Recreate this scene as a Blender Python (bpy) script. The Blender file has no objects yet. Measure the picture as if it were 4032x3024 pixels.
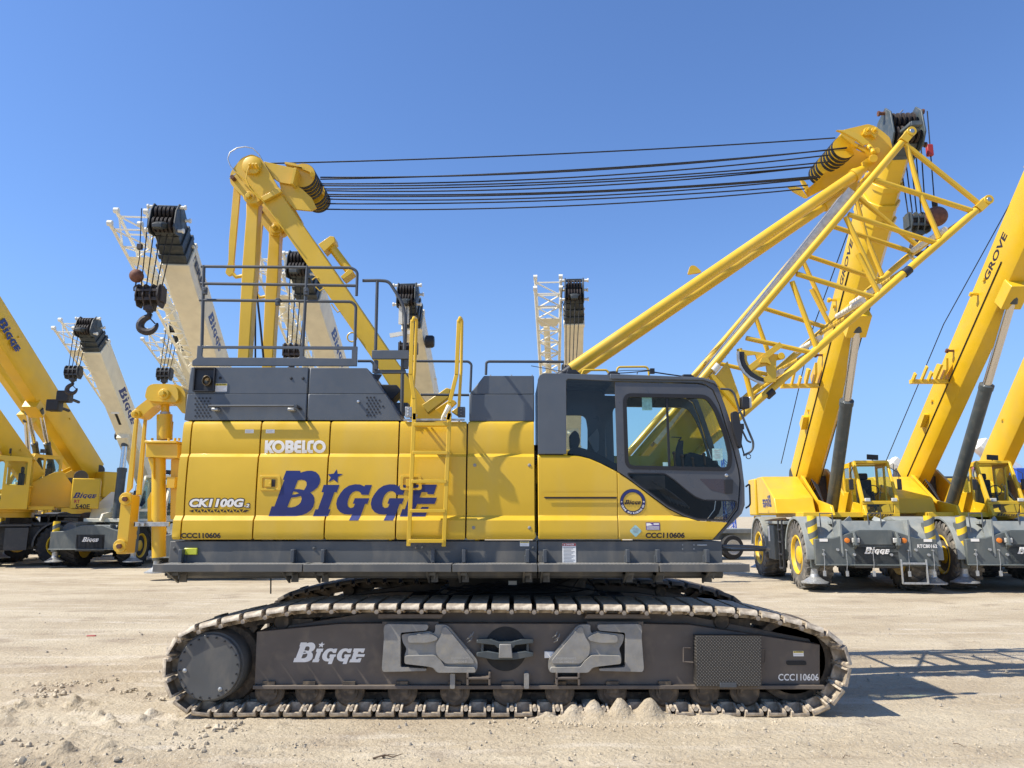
import bpy, bmesh, math, random
import numpy as np
from mathutils import Vector, Matrix
random.seed(7)
S = bpy.context.scene
COL = S.collection
# ------------------------------------------------------------------ camera
CAMZ = 1.905; PITCH = math.radians(10.0); FPX = 2953.0; CX, CY = 2016.0, 1512.0
cam_d = bpy.data.cameras.new("camera"); cam = bpy.data.objects.new("camera", cam_d); COL.objects.link(cam)
cam.location = (0, 0, CAMZ); cam.rotation_euler = (math.pi/2 + PITCH, 0, 0)
cam_d.sensor_width = 36; cam_d.lens = 36*FPX/4032; cam_d.clip_end = 3000; cam_d.clip_start = 0.05
S.camera = cam
# ------------------------------------------------------------------ sun and sky
SUNV = Vector((0.80, 0.21, -1.0)).normalized()          # direction the light travels
elev = math.asin(-SUNV.z); az = math.atan2(-SUNV.x, -SUNV.y)
sun_d = bpy.data.lights.new("sun", 'SUN'); sun = bpy.data.objects.new("sun", sun_d); COL.objects.link(sun)
sun_d.energy = 4.6; sun_d.angle = math.radians(0.5); sun_d.color = (1.0, 0.955, 0.87)
sun.rotation_euler = SUNV.to_track_quat('-Z', 'Y').to_euler(); sun.location = (-20, -5, 30)
W_ = bpy.data.worlds.new("World"); S.world = W_; W_.use_nodes = True
nt = W_.node_tree; bg = nt.nodes["Background"]; sky = nt.nodes.new("ShaderNodeTexSky")
sky.sky_type = 'NISHITA'; sky.sun_disc = False; sky.sun_elevation = elev; sky.sun_rotation = az
sky.altitude = 300; sky.air_density = 1.15; sky.dust_density = 0.25; sky.ozone_density = 4.5
_tc = nt.nodes.new('ShaderNodeTexCoord'); _sp = nt.nodes.new('ShaderNodeSeparateXYZ'); nt.links.new(_tc.outputs['Generated'], _sp.inputs[0])
_r = nt.nodes.new('ShaderNodeMapRange'); _r.interpolation_type = 'SMOOTHSTEP'; _r.inputs[1].default_value = -.02; _r.inputs[2].default_value = .38; _r.inputs[3].default_value = .72; _r.inputs[4].default_value = 0
nt.links.new(_sp.outputs[2], _r.inputs[0])
_m1 = nt.nodes.new('ShaderNodeMix'); _m1.data_type = 'RGBA'; _m1.blend_type = 'MULTIPLY'; _m1.inputs[0].default_value = 1; _m1.inputs[7].default_value = (.80, .93, 1.16, 1)
_m2 = nt.nodes.new('ShaderNodeMix'); _m2.data_type = 'RGBA'; _m2.inputs[7].default_value = (1.62, 2.8, 4.95, 1)
nt.links.new(sky.outputs[0], _m1.inputs[6]); nt.links.new(_m1.outputs[2], _m2.inputs[6]); nt.links.new(_r.outputs[0], _m2.inputs[0]); nt.links.new(_m2.outputs[2], bg.inputs[0]); bg.inputs[1].default_value = 0.110
S.view_settings.view_transform = 'Standard'; S.view_settings.look = 'None'
S.view_settings.exposure = 0.60; S.view_settings.gamma = 1.0
try:
    S.cycles.max_bounces = 8; S.cycles.transparent_max_bounces = 12; S.cycles.use_denoising = True
except Exception: pass
# ------------------------------------------------------------------ pixel -> world helpers
_c, _s = math.cos(PITCH), math.sin(PITCH)
def P(px, py, Y):
    u = (px-CX)/FPX; v = (CY-py)/FPX
    t = Y/(_c - v*_s)
    return Vector((u*t, Y, CAMZ + t*(_s + v*_c)))
class Z:
    def __init__(s, x0, y0, k): s.x0, s.y0, s.k = x0, y0, k
    def __call__(s, x, y, Y): return P(s.x0+x*s.k, s.y0+y*s.k, Y)
    def L(s, pts, Y): return [(lambda p: (p.x, p.z))(s(x, y, Y)) for x, y in pts]
zA = Z(0,700,.4823); zB = Z(0,1400,.5425); zC = Z(700,500,.5426); zD = Z(600,1350,.6028); zE = Z(1350,1050,.4521)
zF = Z(1400,1600,.4823); zG = Z(2050,1350,.6028); zH = Z(600,2200,.4973); zI = Z(1400,2250,.5425); zJ = Z(2400,2200,.4973)
zK = Z(2900,350,.5118); zL = Z(2700,1000,.6022); zM = Z(2850,1700,.5344); zN = Z(1020,1820,.33454); zO = Z(1000,1700,.14467)
zP = Z(700,1930,.14467); zS = Z(1130,2500,.14919); zV = Z(0,0,1.8228)   # zV: overview pixels
zQ = Z(0,1750,.3315); zR = Z(2550,1500,.3014); zT = Z(2200,1450,.2713); zU = Z(900,500,.24116)
def rnd(pts, r, n=5):
    out = []; N = len(pts)
    for i in range(N):
        a = Vector(pts[i-1]); b = Vector(pts[i]); c = Vector(pts[(i+1) % N])
        d1 = (a-b); d2 = (c-b); l = min(r, d1.length*.45, d2.length*.45)
        p = b + d1.normalized()*l; q = b + d2.normalized()*l
        for k in range(n+1):
            t = k/n; out.append(tuple(p*(1-t)**2 + b*2*t*(1-t) + q*t*t))
    return out
def circ(c, r, n=32, r2=None): return [(c[0]+r*math.cos(2*math.pi*i/n), c[1]+(r2 or r)*math.sin(2*math.pi*i/n)) for i in range(n)]
def catmull(pts, n=8, closed=False):
    pts = [Vector(p) for p in pts]; N = len(pts); out = []
    rng = range(N) if closed else range(N-1)
    for i in rng:
        if closed: p0, p1, p2, p3 = pts[i-1], pts[i], pts[(i+1) % N], pts[(i+2) % N]
        else: p0 = pts[max(i-1,0)]; p1 = pts[i]; p2 = pts[i+1]; p3 = pts[min(i+2,N-1)]
        for k in range(n):
            t = k/n
            out.append(0.5*((2*p1)+(p2-p0)*t+(2*p0-5*p1+4*p2-p3)*t*t+(3*p1-p0-3*p2+p3)*t**3))
    if not closed: out.append(pts[-1])
    return out
_cache = {}
def fill(loops, key=None):
    """triangulated 2-D area with holes -> verts, faces"""
    cu = bpy.data.curves.new("tmp", 'CURVE'); cu.dimensions = '2D'; cu.fill_mode = 'BOTH'
    for lp in loops:
        sp = cu.splines.new('POLY'); sp.points.add(len(lp)-1)
        for i, p in enumerate(lp): sp.points[i].co = (p[0], p[1], 0, 1)
        sp.use_cyclic_u = True
    ob = bpy.data.objects.new("tmp", cu); me = bpy.data.meshes.new_from_object(ob)
    V = [(v.co.x, v.co.y) for v in me.vertices]; F = [tuple(p.vertices) for p in me.polygons]
    bpy.data.objects.remove(ob); bpy.data.curves.remove(cu); bpy.data.meshes.remove(me)
    return V, F
def textmesh(s, bold=0.0, shear=0.0, spacing=1.0):
    k = (s, bold, shear, spacing)
    if k in _cache: return _cache[k]
    cu = bpy.data.curves.new("tmp", 'FONT'); cu.body = s; cu.size = 1; cu.offset = bold; cu.shear = shear; cu.space_character = spacing
    cu.resolution_u = 3
    ob = bpy.data.objects.new("tmp", cu); me = bpy.data.meshes.new_from_object(ob)
    V = [(v.co.x, v.co.y) for v in me.vertices]; F = [tuple(p.vertices) for p in me.polygons]
    bpy.data.objects.remove(ob); bpy.data.curves.remove(cu); bpy.data.meshes.remove(me)
    xs = [v[0] for v in V]; ys = [v[1] for v in V]; x0, x1, y0, y1 = min(xs), max(xs), min(ys), max(ys)
    V = [((x-x0)/(x1-x0), (y-y0)/(y1-y0)) for x, y in V]          # unit box
    _cache[k] = (V, F, (x1-x0)/(y1-y0)); return _cache[k]
class MB:
    def __init__(s, M=None): s.v = []; s.f = []; s.m = []; s.M = M; s.cm = 0
    def mat(s, i): s.cm = i; return s
    def add(s, vs, fs):
        b = len(s.v)
        for v in vs:
            v = Vector(v); s.v.append(s.M @ v if s.M else v)
        for f in fs: s.f.append(tuple(b+i for i in f)); s.m.append(s.cm)
        return s
    def hexa(s, c):   # 8 corners: 4 bottom, 4 top in same order
        return s.add(c, [(3,2,1,0),(4,5,6,7),(0,1,5,4),(1,2,6,5),(2,3,7,6),(3,0,4,7)])
    def box(s, x0, x1, y0, y1, z0, z1):
        return s.hexa([(x0,y0,z0),(x1,y0,z0),(x1,y1,z0),(x0,y1,z0),(x0,y0,z1),(x1,y0,z1),(x1,y1,z1),(x0,y1,z1)])
    def bar(s, a, b, w, h=None, up=(0,1,0)):
        a = Vector(a); b = Vector(b); h = h or w; d = (b-a).normalized(); u = Vector(up)
        if abs(d.dot(u)) > .98: u = Vector((1,0,0))
        x = d.cross(u).normalized()*w/2; y = x.cross(d).normalized()*h/2
        return s.hexa([a-x-y, a+x-y, a+x+y, a-x+y, b-x-y, b+x-y, b+x+y, b-x+y])
    def tube(s, pts, r, n=8, closed=False, r1=None):
        pts = [Vector(p) for p in pts]; N = len(pts); b = []; vs = []
        d0 = (pts[1]-pts[0]).normalized(); u = Vector((0,0,1)) if abs(d0.z) < .9 else Vector((1,0,0))
        x = d0.cross(u).normalized()
        for i, p in enumerate(pts):
            if closed: t = (pts[(i+1) % N]-pts[i-1])
            elif i == 0: t = pts[1]-pts[0]
            elif i == N-1: t = pts[-1]-pts[-2]
            else: t = (pts[i+1]-p).normalized()+(p-pts[i-1]).normalized()
            t = t.normalized() if t.length > 1e-9 else d0
            x = (x - t*x.dot(t)); x = x.normalized() if x.length > 1e-6 else t.orthogonal().normalized()
            y = t.cross(x); rr = r if r1 is None else r+(r1-r)*i/(N-1)
            for k in range(n):
                a = 2*math.pi*k/n; vs.append(p + x*rr*math.cos(a) + y*rr*math.sin(a))
        fs = []
        for i in range(N if closed else N-1):
            j = (i+1) % N
            for k in range(n): fs.append((i*n+k, i*n+(k+1) % n, j*n+(k+1) % n, j*n+k))
        if not closed: fs += [tuple(range(n))[::-1], tuple(range((N-1)*n, N*n))]
        return s.add(vs, fs)
    def cyl(s, a, b, r, n=20, r1=None): return s.tube([a, b], r, n, r1=r1)
    def lathe(s, o, ax, prof, n=32):
        """prof: (dist along axis, radius)"""
        o = Vector(o); ax = Vector(ax).normalized(); x = ax.orthogonal().normalized(); y = ax.cross(x); vs = []; fs = []
        for d, r in prof:
            for k in range(n):
                a = 2*math.pi*k/n; vs.append(o+ax*d+x*r*math.cos(a)+y*r*math.sin(a))
        for i in range(len(prof)-1):
            for k in range(n): fs.append((i*n+k, i*n+(k+1) % n, (i+1)*n+(k+1) % n, (i+1)*n+k))
        fs += [tuple(range(n))[::-1], tuple(range((len(prof)-1)*n, len(prof)*n))]
        return s.add(vs, fs)
    def sphere(s, c, r, n=16, sq=1.0):
        k = n//2
        return s.lathe(Vector(c)-Vector((0,0,r*sq)), (0,0,1), [(r*sq*(1-math.cos(math.pi*i/k)), max(r*math.sin(math.pi*i/k), 1e-4)) for i in range(k+1)], n)
    def plate(s, loops, Y0, Y1, fn=None):
        """polygon(s) in world XZ made solid between depths Y0 and Y1; fn(x,z,d) overrides placing"""
        if loops and not isinstance(loops[0][0], (tuple, list, Vector)): loops = [loops]
        V, F = fill(loops); n = len(V)
        fn = fn or (lambda x, z, d: (x, d, z))
        vs = [fn(x, z, Y0) for x, z in V]+[fn(x, z, Y1) for x, z in V]; fs = list(F)+[tuple(n+i for i in f[::-1]) for f in F]
        cnt = {}
        for f in F:
            for i in range(len(f)):
                e = (f[i], f[(i+1) % len(f)]); k = (min(e), max(e)); cnt.setdefault(k, []).append(e)
        for k, es in cnt.items():
            if len(es) == 1: a, b = es[0]; fs.append((b, a, n+a, n+b))
        return s.add(vs, fs)
    def flat(s, loops, fn):
        if loops and not isinstance(loops[0][0], (tuple, list, Vector)): loops = [loops]
        V, F = fill(loops); return s.add([fn(x, z) for x, z in V], F)
    def text(s, t, fn, bold=0.0, shear=0.0, spacing=1.0):
        """fn(u,v) with u,v in 0..1 -> point"""
        V, F, a = textmesh(t, bold, shear, spacing); return s.add([fn(u, v) for u, v in V], F)
    def each(s, name, mats, parent=None, **k):
        n = len(s.v); par = list(range(n))
        def fd(i):
            while par[i] != i: par[i] = par[par[i]]; i = par[i]
            return i
        for f in s.f:
            for i in f[1:]: par[fd(i)] = fd(f[0])
        gs = {}
        for fi, f in enumerate(s.f): gs.setdefault(fd(f[0]), []).append(fi)
        out = []
        for g in gs.values():
            m = MB(); mp = {}
            for fi in g:
                t = []
                for i in s.f[fi]:
                    if i not in mp: mp[i] = len(m.v); m.v.append(s.v[i])
                    t.append(mp[i])
                m.f.append(tuple(t)); m.m.append(s.m[fi])
            out.append(m.build(name, mats, parent, **k))
        return out
    def build(s, name, mats, parent=None, bevel=0, smooth=True, seg=2, ang=35):
        me = bpy.data.meshes.new(name)
        vs = [tuple(v) for v in s.v]; me.from_pydata(vs, [], s.f); me.update()
        mats = mats if isinstance(mats, (list, tuple)) else [mats]
        for m in mats: me.materials.append(m)
        if len(mats) > 1: me.polygons.foreach_set('material_index', s.m)
        bm = bmesh.new(); bm.from_mesh(me); bmesh.ops.recalc_face_normals(bm, faces=bm.faces)
        if bevel: bmesh.ops.remove_doubles(bm, verts=bm.verts, dist=1e-5)
        bm.to_mesh(me); bm.free()
        if smooth:
            me.polygons.foreach_set('use_smooth', [True]*len(me.polygons))
            me.set_sharp_from_angle(angle=math.radians(ang))
        o = bpy.data.objects.new(name, me); COL.objects.link(o)
        if bevel:
            b = o.modifiers.new('bevel', 'BEVEL'); b.width = bevel; b.segments = seg; b.limit_method = 'ANGLE'; b.angle_limit = math.radians(40)
        if parent: setp(o, parent)
        return o
def setp(o, parent):
    o.parent = parent
    if parent.type == 'EMPTY': o.matrix_parent_inverse = Matrix.Translation(-parent.location)
def tag(o, label=None, cat=None, group=None, kind=None):
    if label: o['label'] = label
    if cat: o['category'] = cat
    if group: o['group'] = group
    if kind: o['kind'] = kind
    return o
def thing(name, loc, label, cat, group=None):
    o = bpy.data.objects.new(name, None); COL.objects.link(o); o.location = loc; o.empty_display_size = .3
    return tag(o, label, cat, group)
# ------------------------------------------------------------------ materials
def lin(h):
    h = h.lstrip('#'); c = [int(h[i:i+2], 16)/255 for i in (0,2,4)]
    return tuple((x/12.92 if x <= .04045 else ((x+.055)/1.055)**2.4) for x in c)
def mat(name, col, rough=.5, metal=0, coat=0, var=.0, vscale=3, dirt=0, dirtcol=(.42,.36,.27), bump=0, bscale=40, spec=.5, streak=False):
    m = bpy.data.materials.new(name); m.use_nodes = True; t = m.node_tree; b = t.nodes["Principled BSDF"]
    b.inputs['Roughness'].default_value = rough; b.inputs['Metallic'].default_value = metal; b.inputs['Coat Weight'].default_value = coat
    b.inputs['Coat Roughness'].default_value = .12; b.inputs['Specular IOR Level'].default_value = spec
    b.inputs['Base Color'].default_value = (*col, 1)
    tc = t.nodes.new('ShaderNodeTexCoord'); last = None
    def noise(sc, det=4, dist=0, mp=None):
        n = t.nodes.new('ShaderNodeTexNoise'); n.inputs['Scale'].default_value = sc; n.inputs['Detail'].default_value = det
        n.inputs['Distortion'].default_value = dist
        if mp:
            mm = t.nodes.new('ShaderNodeMapping'); mm.inputs['Scale'].default_value = mp; t.links.new(tc.outputs['Object'], mm.inputs[0]); t.links.new(mm.outputs[0], n.inputs[0])
        else: t.links.new(tc.outputs['Object'], n.inputs[0])
        return n
    def ramp(src, a, b_, c0, c1):
        r = t.nodes.new('ShaderNodeMapRange'); r.inputs[1].default_value = a; r.inputs[2].default_value = b_; r.inputs[3].default_value = c0; r.inputs[4].default_value = c1
        t.links.new(src, r.inputs[0]); return r
    def mix(fac, A, B):
        x = t.nodes.new('ShaderNodeMix'); x.data_type = 'RGBA'; t.links.new(fac, x.inputs[0])
        for s_, val in ((6, A), (7, B)):
            if isinstance(val, tuple): x.inputs[s_].default_value = (*val, 1)
            else: t.links.new(val, x.inputs[s_])
        return x.outputs[2]
    cur = col
    if var:
        n = noise(vscale, 5); r = ramp(n.outputs[0], .35, .65, 0, 1)
        cur = mix(r.outputs[0], tuple(c*(1-var) for c in col), tuple(min(1, c*(1+var*.6)) for c in col))
    if dirt:
        n = noise(vscale*1.7, 8, .4, (1, 1, .35) if streak else None); r = ramp(n.outputs[0], .48, .78, 0, dirt)
        cur = mix(r.outputs[0], cur, dirtcol)
    if not isinstance(cur, tuple): t.links.new(cur, b.inputs['Base Color'])
    n = noise(vscale*4, 6); r = ramp(n.outputs[0], .3, .7, max(.02, rough-.08), min(1, rough+.12)); t.links.new(r.outputs[0], b.inputs['Roughness'])
    if bump:
        n = noise(bscale, 5); bp = t.nodes.new('ShaderNodeBump'); bp.inputs['Strength'].default_value = bump; bp.inputs['Distance'].default_value = .01
        t.links.new(n.outputs[0], bp.inputs['Height']); t.links.new(bp.outputs[0], b.inputs['Normal'])
    return m
M = {}
M['yellow'] = mat('yellow_paint', (.72,.440,.018), .40, coat=.2, var=.07, vscale=1.3, dirt=.24, dirtcol=(.60,.47,.22), streak=True)
M['yellow_rt'] = mat('yellow_machine_paint', (.74,.455,.014), .42, coat=.2, var=.07, vscale=1.2, dirt=.16, dirtcol=(.5,.36,.14))
M['grey'] = mat('dark_grey_paint', (.092,.103,.115), .42, coat=.12, var=.06, dirt=.10, dirtcol=(.25,.23,.2), streak=True)
M['grey_dusty'] = mat('dusty_grey_paint', (.098,.098,.092), .55, var=.1, dirt=.45, dirtcol=(.30,.25,.18), streak=True)
M['door'] = mat('cab_door_grey', (.075,.074,.078), .33, coat=.3, var=.06, dirt=.06)
M['frame'] = mat('track_frame_paint', (.125,.100,.078), .6, var=.12, vscale=4, dirt=.45, dirtcol=(.25,.19,.125))
M['cast'] = mat('cast_steel_paint', (.27,.255,.225), .48, var=.15, vscale=8, dirt=.4, dirtcol=(.4,.33,.2), bump=.15)
M['shoe'] = mat('track_shoe_steel', (.40,.325,.235), .6, var=.3, vscale=9, dirt=.95, dirtcol=(.74,.64,.48), bump=.4, bscale=25)
M['shoe_shaded'] = mat('shaded_dusty_track_shoe', (.10,.08,.058), .7, var=.3, vscale=6, dirt=.45, dirtcol=(.25,.2,.14), bump=.3)  # darker copy of the shoe steel, shade painted into the far track
M['link'] = mat('track_link_steel', (.085,.066,.046), .7, var=.35, vscale=8, dirt=.7, dirtcol=(.30,.22,.135))
M['black'] = mat('black_paint', (.018,.018,.02), .5, var=.1)
M['under'] = mat('underside_black', (.02,.019,.017), .75, var=.2, dirt=.25, dirtcol=(.1,.08,.06))
M['rail'] = mat('railing_grey_paint', (.068,.074,.08), .45, var=.06)
M['rope'] = mat('wire_rope', (.018,.018,.02), .55, metal=.3, bump=.5, bscale=200)
M['steel'] = mat('bare_steel', (.55,.55,.53), .35, metal=.9, var=.15)
M['galv'] = mat('galvanised_steel', (.47,.47,.45), .42, metal=.6, var=.2, vscale=20, dirt=.3, dirtcol=(.3,.27,.2))
M['chrome'] = mat('chrome_rod', (.62,.60,.58), .16, metal=1)
M['rust'] = mat('rusty_steel', (.15,.06,.035), .75, var=.3, vscale=10, bump=.3)
M['iron'] = mat('old_black_iron', (.045,.035,.03), .6, var=.3, vscale=10, dirt=.3, dirtcol=(.15,.09,.05))
M['cream'] = mat('cream_boom_paint', (.83,.75,.55), .5, var=.06, dirt=.16, dirtcol=(.50,.40,.24), streak=True)
M['cream_w'] = mat('off_white_paint', (.84,.80,.68), .45, var=.06, dirt=.15, dirtcol=(.42,.35,.22))
M['white'] = mat('white_lettering', (.90,.85,.76), .5, var=.04)
M['blue'] = mat('blue_lettering', (.012,.022,.14), .4, coat=.1)
M['blackink'] = mat('black_lettering', (.03,.018,.015), .5)
M['purple'] = mat('purple_decal', (.10,.05,.24), .5)
M['teal'] = mat('pale_teal_decal', (.33,.52,.5), .5, var=.2, vscale=40)
M['redink'] = mat('red_decal', (.42,.03,.04), .5)
M['yellow_s'] = mat('yellow_sticker', (.75,.55,.05), .5)
M['ink_grey'] = mat('grey_print', (.35,.34,.33), .6)
M['redrefl'] = mat('red_steel', (.4,.035,.03), .45)
M['bluetruck'] = mat('blue_machine_paint', (.02,.08,.42), .4, coat=.3, var=.1)
M['rt_grey'] = mat('grey_green_carrier_paint', (.098,.110,.103), .5, var=.08, dirt=.35, dirtcol=(.28,.27,.22), streak=True)
M['rt_light'] = mat('faded_carrier_deck_paint', (.25,.265,.245), .6, var=.15, dirt=.4, dirtcol=(.40,.37,.30))
M['rt_dark'] = mat('dark_carrier_paint', (.05,.052,.053), .55, var=.1, dirt=.25, dirtcol=(.18,.16,.13))
M['tyre'] = mat('dusty_tyre_rubber', (.11,.10,.085), .8, var=.2, vscale=3, dirt=.9, dirtcol=(.36,.31,.24), bump=.2)
M['tyre_black'] = mat('black_tyre_rubber', (.022,.022,.022), .8, var=.2, vscale=3, dirt=.25, dirtcol=(.12,.1,.08))
M['head'] = mat('dark_green_boom_head_paint', (.03,.038,.04), .5, var=.2, dirt=.15)
M['headgrey'] = mat('slate_boom_head_paint', (.065,.082,.086), .5, var=.15, dirt=.2)
M['gcyl'] = mat('dark_cylinder_paint', (.055,.066,.068), .42, var=.06, dirt=.12)
M['orange'] = mat('orange_marker_lens', (.8,.22,.02), .3)
M['lens'] = mat('lamp_lens', (.62,.6,.52), .2, coat=.5)
M['amber'] = mat('yellow_reflector', (.62,.62,.04), .3, coat=.3)
M['seat'] = mat('seat_fabric', (.035,.037,.04), .9)
M['rubber'] = mat('black_rubber_seal', (.012,.012,.014), .6)
M['wood'] = mat('dry_twig', (.12,.08,.05), .9)
M['clod'] = mat('dry_soil_clod', (.50,.415,.29), .95, var=.25, vscale=20)
M['stone'] = mat('pale_stone', (.38,.33,.26), .9, var=.2, vscale=30)
M['hiviz'] = mat('lime_cloth', (.55,.75,.05), .8)
M['trim'] = mat('white_building_panel', (.75,.75,.73), .6)
def glassmat(name, tint, gloss=.1, dark=0):
    m = bpy.data.materials.new(name); m.use_nodes = True; t = m.node_tree; t.nodes.clear()
    o = t.nodes.new('ShaderNodeOutputMaterial'); tr = t.nodes.new('ShaderNodeBsdfTransparent'); gl = t.nodes.new('ShaderNodeBsdfGlossy')
    tr.inputs[0].default_value = (*tint, 1); gl.inputs['Roughness'].default_value = .015; gl.inputs[0].default_value = (.9,.93,.95,1)
    fr = t.nodes.new('ShaderNodeFresnel'); fr.inputs[0].default_value = 1.5
    mr = t.nodes.new('ShaderNodeMath'); mr.operation = 'MULTIPLY_ADD'; mr.inputs[1].default_value = gloss*4; mr.inputs[2].default_value = 0
    mx = t.nodes.new('ShaderNodeMixShader'); t.links.new(fr.outputs[0], mr.inputs[0]); t.links.new(mr.outputs[0], mx.inputs[0])
    t.links.new(tr.outputs[0], mx.inputs[1]); t.links.new(gl.outputs[0], mx.inputs[2]); t.links.new(mx.outputs[0], o.inputs[0]); return m
M['glass'] = glassmat('tinted_cab_glass', (.84,.93,.89), .09)
M['glass_dark'] = glassmat('dark_cab_glass', (.62,.66,.67), .22)
M['glass_lo'] = glassmat('smoked_cab_glass', (.48,.46,.43), .10)
def chequer():
    m = bpy.data.materials.new('chequer_plate'); m.use_nodes = True; t = m.node_tree; b = t.nodes["Principled BSDF"]
    b.inputs['Roughness'].default_value = .45
    tc = t.nodes.new('ShaderNodeTexCoord'); mp = t.nodes.new('ShaderNodeMapping'); mp.inputs['Rotation'].default_value = (0, .785, 0); mp.inputs['Scale'].default_value = (46, 0, 46)
    v = t.nodes.new('ShaderNodeTexVoronoi'); v.inputs['Scale'].default_value = 1; v.inputs['Randomness'].default_value = 0
    r = t.nodes.new('ShaderNodeMapRange'); r.inputs[1].default_value = .22; r.inputs[2].default_value = .34; r.inputs[3].default_value = 1; r.inputs[4].default_value = 0
    bp = t.nodes.new('ShaderNodeBump'); bp.inputs['Strength'].default_value = 1; bp.inputs['Distance'].default_value = .004
    t.links.new(tc.outputs['Object'], mp.inputs[0]); t.links.new(mp.outputs[0], v.inputs['Vector']); t.links.new(v.outputs['Distance'], r.inputs[0])
    cm = t.nodes.new('ShaderNodeMix'); cm.data_type = 'RGBA'; cm.inputs[6].default_value = (.035,.031,.026,1); cm.inputs[7].default_value = (.12,.108,.092,1); t.links.new(r.outputs[0], cm.inputs[0]); t.links.new(cm.outputs[2], b.inputs['Base Color']); t.links.new(r.outputs[0], bp.inputs['Height']); t.links.new(bp.outputs[0], b.inputs['Normal']); return m  # dark base and paler dots put the plate's sparkle into the colour
M['chequer'] = chequer()
def grating():
    m = bpy.data.materials.new('walkway_grating'); m.use_nodes = True; t = m.node_tree; b = t.nodes["Principled BSDF"]
    b.inputs['Roughness'].default_value = .5; b.inputs['Metallic'].default_value = .3
    tc = t.nodes.new('ShaderNodeTexCoord'); w = t.nodes.new('ShaderNodeTexWave'); w.inputs['Scale'].default_value = 9; w.inputs['Distortion'].default_value = 0
    mp = t.nodes.new('ShaderNodeMapping'); mp.inputs['Rotation'].default_value = (0, 0, .5)
    r = t.nodes.new('ShaderNodeMix'); r.data_type = 'RGBA'; r.inputs[6].default_value = (.05,.05,.045,1); r.inputs[7].default_value = (.42,.40,.36,1)
    mr = t.nodes.new('ShaderNodeMapRange'); mr.inputs[1].default_value = .35; mr.inputs[2].default_value = .5
    t.links.new(tc.outputs['Object'], mp.inputs[0]); t.links.new(mp.outputs[0], w.inputs[0]); t.links.new(w.outputs['Fac'], mr.inputs[0]); t.links.new(mr.outputs[0], r.inputs[0])
    t.links.new(r.outputs[2], b.inputs['Base Color']); return m
M['grating'] = grating()
def stripes():
    m = bpy.data.materials.new('hazard_stripe_paint'); m.use_nodes = True; t = m.node_tree; b = t.nodes["Principled BSDF"]; b.inputs['Roughness'].default_value = .5
    tc = t.nodes.new('ShaderNodeTexCoord'); mp = t.nodes.new('ShaderNodeMapping'); mp.inputs['Rotation'].default_value = (0, .5, 0)
    w = t.nodes.new('ShaderNodeTexWave'); w.bands_direction = 'Z'; w.inputs['Scale'].default_value = 1.15
    r = t.nodes.new('ShaderNodeMapRange'); r.inputs[1].default_value = .48; r.inputs[2].default_value = .52
    x = t.nodes.new('ShaderNodeMix'); x.data_type = 'RGBA'; x.inputs[6].default_value = (.12,.13,.12,1); x.inputs[7].default_value = (.8,.52,.02,1)
    t.links.new(tc.outputs['Object'], mp.inputs[0]); t.links.new(mp.outputs[0], w.inputs[0]); t.links.new(w.outputs['Fac'], r.inputs[0]); t.links.new(r.outputs[0], x.inputs[0]); t.links.new(x.outputs[2], b.inputs['Base Color']); return m
M['stripes'] = stripes()
# ------------------------------------------------------------------ ground
def vnoise(X, Y, seed=0):
    xi = np.floor(X).astype(np.int64); yi = np.floor(Y).astype(np.int64); xf = X-xi; yf = Y-yi
    def h(a, b):
        n = (a*374761393 + b*668265263 + seed*1442695) & 0xffffffff
        n = ((n ^ (n >> 13))*1274126177) & 0xffffffff
        return ((n ^ (n >> 16)) & 0xffff)/65535.0
    u = xf*xf*(3-2*xf); v = yf*yf*(3-2*yf)
    return (h(xi,yi)*(1-u)+h(xi+1,yi)*u)*(1-v) + (h(xi,yi+1)*(1-u)+h(xi+1,yi+1)*u)*v
def fbm(X, Y, o=4, seed=0):
    r = 0; a = .5
    for i in range(o): r = r + a*vnoise(X*2**i, Y*2**i, seed+i); a *= .5
    return r
def rut(X, Y, x0, y0, x1, y1, w, d, ridge=.6):
    dx, dy = x1-x0, y1-y0; L = math.hypot(dx, dy); t = ((X-x0)*dx+(Y-y0)*dy)/L; s = ((X-x0)*-dy+(Y-y0)*dx)/L + .06*np.sin(t*1.7)
    m = np.clip(np.minimum(t, L-t)*1.5, 0, 1)
    e = np.exp(-((np.abs(s)-w)**2)/(2*(w*.35)**2))*d*ridge
    c = -np.exp(-(s**2)/(2*(w*.6)**2))*d
    tread = .25*d*np.sin((t+s*.8)*2*math.pi/.16)*np.exp(-(s**2)/(2*(w*.7)**2))
    return (e+c+tread)*m
def axis(fine0, fine1, df, lim0, lim1, g=1.12):
    a = list(np.arange(fine0, fine1, df)); st = df; x = fine1
    while x < lim1: a.append(x); st *= g; x += st
    a.append(lim1); st = df; x = fine0-df; b = []
    while x > lim0: b.append(x); st *= g; x -= st
    b.append(lim0); return np.array(b[::-1]+a)
gx = axis(-7.2, 7.2, .036, -900, 900); gy = axis(4.2, 9.6, .024, -60, 2500, 1.055)
GX, GY = np.meshgrid(gx, gy)
clumps = np.clip(fbm(GX*1.1, GY*1.6, 3, 11)-.38, 0, 1)*3.2
H = .035*(fbm(GX*.35, GY*.5, 3, 3)-.45) + .012*(fbm(GX*2.2, GY*4, 4, 5)-.45)
left = np.clip((-1.5-GX)/2.5, 0, 1)*np.clip((8.6-GY)/.6, 0, 1)
H += left*(.42*np.clip(fbm(GX*6, GY*7, 3, 8)-.52, 0, 1)*3*clumps)
H += .018*np.clip(fbm(GX*12, GY*14, 2, 21)-.5, 0, 1)*4
H += np.clip((8.4-GY)/1.2, 0, 1)*.03*np.clip(fbm(GX*2.6, GY*6, 4, 71)-.5, 0, 1)*2
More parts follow.
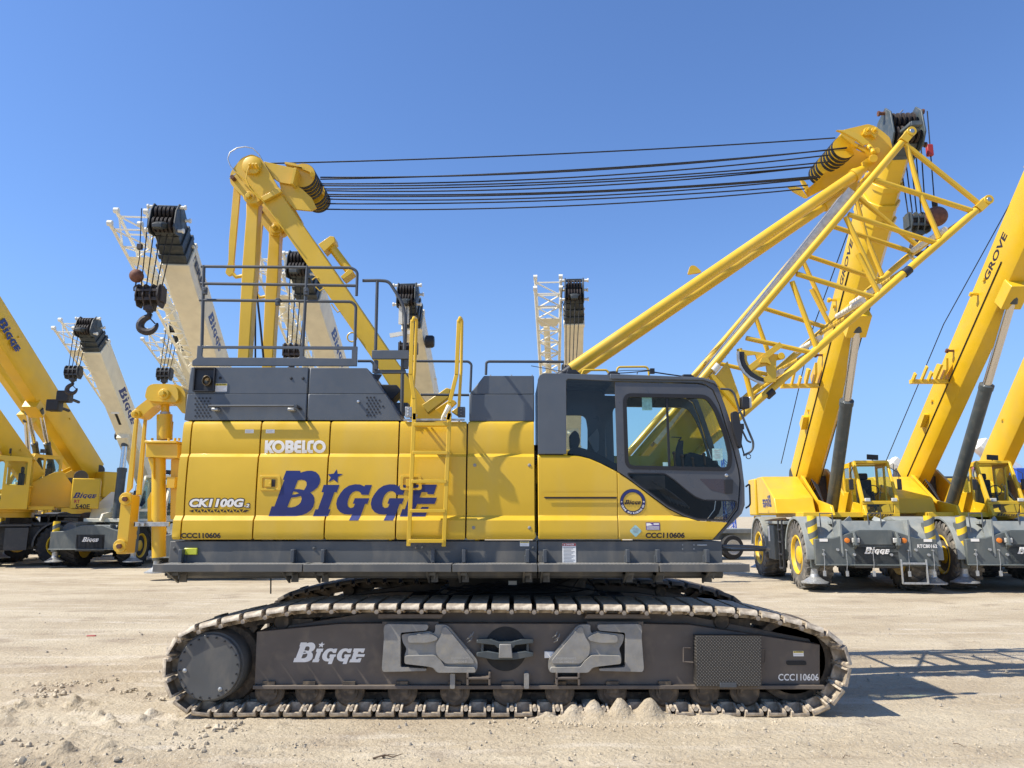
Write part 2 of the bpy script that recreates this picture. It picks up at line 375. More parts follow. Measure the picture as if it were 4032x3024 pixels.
H += rut(GX, GY, -7.5, 6.9, -3.7, 7.5, .17, .06)+rut(GX, GY, -7.5, 5.7, -2.8, 6.3, .15, .045)+rut(GX, GY, -7, 5.2, -1.2, 6.9, .12, .03)+rut(GX, GY, -7, 8.9, -3.9, 9.3, .15, .03)+rut(GX, GY, -3.4, 6.9, -4.6, 4.2, .05, .02)
H += rut(GX, GY, 0.5, 4.9, 9, 5.4, .12, .02)+rut(GX, GY, -1.0, 5.7, 9, 6.25, .15, .022)+rut(GX, GY, -.5, 6.3, 9, 6.9, .15, .016)+rut(GX, GY, 4.2, 8.3, 12, 9.0, .2, .02)+rut(GX, GY, 4.2, 9.4, 12, 10.3, .2, .02)
# sand heaped against the bottom run of the near track
H += .165*np.exp(-((GY-7.62-.05*(vnoise(GX*3,GX*0,31)-.5))**2)/(2*.06**2))*np.clip((GX-.15)/.5, 0, 1)*np.clip((2.2-GX)/.7, 0, 1)*np.clip(1.5*(vnoise(GX*4.4,GX*0,41)-.12), .12, 1)*(.25+.75*np.abs(np.sin(GX*math.pi/.235+1.5*(vnoise(GX*2,GX*0,51)-.5)))**1.4)*(.75+.6*fbm(GX*9,GY*9,3,91))
H += .03*np.exp(-((GY-7.5)**2)/(2*.16**2))*np.clip((GX+.2)/.8, 0, 1)*np.clip((3.6-GX)/.7, 0, 1)*fbm(GX*5,GY*5,3,61)*1.6
fade = np.clip((40-GY)/25, 0, 1)*np.clip((30-np.abs(GX))/15, 0, 1)
H = H*fade
H = H - np.where((GY > 7.5) & (GY < 8.5) & (np.abs(GX) < 3.2), np.maximum(H, 0)*.75*(GY > 7.66), 0)
ny, nx = GX.shape
verts = np.stack([GX.ravel(), GY.ravel(), H.ravel()], 1)
idx = np.arange(nx*ny).reshape(ny, nx)
faces = np.stack([idx[:-1,:-1].ravel(), idx[:-1,1:].ravel(), idx[1:,1:].ravel(), idx[1:,:-1].ravel()], 1)
gm = bpy.data.meshes.new('ground'); gm.vertices.add(len(verts)); gm.vertices.foreach_set('co', verts.ravel())
gm.loops.add(faces.size); gm.loops.foreach_set('vertex_index', faces.ravel().astype(np.int32))
gm.polygons.add(len(faces)); gm.polygons.foreach_set('loop_start', np.arange(0, faces.size, 4, dtype=np.int32)); gm.polygons.foreach_set('loop_total', np.full(len(faces), 4, dtype=np.int32))
gm.polygons.foreach_set('use_smooth', [True]*len(faces)); gm.update(); gm.validate()
def groundmat():
    m = bpy.data.materials.new('packed_sand'); m.use_nodes = True; t = m.node_tree; b = t.nodes["Principled BSDF"]; L = t.links.new
    b.inputs['Roughness'].default_value = .95; b.inputs['Specular IOR Level'].default_value = .15
    g = t.nodes.new('ShaderNodeNewGeometry')
    def N(sc, mp, det=8, rough=.55):
        mm = t.nodes.new('ShaderNodeMapping'); mm.inputs['Scale'].default_value = mp; L(g.outputs['Position'], mm.inputs[0])
        n = t.nodes.new('ShaderNodeTexNoise'); n.inputs['Scale'].default_value = sc; n.inputs['Detail'].default_value = det; n.inputs['Roughness'].default_value = rough; L(mm.outputs[0], n.inputs[0]); return n.outputs[0]
    def R(s, a, b_): r = t.nodes.new('ShaderNodeMapRange'); r.inputs[1].default_value = a; r.inputs[2].default_value = b_; L(s, r.inputs[0]); return r.outputs[0]
    def X(f, A, B):
        x = t.nodes.new('ShaderNodeMix'); x.data_type = 'RGBA'; L(f, x.inputs[0])
        for k, v in ((6, A), (7, B)):
            if isinstance(v, tuple): x.inputs[k].default_value = (*v, 1)
            else: L(v, x.inputs[k])
        return x.outputs[2]
    c = X(R(N(.28, (1,2.6,1)), .38, .62), (.40,.322,.218), (.51,.428,.30))
    c = X(R(N(1.6, (.4,2.0,1)), .54, .78), c, (.60,.525,.41))
    c = X(R(N(1.1, (1,1.3,1)), .56, .75), c, (.285,.22,.155))
    c = X(R(N(38, (1,1,1), 3), .60, .72), c, (.24,.19,.13))
    c = X(R(N(55, (1,1,1), 2), .64, .72), c, (.60,.55,.45))
    L(c, b.inputs['Base Color'])
    bp = t.nodes.new('ShaderNodeBump'); bp.inputs['Strength'].default_value = 1.0; bp.inputs['Distance'].default_value = .03
    bp2 = t.nodes.new('ShaderNodeBump'); bp2.inputs['Strength'].default_value = .6; bp2.inputs['Distance'].default_value = .05
    L(N(22, (1,1,1), 6, .65), bp.inputs['Height']); L(N(5, (.8,1.4,1), 4), bp2.inputs['Height']); L(bp2.outputs[0], bp.inputs['Normal']); L(bp.outputs[0], b.inputs['Normal'])
    return m
gm.materials.append(groundmat()); ground = bpy.data.objects.new('ground', gm); COL.objects.link(ground); tag(ground, kind='structure')
# =================================================================== MAIN CRAWLER CRANE
YC = 9.65; YS = 8.0
def zpx(y, Y=7.97): return P(CX, y, Y).z
PROF = [(1657,-.03),(1662,-.012),(1672,.0),(1700,.008),(1740,.011),(1770,.008),(1786,.002),(1799,.034),(1830,.042),(1880,.047),(1940,.047),(1990,.042),(2030,.034),(2049,.078),(2090,.081),(2114,.078),(2124,.066)]
PZ = sorted([(zpx(y), o) for y, o in PROF])
def surf(z):
    if z <= PZ[0][0]: return YS-PZ[0][1]
    if z >= PZ[-1][0]: return YS-PZ[-1][1]
    for (a, oa), (b, ob) in zip(PZ, PZ[1:]):
        if a <= z <= b: return YS-(oa+(ob-oa)*(z-a)/(b-a))
def conform(mb, V, F, off=.002, depth=0, sf=surf, cuts=None):
    bm = bmesh.new(); vs = [bm.verts.new((x, 0, z)) for x, z in V]
    for f in F:
        try: bm.faces.new([vs[i] for i in f])
        except ValueError: pass
    for z, _ in (cuts if cuts is not None else PZ):
        bmesh.ops.bisect_plane(bm, geom=bm.verts[:]+bm.edges[:]+bm.faces[:], plane_co=(0,0,z), plane_no=(0,0,1), dist=1e-6)
    bm.verts.index_update(); n = len(bm.verts)
    front = [(v.co.x, sf(v.co.z)-off, v.co.z) for v in bm.verts]; fs = [tuple(v.index for v in f.verts) for f in bm.faces]
    if depth:
        front += [(v.co.x, YS+depth, v.co.z) for v in bm.verts]
        for e in bm.edges:
            if len(e.link_faces) == 1: a, b = e.verts[0].index, e.verts[1].index; fs.append((a, b, n+b, n+a))
    bm.free(); mb.add(front, fs); return mb
def cplate(mb, loops, **k):
    if not isinstance(loops[0][0], (tuple, list, Vector)): loops = [loops]
    V, F = fill(loops); return conform(mb, V, F, **k)
def ctext(mb, s, z, box, Y=7.955, bold=0, shear=0, **k):
    V, F, a = textmesh(s, bold, shear); x0, y0, x1, y1 = box
    W = []
    for u, v in V:
        p = z(x0+(x1-x0)*u, y1+(y0-y1)*v, Y); W.append((p.x, p.z))
    return conform(mb, W, F, **k)
crane = thing('crawler_crane', (0, YC, 0), 'huge yellow and dark grey crawler crane on steel tracks, filling the foreground side-on', 'crane')
C_ = crane
# ---- main house yellow side panels
def X(px, y=1890, Y=7.96): return P(px, y, Y).x
zt, zb = zpx(1657), zpx(2124)
seams = [(700,731),(737,1009),(1015,1286),(1292,1562),(1568,1834),(1840,2104)]
panels = []
for i, (a, b) in enumerate(seams):
    lp = rnd([(X(a), zb), (X(b), zb), (X(b), zt), (X(a), zt)], .018, 3)
    mb = cplate(MB(), lp, off=0, depth=.06); o = mb.build('side_panel', M['yellow'], C_, bevel=.007, ang=25); panels.append(o)
def setlabel(o, s): o['label'] = s
inner = MB().box(X(700), X(2104), YS+.045, 8.8, zb+.01, zt-.02).build('house_core', M['black'], C_)
# left end wall of the house
MB().box(X(697)-.004, X(697)+.05, YS+.05, 11.3, zb, zt).build('rear_wall', M['yellow'], C_, bevel=.02)
# door handles recessed
def handle(z, cx, cy, w, h):
    g = MB(); lp = rnd(z.L([(cx-w, cy-h), (cx+w*.93, cy-h), (cx+w, cy+h), (cx-w*1.03, cy+h)], 7.96), .03, 4)
    lpi = rnd(z.L([(cx-w*.72, cy-h*.72), (cx+w*.68, cy-h*.72), (cx+w*.72, cy+h*.72), (cx-w*.75, cy+h*.72)], 7.96), .02, 4)
    cplate(g, [lp, lpi], off=.012, depth=.01)
    o = g.build('latch_frame', M['yellow'], C_, bevel=.004)
    k = MB(); a = z.L([(cx-w*.45, cy-h*.45), (cx+w*.1, cy+h*.5)], 7.96); p0 = a[0]; p1 = a[1]
    k.box(p0[0], p1[0], 7.935, 7.97, p1[1], p0[1]); q = z(cx-w*.05, cy+h*.05, 7.93); k.cyl((q.x, 7.925, q.z), (q.x, 7.95, q.z), .011, 12)
    k.build('latch', M['yellow'], o, bevel=.002)
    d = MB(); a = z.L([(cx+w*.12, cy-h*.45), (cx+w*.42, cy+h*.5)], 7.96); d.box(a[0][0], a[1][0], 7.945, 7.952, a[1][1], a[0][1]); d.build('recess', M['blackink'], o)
handle(zN, 137, 245, 128, 88); handle(zN, 1792, 240, 128, 88)
# bolts on the forward panel
for (x, y) in ((973,480),(1419,480),(965,990),(1419,991)):
    p = zF(x, y, 7.95); MB().lathe((p.x, surf(p.z)+.004, p.z), (0,-1,0), [(0,.018),(.008,.018),(.012,.010),(.013,.001)], 16).build('panel_bolt', M['cast'], panels[5])
# ---- lettering
BL = {}
BL['B'] = [[(320,100),(485,100),(487,125),(520,112),(565,102),(620,100),(670,115),(705,150),(722,200),(715,250),(690,295),(650,330),(605,357),(635,385),(650,420),(652,470),(640,520),(610,565),(560,600),(500,625),(430,634),(108,635),(148,520),(180,520),(300,207),(280,207)],
  [(457,214),(500,205),(540,212),(560,235),(562,270),(545,305),(530,328),(480,318),(418,316)],[(402,347),(440,348),(475,366),(430,378),(390,383)],[(378,418),(440,410),(495,397),(502,430),(492,470),(465,500),(420,525),(375,532),(332,530)]]
BL['star'] = [[(915,80),(922,135),(990,140),(930,172),(925,240),(878,203),(812,238),(845,180),(812,142),(880,135)]]
BL['I'] = [[(762,267),(948,267),(916,353),(888,353),(815,555),(842,555),(808,635),(632,635),(662,555),(692,555),(765,353),(735,353)]]
G_ = [(1330,268),(1290,384),(1205,382),(1198,360),(1175,343),(1140,338),(1100,355),(1070,390),(1050,440),(1040,490),(1048,525),(1075,540),(1110,530),(1130,490),(1103,488),(1127,424),(1300,424),(1275,490),(1248,490),(1175,684),(1065,684),(1093,612),(1060,616),(1000,610),(950,585),(918,545),(908,490),(920,430),(955,370),(1000,315),(1060,275),(1130,260),(1190,262),(1240,285),(1250,268)]
BL['G'] = [G_]; BL['G2'] = [[(x+407, y) for x, y in G_]]
E_ = [(1770,350),(2062,350),(2025,463),(1952,461),(1957,438),(1890,437),(1865,501),(2062,503),(2035,575),(1838,575),(1815,636),(1875,636),(1890,610),(1970,610),(1930,722),(1642,722),(1672,636),(1700,636),(1765,440),(1740,437)]
BL['E'] = [[(108+(x-165)*1.0475, 100+(y-188)*1.009) for x, y in E_]]
def unit(lps): return [[((x-108)/1987, (635-y)/1987) for x, y in l] for l in lps]
BV, BF = [], []
for k in BL:
    V, F = fill(unit(BL[k])); b = len(BV); BV += V; BF += [tuple(b+i for i in f) for f in F]
def bigge(mb, fn): return mb.add([fn(u, v) for u, v in BV], BF)       # u 0..1, v -0.025..0.28
mb = MB(); W = []
for u, v in BV: p = zN(108+u*1987, 635-v*1987, 7.955); W.append((p.x, p.z))
conform(mb, W, BF, off=.0025); mb.build('company_lettering', M['blue'], C_, smooth=False)
K = MB()
KL = [[[(308,236),(388,236),(382,330),(460,236),(570,236),(440,408),(545,580),(435,580),(378,485),(370,580),(285,580)]],
 [circ((668,408),172,40),circ((668,408),92,32)],
 [[(862,236),(1000,236),(1060,260),(1088,310),(1082,360),(1060,395),(1082,440),(1085,500),(1050,555),(980,580),(845,580)],[(942,322),(985,322),(1000,340),(985,360),(940,360)],[(935,455),(980,455),(993,475),(980,495),(932,495)]],
 [[(1290,236),(1180,236),(1120,270),(1098,330),(1090,480),(1110,545),(1165,580),(1280,580),(1284,495),(1190,495),(1175,475),(1190,452),(1286,452),(1288,362),(1200,362),(1185,342),(1200,322),(1290,322)]],
 [[(1318,236),(1398,236),(1388,495),(1440,495),(1436,580),(1296,580)]],
 [[(1640,236),(1540,236),(1475,270),(1455,330),(1445,480),(1465,545),(1520,580),(1600,580),(1603,495),(1545,495),(1530,480),(1540,330),(1550,322),(1628,322)]],
 [circ((1783,408),172,40),circ((1783,408),92,32)]]
for lp in KL: cplate(K, [zO.L(l, 7.99) for l in lp], off=.003)
K.build('maker_lettering', M['white'], C_, smooth=False)
ck = MB(); ctext(ck, 'CK1100G', zP, (290,205,1830,492), bold=.10, shear=.22, off=.002)
ctext(ck, '-2', zP, (1775,345,1975,492), bold=.07, shear=.2, off=.002)
for i in range(16):
    x0 = 440+i*88; up = i % 2
    t = [(x0,525),(x0+105,525),(x0+52,604)] if not up else [(x0-5,604),(x0+98,604),(x0+50,528)]
    cplate(ck, zP.L(t, 7.955), off=.002)
for t in ([(290,568),(432,525),(415,604)], [(1955,560),(1835,525),(1822,600)]): cplate(ck, zP.L(t, 7.955), off=.002)
ck.build('type_lettering_outline', M['blackink'], C_, smooth=False)
ck = MB(); ctext(ck, 'CK1100G', zP, (318,232,1805,465), bold=.05, shear=.22, off=.0035); ctext(ck, '-2', zP, (1795,370,1950,468), bold=.03, shear=.2, off=.0035)
ck.build('type_lettering', M['white'], C_, smooth=False)
ctext(MB(), 'CCC110606', zD, (195,1240,455,1276), bold=.045, off=.002).build('fleet_number', M['blackink'], C_, smooth=False)
# stickers: (zoom, box, colour, header colour, title)
def sticker(z, x0, y0, x1, y1, Y, head=None, hh=.3, title=None, parent=None, base='white', lines=4):
    a = z(x0, y1, Y); b = z(x1, y0, Y); h = b.z-a.z; w = b.x-a.x
    m = MB(); m.box(a.x, b.x, Y-.002, Y, a.z, b.z)
    mats = [M[base], M[head or 'ink_grey'], M['ink_grey'], M['blackink'], M['white']]
    if head: m.mat(1).box(a.x+.002, b.x-.002, Y-.003, Y-.0005, b.z-h*hh, b.z-.002)
    top = b.z-h*(hh if head else .08)
    for i in range(lines):
        zz = top-(i+1)*(top-a.z)/(lines+1); m.mat(2).box(a.x+w*.08, b.x-w*(.1+.12*((i*7) % 3)), Y-.003, Y-.0005, zz-h*.018, zz+h*.018)
    if title:
        m.mat(4 if head == 'redink' else 3); m.text(title, lambda u, v: (a.x+w*(.26+.62*u), Y-.004, b.z-h*hh*(.8-.6*v)), bold=.03)
        m.add([(a.x+w*.08, Y-.004, b.z-h*hh*.8), (a.x+w*.22, Y-.004, b.z-h*hh*.8), (a.x+w*.15, Y-.004, b.z-h*hh*.2)], [(0,1,2)])
    return m.build('warning_label', mats, parent or C_, smooth=False)
sticker(zD, 605,566,663,590, 7.992); sticker(zD, 741,566,799,590, 7.992)
# ---- dark grey engine hood (left) and forward hood (right)
def hood(loop_lo, loop_up, z, Y0, Y1, name):
    m = MB(); m.plate(z.L(loop_lo, Y0), Y0, Y1); m.plate(z.L(loop_up, Y0), Y0+.012, Y1-.01)
    return m.build(name, M['grey'], C_, bevel=.01, ang=25)
l1 = [(zD.x0+x*zD.k, zD.y0+y*zD.k) for x, y in ((206,505),(226,333),(1010,333),(1003,505))]
l2 = [(zD.x0+x*zD.k, zD.y0+y*zD.k) for x, y in ((226,331),(246,158),(1018,158),(1010,331))]
zS1 = Z(0,0,1)
h1 = hood(l1, l2, zS1, 8.03, 8.78, 'engine_hood')
r1 = [(zD.x0+1010*zD.k, zD.y0+505*zD.k),(zD.x0+1017*zD.k, zD.y0+333*zD.k),(zE.x0+370*zE.k, zE.y0+1110*zE.k),(zE.x0+520*zE.k, zE.y0+1340*zE.k)]
r2 = [(zD.x0+1017*zD.k, zD.y0+331*zD.k),(zD.x0+1026*zD.k, zD.y0+160*zD.k),(zE.x0+208*zE.k, zE.y0+880*zE.k),(zE.x0+368*zE.k, zE.y0+1107*zE.k)]
h2 = hood(r1, r2, zS1, 8.03, 8.78, 'engine_hood')
m = MB(); m.box(zD(265,320,8).x, zD(1400,300,8).x, 8.06, 8.75, zD(300,500,8).z, zD(300,170,8).z); m.build('hood_core', M['black'], h1)
# exhaust recess and pipe
a = zD(266,318,8.02); b = zD(414,162,8.02)
m = MB(); m.plate([[(a.x,a.z),(b.x,a.z),(b.x,b.z),(a.x,b.z)], [(a.x+.012,a.z+.012),(b.x-.012,a.z+.012),(b.x-.012,b.z-.012),(a.x+.012,b.z-.012)]], 8.0, 8.04); m.build('exhaust_recess_frame', M['black'], h1)
MB().box(a.x+.01, b.x-.01, 8.026, 8.03, a.z+.01, b.z-.01).build('exhaust_recess', M['black'], h1)
p = zD(350,247,7.98); m = MB(); ring = []
m.lathe((p.x, 8.03, p.z), (0.12,-1,0.02), [(0,.046),(.06,.046),(.062,.042),(.05,.040),(.02,.03),(.0,.001)], 32)
for v in m.v: v.z = p.z+(v.z-p.z)*1.2
m.build('exhaust_pipe', mat('heat_tinted_steel', (.25,.20,.13), .3, metal=.9, var=.3), h1)
# honeycomb vents
def vent(z, cells, r, par):
    m = MB()
    for x, y in cells:
        q = z(x, y, 8.03); m.add([(q.x+r*math.cos(math.pi/3*k+.52), 8.0265, q.z+r*math.sin(math.pi/3*k+.52)) for k in range(6)], [tuple(range(6))])
    m.build('air_vent', M['black'], par, smooth=False)
cells = [(282+ (j % 2)*12 + i*24 + 0, 362+j*19.5) for j in range(7) for i in range(5 if j % 2 == 0 else 4)]
cells = [(x-j*0, y) for j, (x, y) in enumerate(cells)]
vent(zD, cells, .0125, h1)
cells = [(212+i*31+(0 if j % 2 == 0 else 15), 1140+j*26) for j in range(7) for i in range((3,4,4,5,4,4,3)[j]) ]
vent(zE, cells, .0125, h2)
for (x, y) in ((441,228),(905,231),(983,231),(968,432)):
    p = zD(x, y, 8.03); m = MB(); m.lathe((p.x, 8.031 if y > 330 else 8.043, p.z), (0,-1,0), [(0,.017),(.004,.017),(.004,.012),(.009,.009),(.012,.001)], 14); m.build('hood_bolt', [M['black']], h1)
p = zE(138,1177,8.03); MB().lathe((p.x,8.03,p.z),(0,-1,0),[(0,.014),(.03,.014),(.034,.001)],14).build('hood_bolt', M['steel'], h2)
# grab bar on the hood
a = zD(368,412,7.93); b = zD(925,412,7.93); m = MB(); m.tube([a, b], .013, 8)
for q in (a, zD(900,412,7.93)): m.bar((q.x+.06, 7.93, q.z), (q.x+.06, 8.03, q.z), .03, .02)
m.build('grab_bar', M['rail'], h1)
for x in (408, 905):
    q = zD(x, 432, 7.96); m = MB(); m.box(q.x-.035, q.x+.035, 7.95, 8.03, q.z-.018, q.z+.012); m.build('bar_clamp', M['galv'], h1, bevel=.008)
sticker(zD, 410,265,490,318, 8.042, 'yellow_s', .28, 'CAUTION', h1)
# forward hood
f1 = [(1100,1345),(1100,1112),(1668,1112),(1668,1345)]; f2 = [(1102,1109),(1228,948),(1665,948),(1667,1109)]
h3 = hood(f1, f2, zE, 8.03, 8.85, 'forward_hood')
for x in (1285,1468,1650):
    p = zE(x, 944, 8.05); MB().cyl((p.x, 8.1, p.z-.01), (p.x, 8.1, p.z+.012), .008, 8).build('hood_bolt', M['steel'], h3)
# deck floor and far side of the house
zd = zpx(1657); xL, xR = X(700), X(2104)
MB().box(xL+.05, xR+.3, 8.8, 11.3, zd-.25, zd-.18).build('deck_plate', M['rail'], C_)
MB().box(xL, xR+.9, 11.25, 11.35, zpx(2124), zd-.02).build('far_side_panel', M['yellow'], C_, bevel=.02)
MB().box(xL, xL+1.9, 10.55, 11.33, zd-.02, zd+.45).build('far_hood', M['grey'], C_, bevel=.02)
# ---- lower skirt, sill and turntable deck
def skirt(x0, x1, name='skirt_panel'):
    m = MB(); zt_ = zpx(2131); z1 = zpx(2190); z2 = zpx(2268); z3 = zpx(2277)
    sec = [(YS-.045, zt_), (YS-.05, z1), (YS-.05, z2), (YS-.02, z3), (YS+.3, z3), (YS+.3, zt_)]
    vs = [(x0, y, z) for y, z in sec]+[(x1, y, z) for y, z in sec]; n = len(sec)
    m.add(vs, [tuple(range(n))[::-1], tuple(range(n, 2*n))]+[(i, (i+1) % n, n+(i+1) % n, n+i) for i in range(n)])
    return m.build(name, M['grey_dusty'], C_, bevel=.006)
xs0 = P(667,2180,7.96).x; xs1 = P(2114,2180,7.96).x; xs2 = P(2119,2180,7.96).x; xs3 = P(2843,2180,7.96).x
sk1 = skirt(xs0, xs1); sk2 = skirt(xs2, xs3)
for z, x, y in ((zD,142,1342),(zD,1057,1340),(zF,497,1152),(zF,547,1152),(zF,1450,1153),(zF,493,1330)):
    p = z(x, y, 7.95); MB().lathe((p.x, 7.951, p.z), (0,-1,0), [(0,.018),(.006,.018),(.007,.011),(.014,.009),(.016,.001)], 14).build('skirt_bolt', M['grey_dusty'], sk1)
a = zD(208,1384,7.94); b = zD(296,1340,7.94)
MB().box(a.x, b.x, 7.925, 7.952, a.z, b.z).build('side_reflector', M['amber'], sk1, bevel=.006)
sticker(zF, 1342,1103,1417,1142, 7.948, 'yellow_s', .3, 'WARNING', sk1, lines=2)
sticker(zG, 273,1308,361,1436, 7.948, 'redink', .15, 'DANGER', sk2, lines=11)
for x, y in ((1058,1320),(1132,1320),(1058,1346),(1132,1346)):
    p = zG(x, y, 7.948); MB().cyl((p.x,7.944,p.z),(p.x,7.955,p.z),.006,8).build('skirt_bolt', M['galv'], sk2)
a = zG(1155,1326,7.94); b = zG(1218,1316,7.94); MB().box(a.x,b.x,7.944,7.952,a.z,b.z).build('slot_plate', M['galv'], sk2, bevel=.003)
zb_ = zpx(2277)
m = MB(); m.box(xs0+.02, xs3-.02, 8.2, 11.2, zb_+.06, zb_+.16); m.box(xs0+.3, xs3-.6, 8.6, 8.9, zb_-.02, zb_+.06); m.box(xs0+.3, xs3-.6, 10.3, 10.6, zb_-.02, zb_+.06)
m.build('turntable_deck', M['under'], C_)
m = MB(); m.box(xs0+.02, xs0+.06, 8.2, 11.2, zb_, zpx(2131)); m.box(xs3-.06, xs3-.02, 8.2, 8.95, zb_, zpx(2131)); m.build('deck_end_plate', M['grey_dusty'], C_)
p = zH(937,165,8.6); q = zH(937,277,8.6); MB().cyl(p+Vector((0,0,.03)), q, .008, 8).build('drain_hose', M['black'], C_)
# ---- walkways
def walkway(x0, x1):
    zz = zpx(2221, 7.62); Y0, Y1 = 7.60, 7.945
    m = MB(); m.box(x0, x1, Y0, Y0+.02, zz-.075, zz+.0); m.box(x0, x0+.015, Y0+.02, Y1, zz-.06, zz-.004); m.box(x1-.015, x1, Y0+.02, Y1, zz-.06, zz-.004)
    m.box(x0+.015, x1-.015, Y1-.02, Y1, zz-.06, zz-.004)
    o = m.build('walkway', M['grey_dusty'], C_, bevel=.004)
    MB().box(x0+.015, x1-.015, Y0+.02, Y1-.02, zz-.03, zz-.006).build('grating', M['grating'], o); return o, zz
def Xw(z, x): return z(x, 1455 if z is zD else (1290 if z is zF else 1460), 7.61).x
ww = []
for a, b in ((P(603,2230,7.61).x, P(1191,2230,7.61).x), (P(1195,2230,7.61).x, P(1777,2230,7.61).x), (P(1782,2230,7.61).x, P(2116,2230,7.61).x), (P(2120,2230,7.61).x, P(2593,2230,7.61).x), (P(2597,2230,7.61).x, P(2951,2230,7.61).x)):
    o, zw = walkway(a, b); ww.append(o)
br = [P(600+x*.6028,2230,7.8).x for x in (160,900,1100)]+[P(1400+x*.4823,2230,7.8).x for x in (625,880,1405,1550)]+[P(2050+x*.6028,2230,7.8).x for x in (710,910,1235)]
for i, x in enumerate(br):
    m = MB(); m.box(x-.018, x+.018, 7.85, 7.955, zw+.0, zw+.13); m.box(x-.03, x+.03, 7.93, 7.955, zw-.04, zw+.07)
    m.build('walkway_clip', M['rail'], C_, bevel=.004)
    m = MB(); m.add([(x-.05,7.95,zw-.21),(x-.05,7.95,zw-.08),(x-.05,7.66,zw-.08),(x-.03,7.95,zw-.21),(x-.03,7.95,zw-.08),(x-.03,7.66,zw-.08)], [(0,1,2),(5,4,3),(0,3,4,1),(1,4,5,2),(2,5,3,0)])
    m.box(x-.05, x+.04, 7.75, 7.94, zw-.12, zw-.09); m.cyl((x+.03,7.8,zw-.1),(x+.03,7.8,zw-.16),.009,8); m.box(x-.02, x+.05, 7.93,7.955, zw-.2, zw-.07)
    m.build('walkway_bracket', M['grey_dusty'], C_)
# ---- railings on the hood
YR = 8.10
def tb(z, pts, r=.0165, Y=YR, name='handrail', par=None, mt='rail', cr=0):
    P3 = [z(x, y, Y) for x, y in pts]
    if cr:
        q = [P3[0]]
        for i in range(1, len(P3)-1):
            a, b, c = P3[i-1], P3[i], P3[i+1]; l = min(cr, (a-b).length*.45, (c-b).length*.45); s_ = b+(a-b).normalized()*l; e_ = b+(c-b).normalized()*l
            for k in range(7): t = k/6; q.append(s_*(1-t)**2+b*2*t*(1-t)+e_*t*t)
        P3 = q+[P3[-1]]
    return MB().tube(P3, r, 10).build(name, M[mt], par or C_)
gr = MB(); fr = [zD.L([(262,150),(265,118),(292,100),(297,20),(1340,25),(1335,152)], YR), zD.L([(328,36),(955,40),(965,60),(965,88),(955,99),(335,97),(324,84)], YR), zD.L([(990,42),(1304,44),(1303,103),(1010,101),(985,85)], YR)]
gr.plate(fr, YR-.015, YR+.02); grd = gr.build('guard_frame', M['grey'], C_, bevel=.006)
tb(zC, [(190,1005),(175,1590)], .018, par=grd); tb(zC, [(940,1012),(908,1590)], .018, par=grd)
tb(zC, [(170,1012),(1262,1022),(1303,1050),(1297,1225)], par=grd, cr=.12); tb(zC, [(165,1136),(1293,1152)], par=grd)
tb(zC, [(157,1256),(1262,1268),(1293,1300),(1284,1595)], par=grd, cr=.12)
m = MB()
for x, y in ((200,1190),(935,1195),(730,1270)): q = zC(x, y, YR-.03); m.box(q.x-.03, q.x+.02, q.y-.02, q.y+.02, q.z-.04, q.z+.04); m.cyl(q+Vector((0,-.04,0)), q+Vector((0,.04,0)), .012, 8)
m.build('rail_hinge', M['rail'], grd, bevel=.004)
tb(zE, [(172,122),(320,120),(400,128),(548,360),(535,725)], .018, Y=8.15, name='access_rail', cr=.25)
tb(zE, [(300,125),(285,725)], .018, Y=8.15, name='access_rail'); tb(zE, [(520,808),(513,1292)], .02, Y=8.15, name='access_rail')
a = zE(254,806,8.12); b = zE(574,730,8.12); MB().box(a.x,b.x,8.10,8.14,a.z,b.z).build('toe_board', M['grey'], C_, bevel=.004)
m = MB(); m.bar(zE(270,916,8.15), zE(548,916,8.15), .04, .04); q = zE(290,855,8.15); m.box(q.x-.02,q.x+.02,8.12,8.18,q.z-.06,q.z+.05); q = zE(550,850,8.15); m.box(q.x-.025,q.x+.025,8.12,8.18,q.z-.05,q.z+.05); m.build('platform_frame', M['rail'], C_, bevel=.005)
tb(zE, [(130,822),(250,822),(270,850),(268,925)], .016, Y=8.5, name='deck_rail', cr=.1)
tb(zE, [(540,822),(1095,826),(1120,850),(1110,1095)], .015, Y=8.75, name='deck_rail', cr=.12); tb(zE, [(680,1115),(1100,1118)], .015, Y=8.75, name='deck_rail')
tb(zE, [(1246,942),(1250,835),(1270,826),(1925,828)], .016, Y=8.75, name='deck_rail', cr=.08)
# dark machinery seen behind the sloping hood end
m = MB(); m.plate(zE.L([(310,1030),(475,1035),(510,1085),(430,1168),(400,1150)], 8.45), 8.4, 8.7); m.build('air_intake', M['black'], C_, bevel=.01)
m = MB(); m.plate(zE.L([(235,935),(340,940),(300,1000)], 8.3), 8.28, 8.32); m.plate(zE.L([(410,1195),(575,1195),(575,1235),(520,1300),(470,1290)], 8.6), 8.5, 8.7); m.each('hood_bracket', M['rail'], C_)
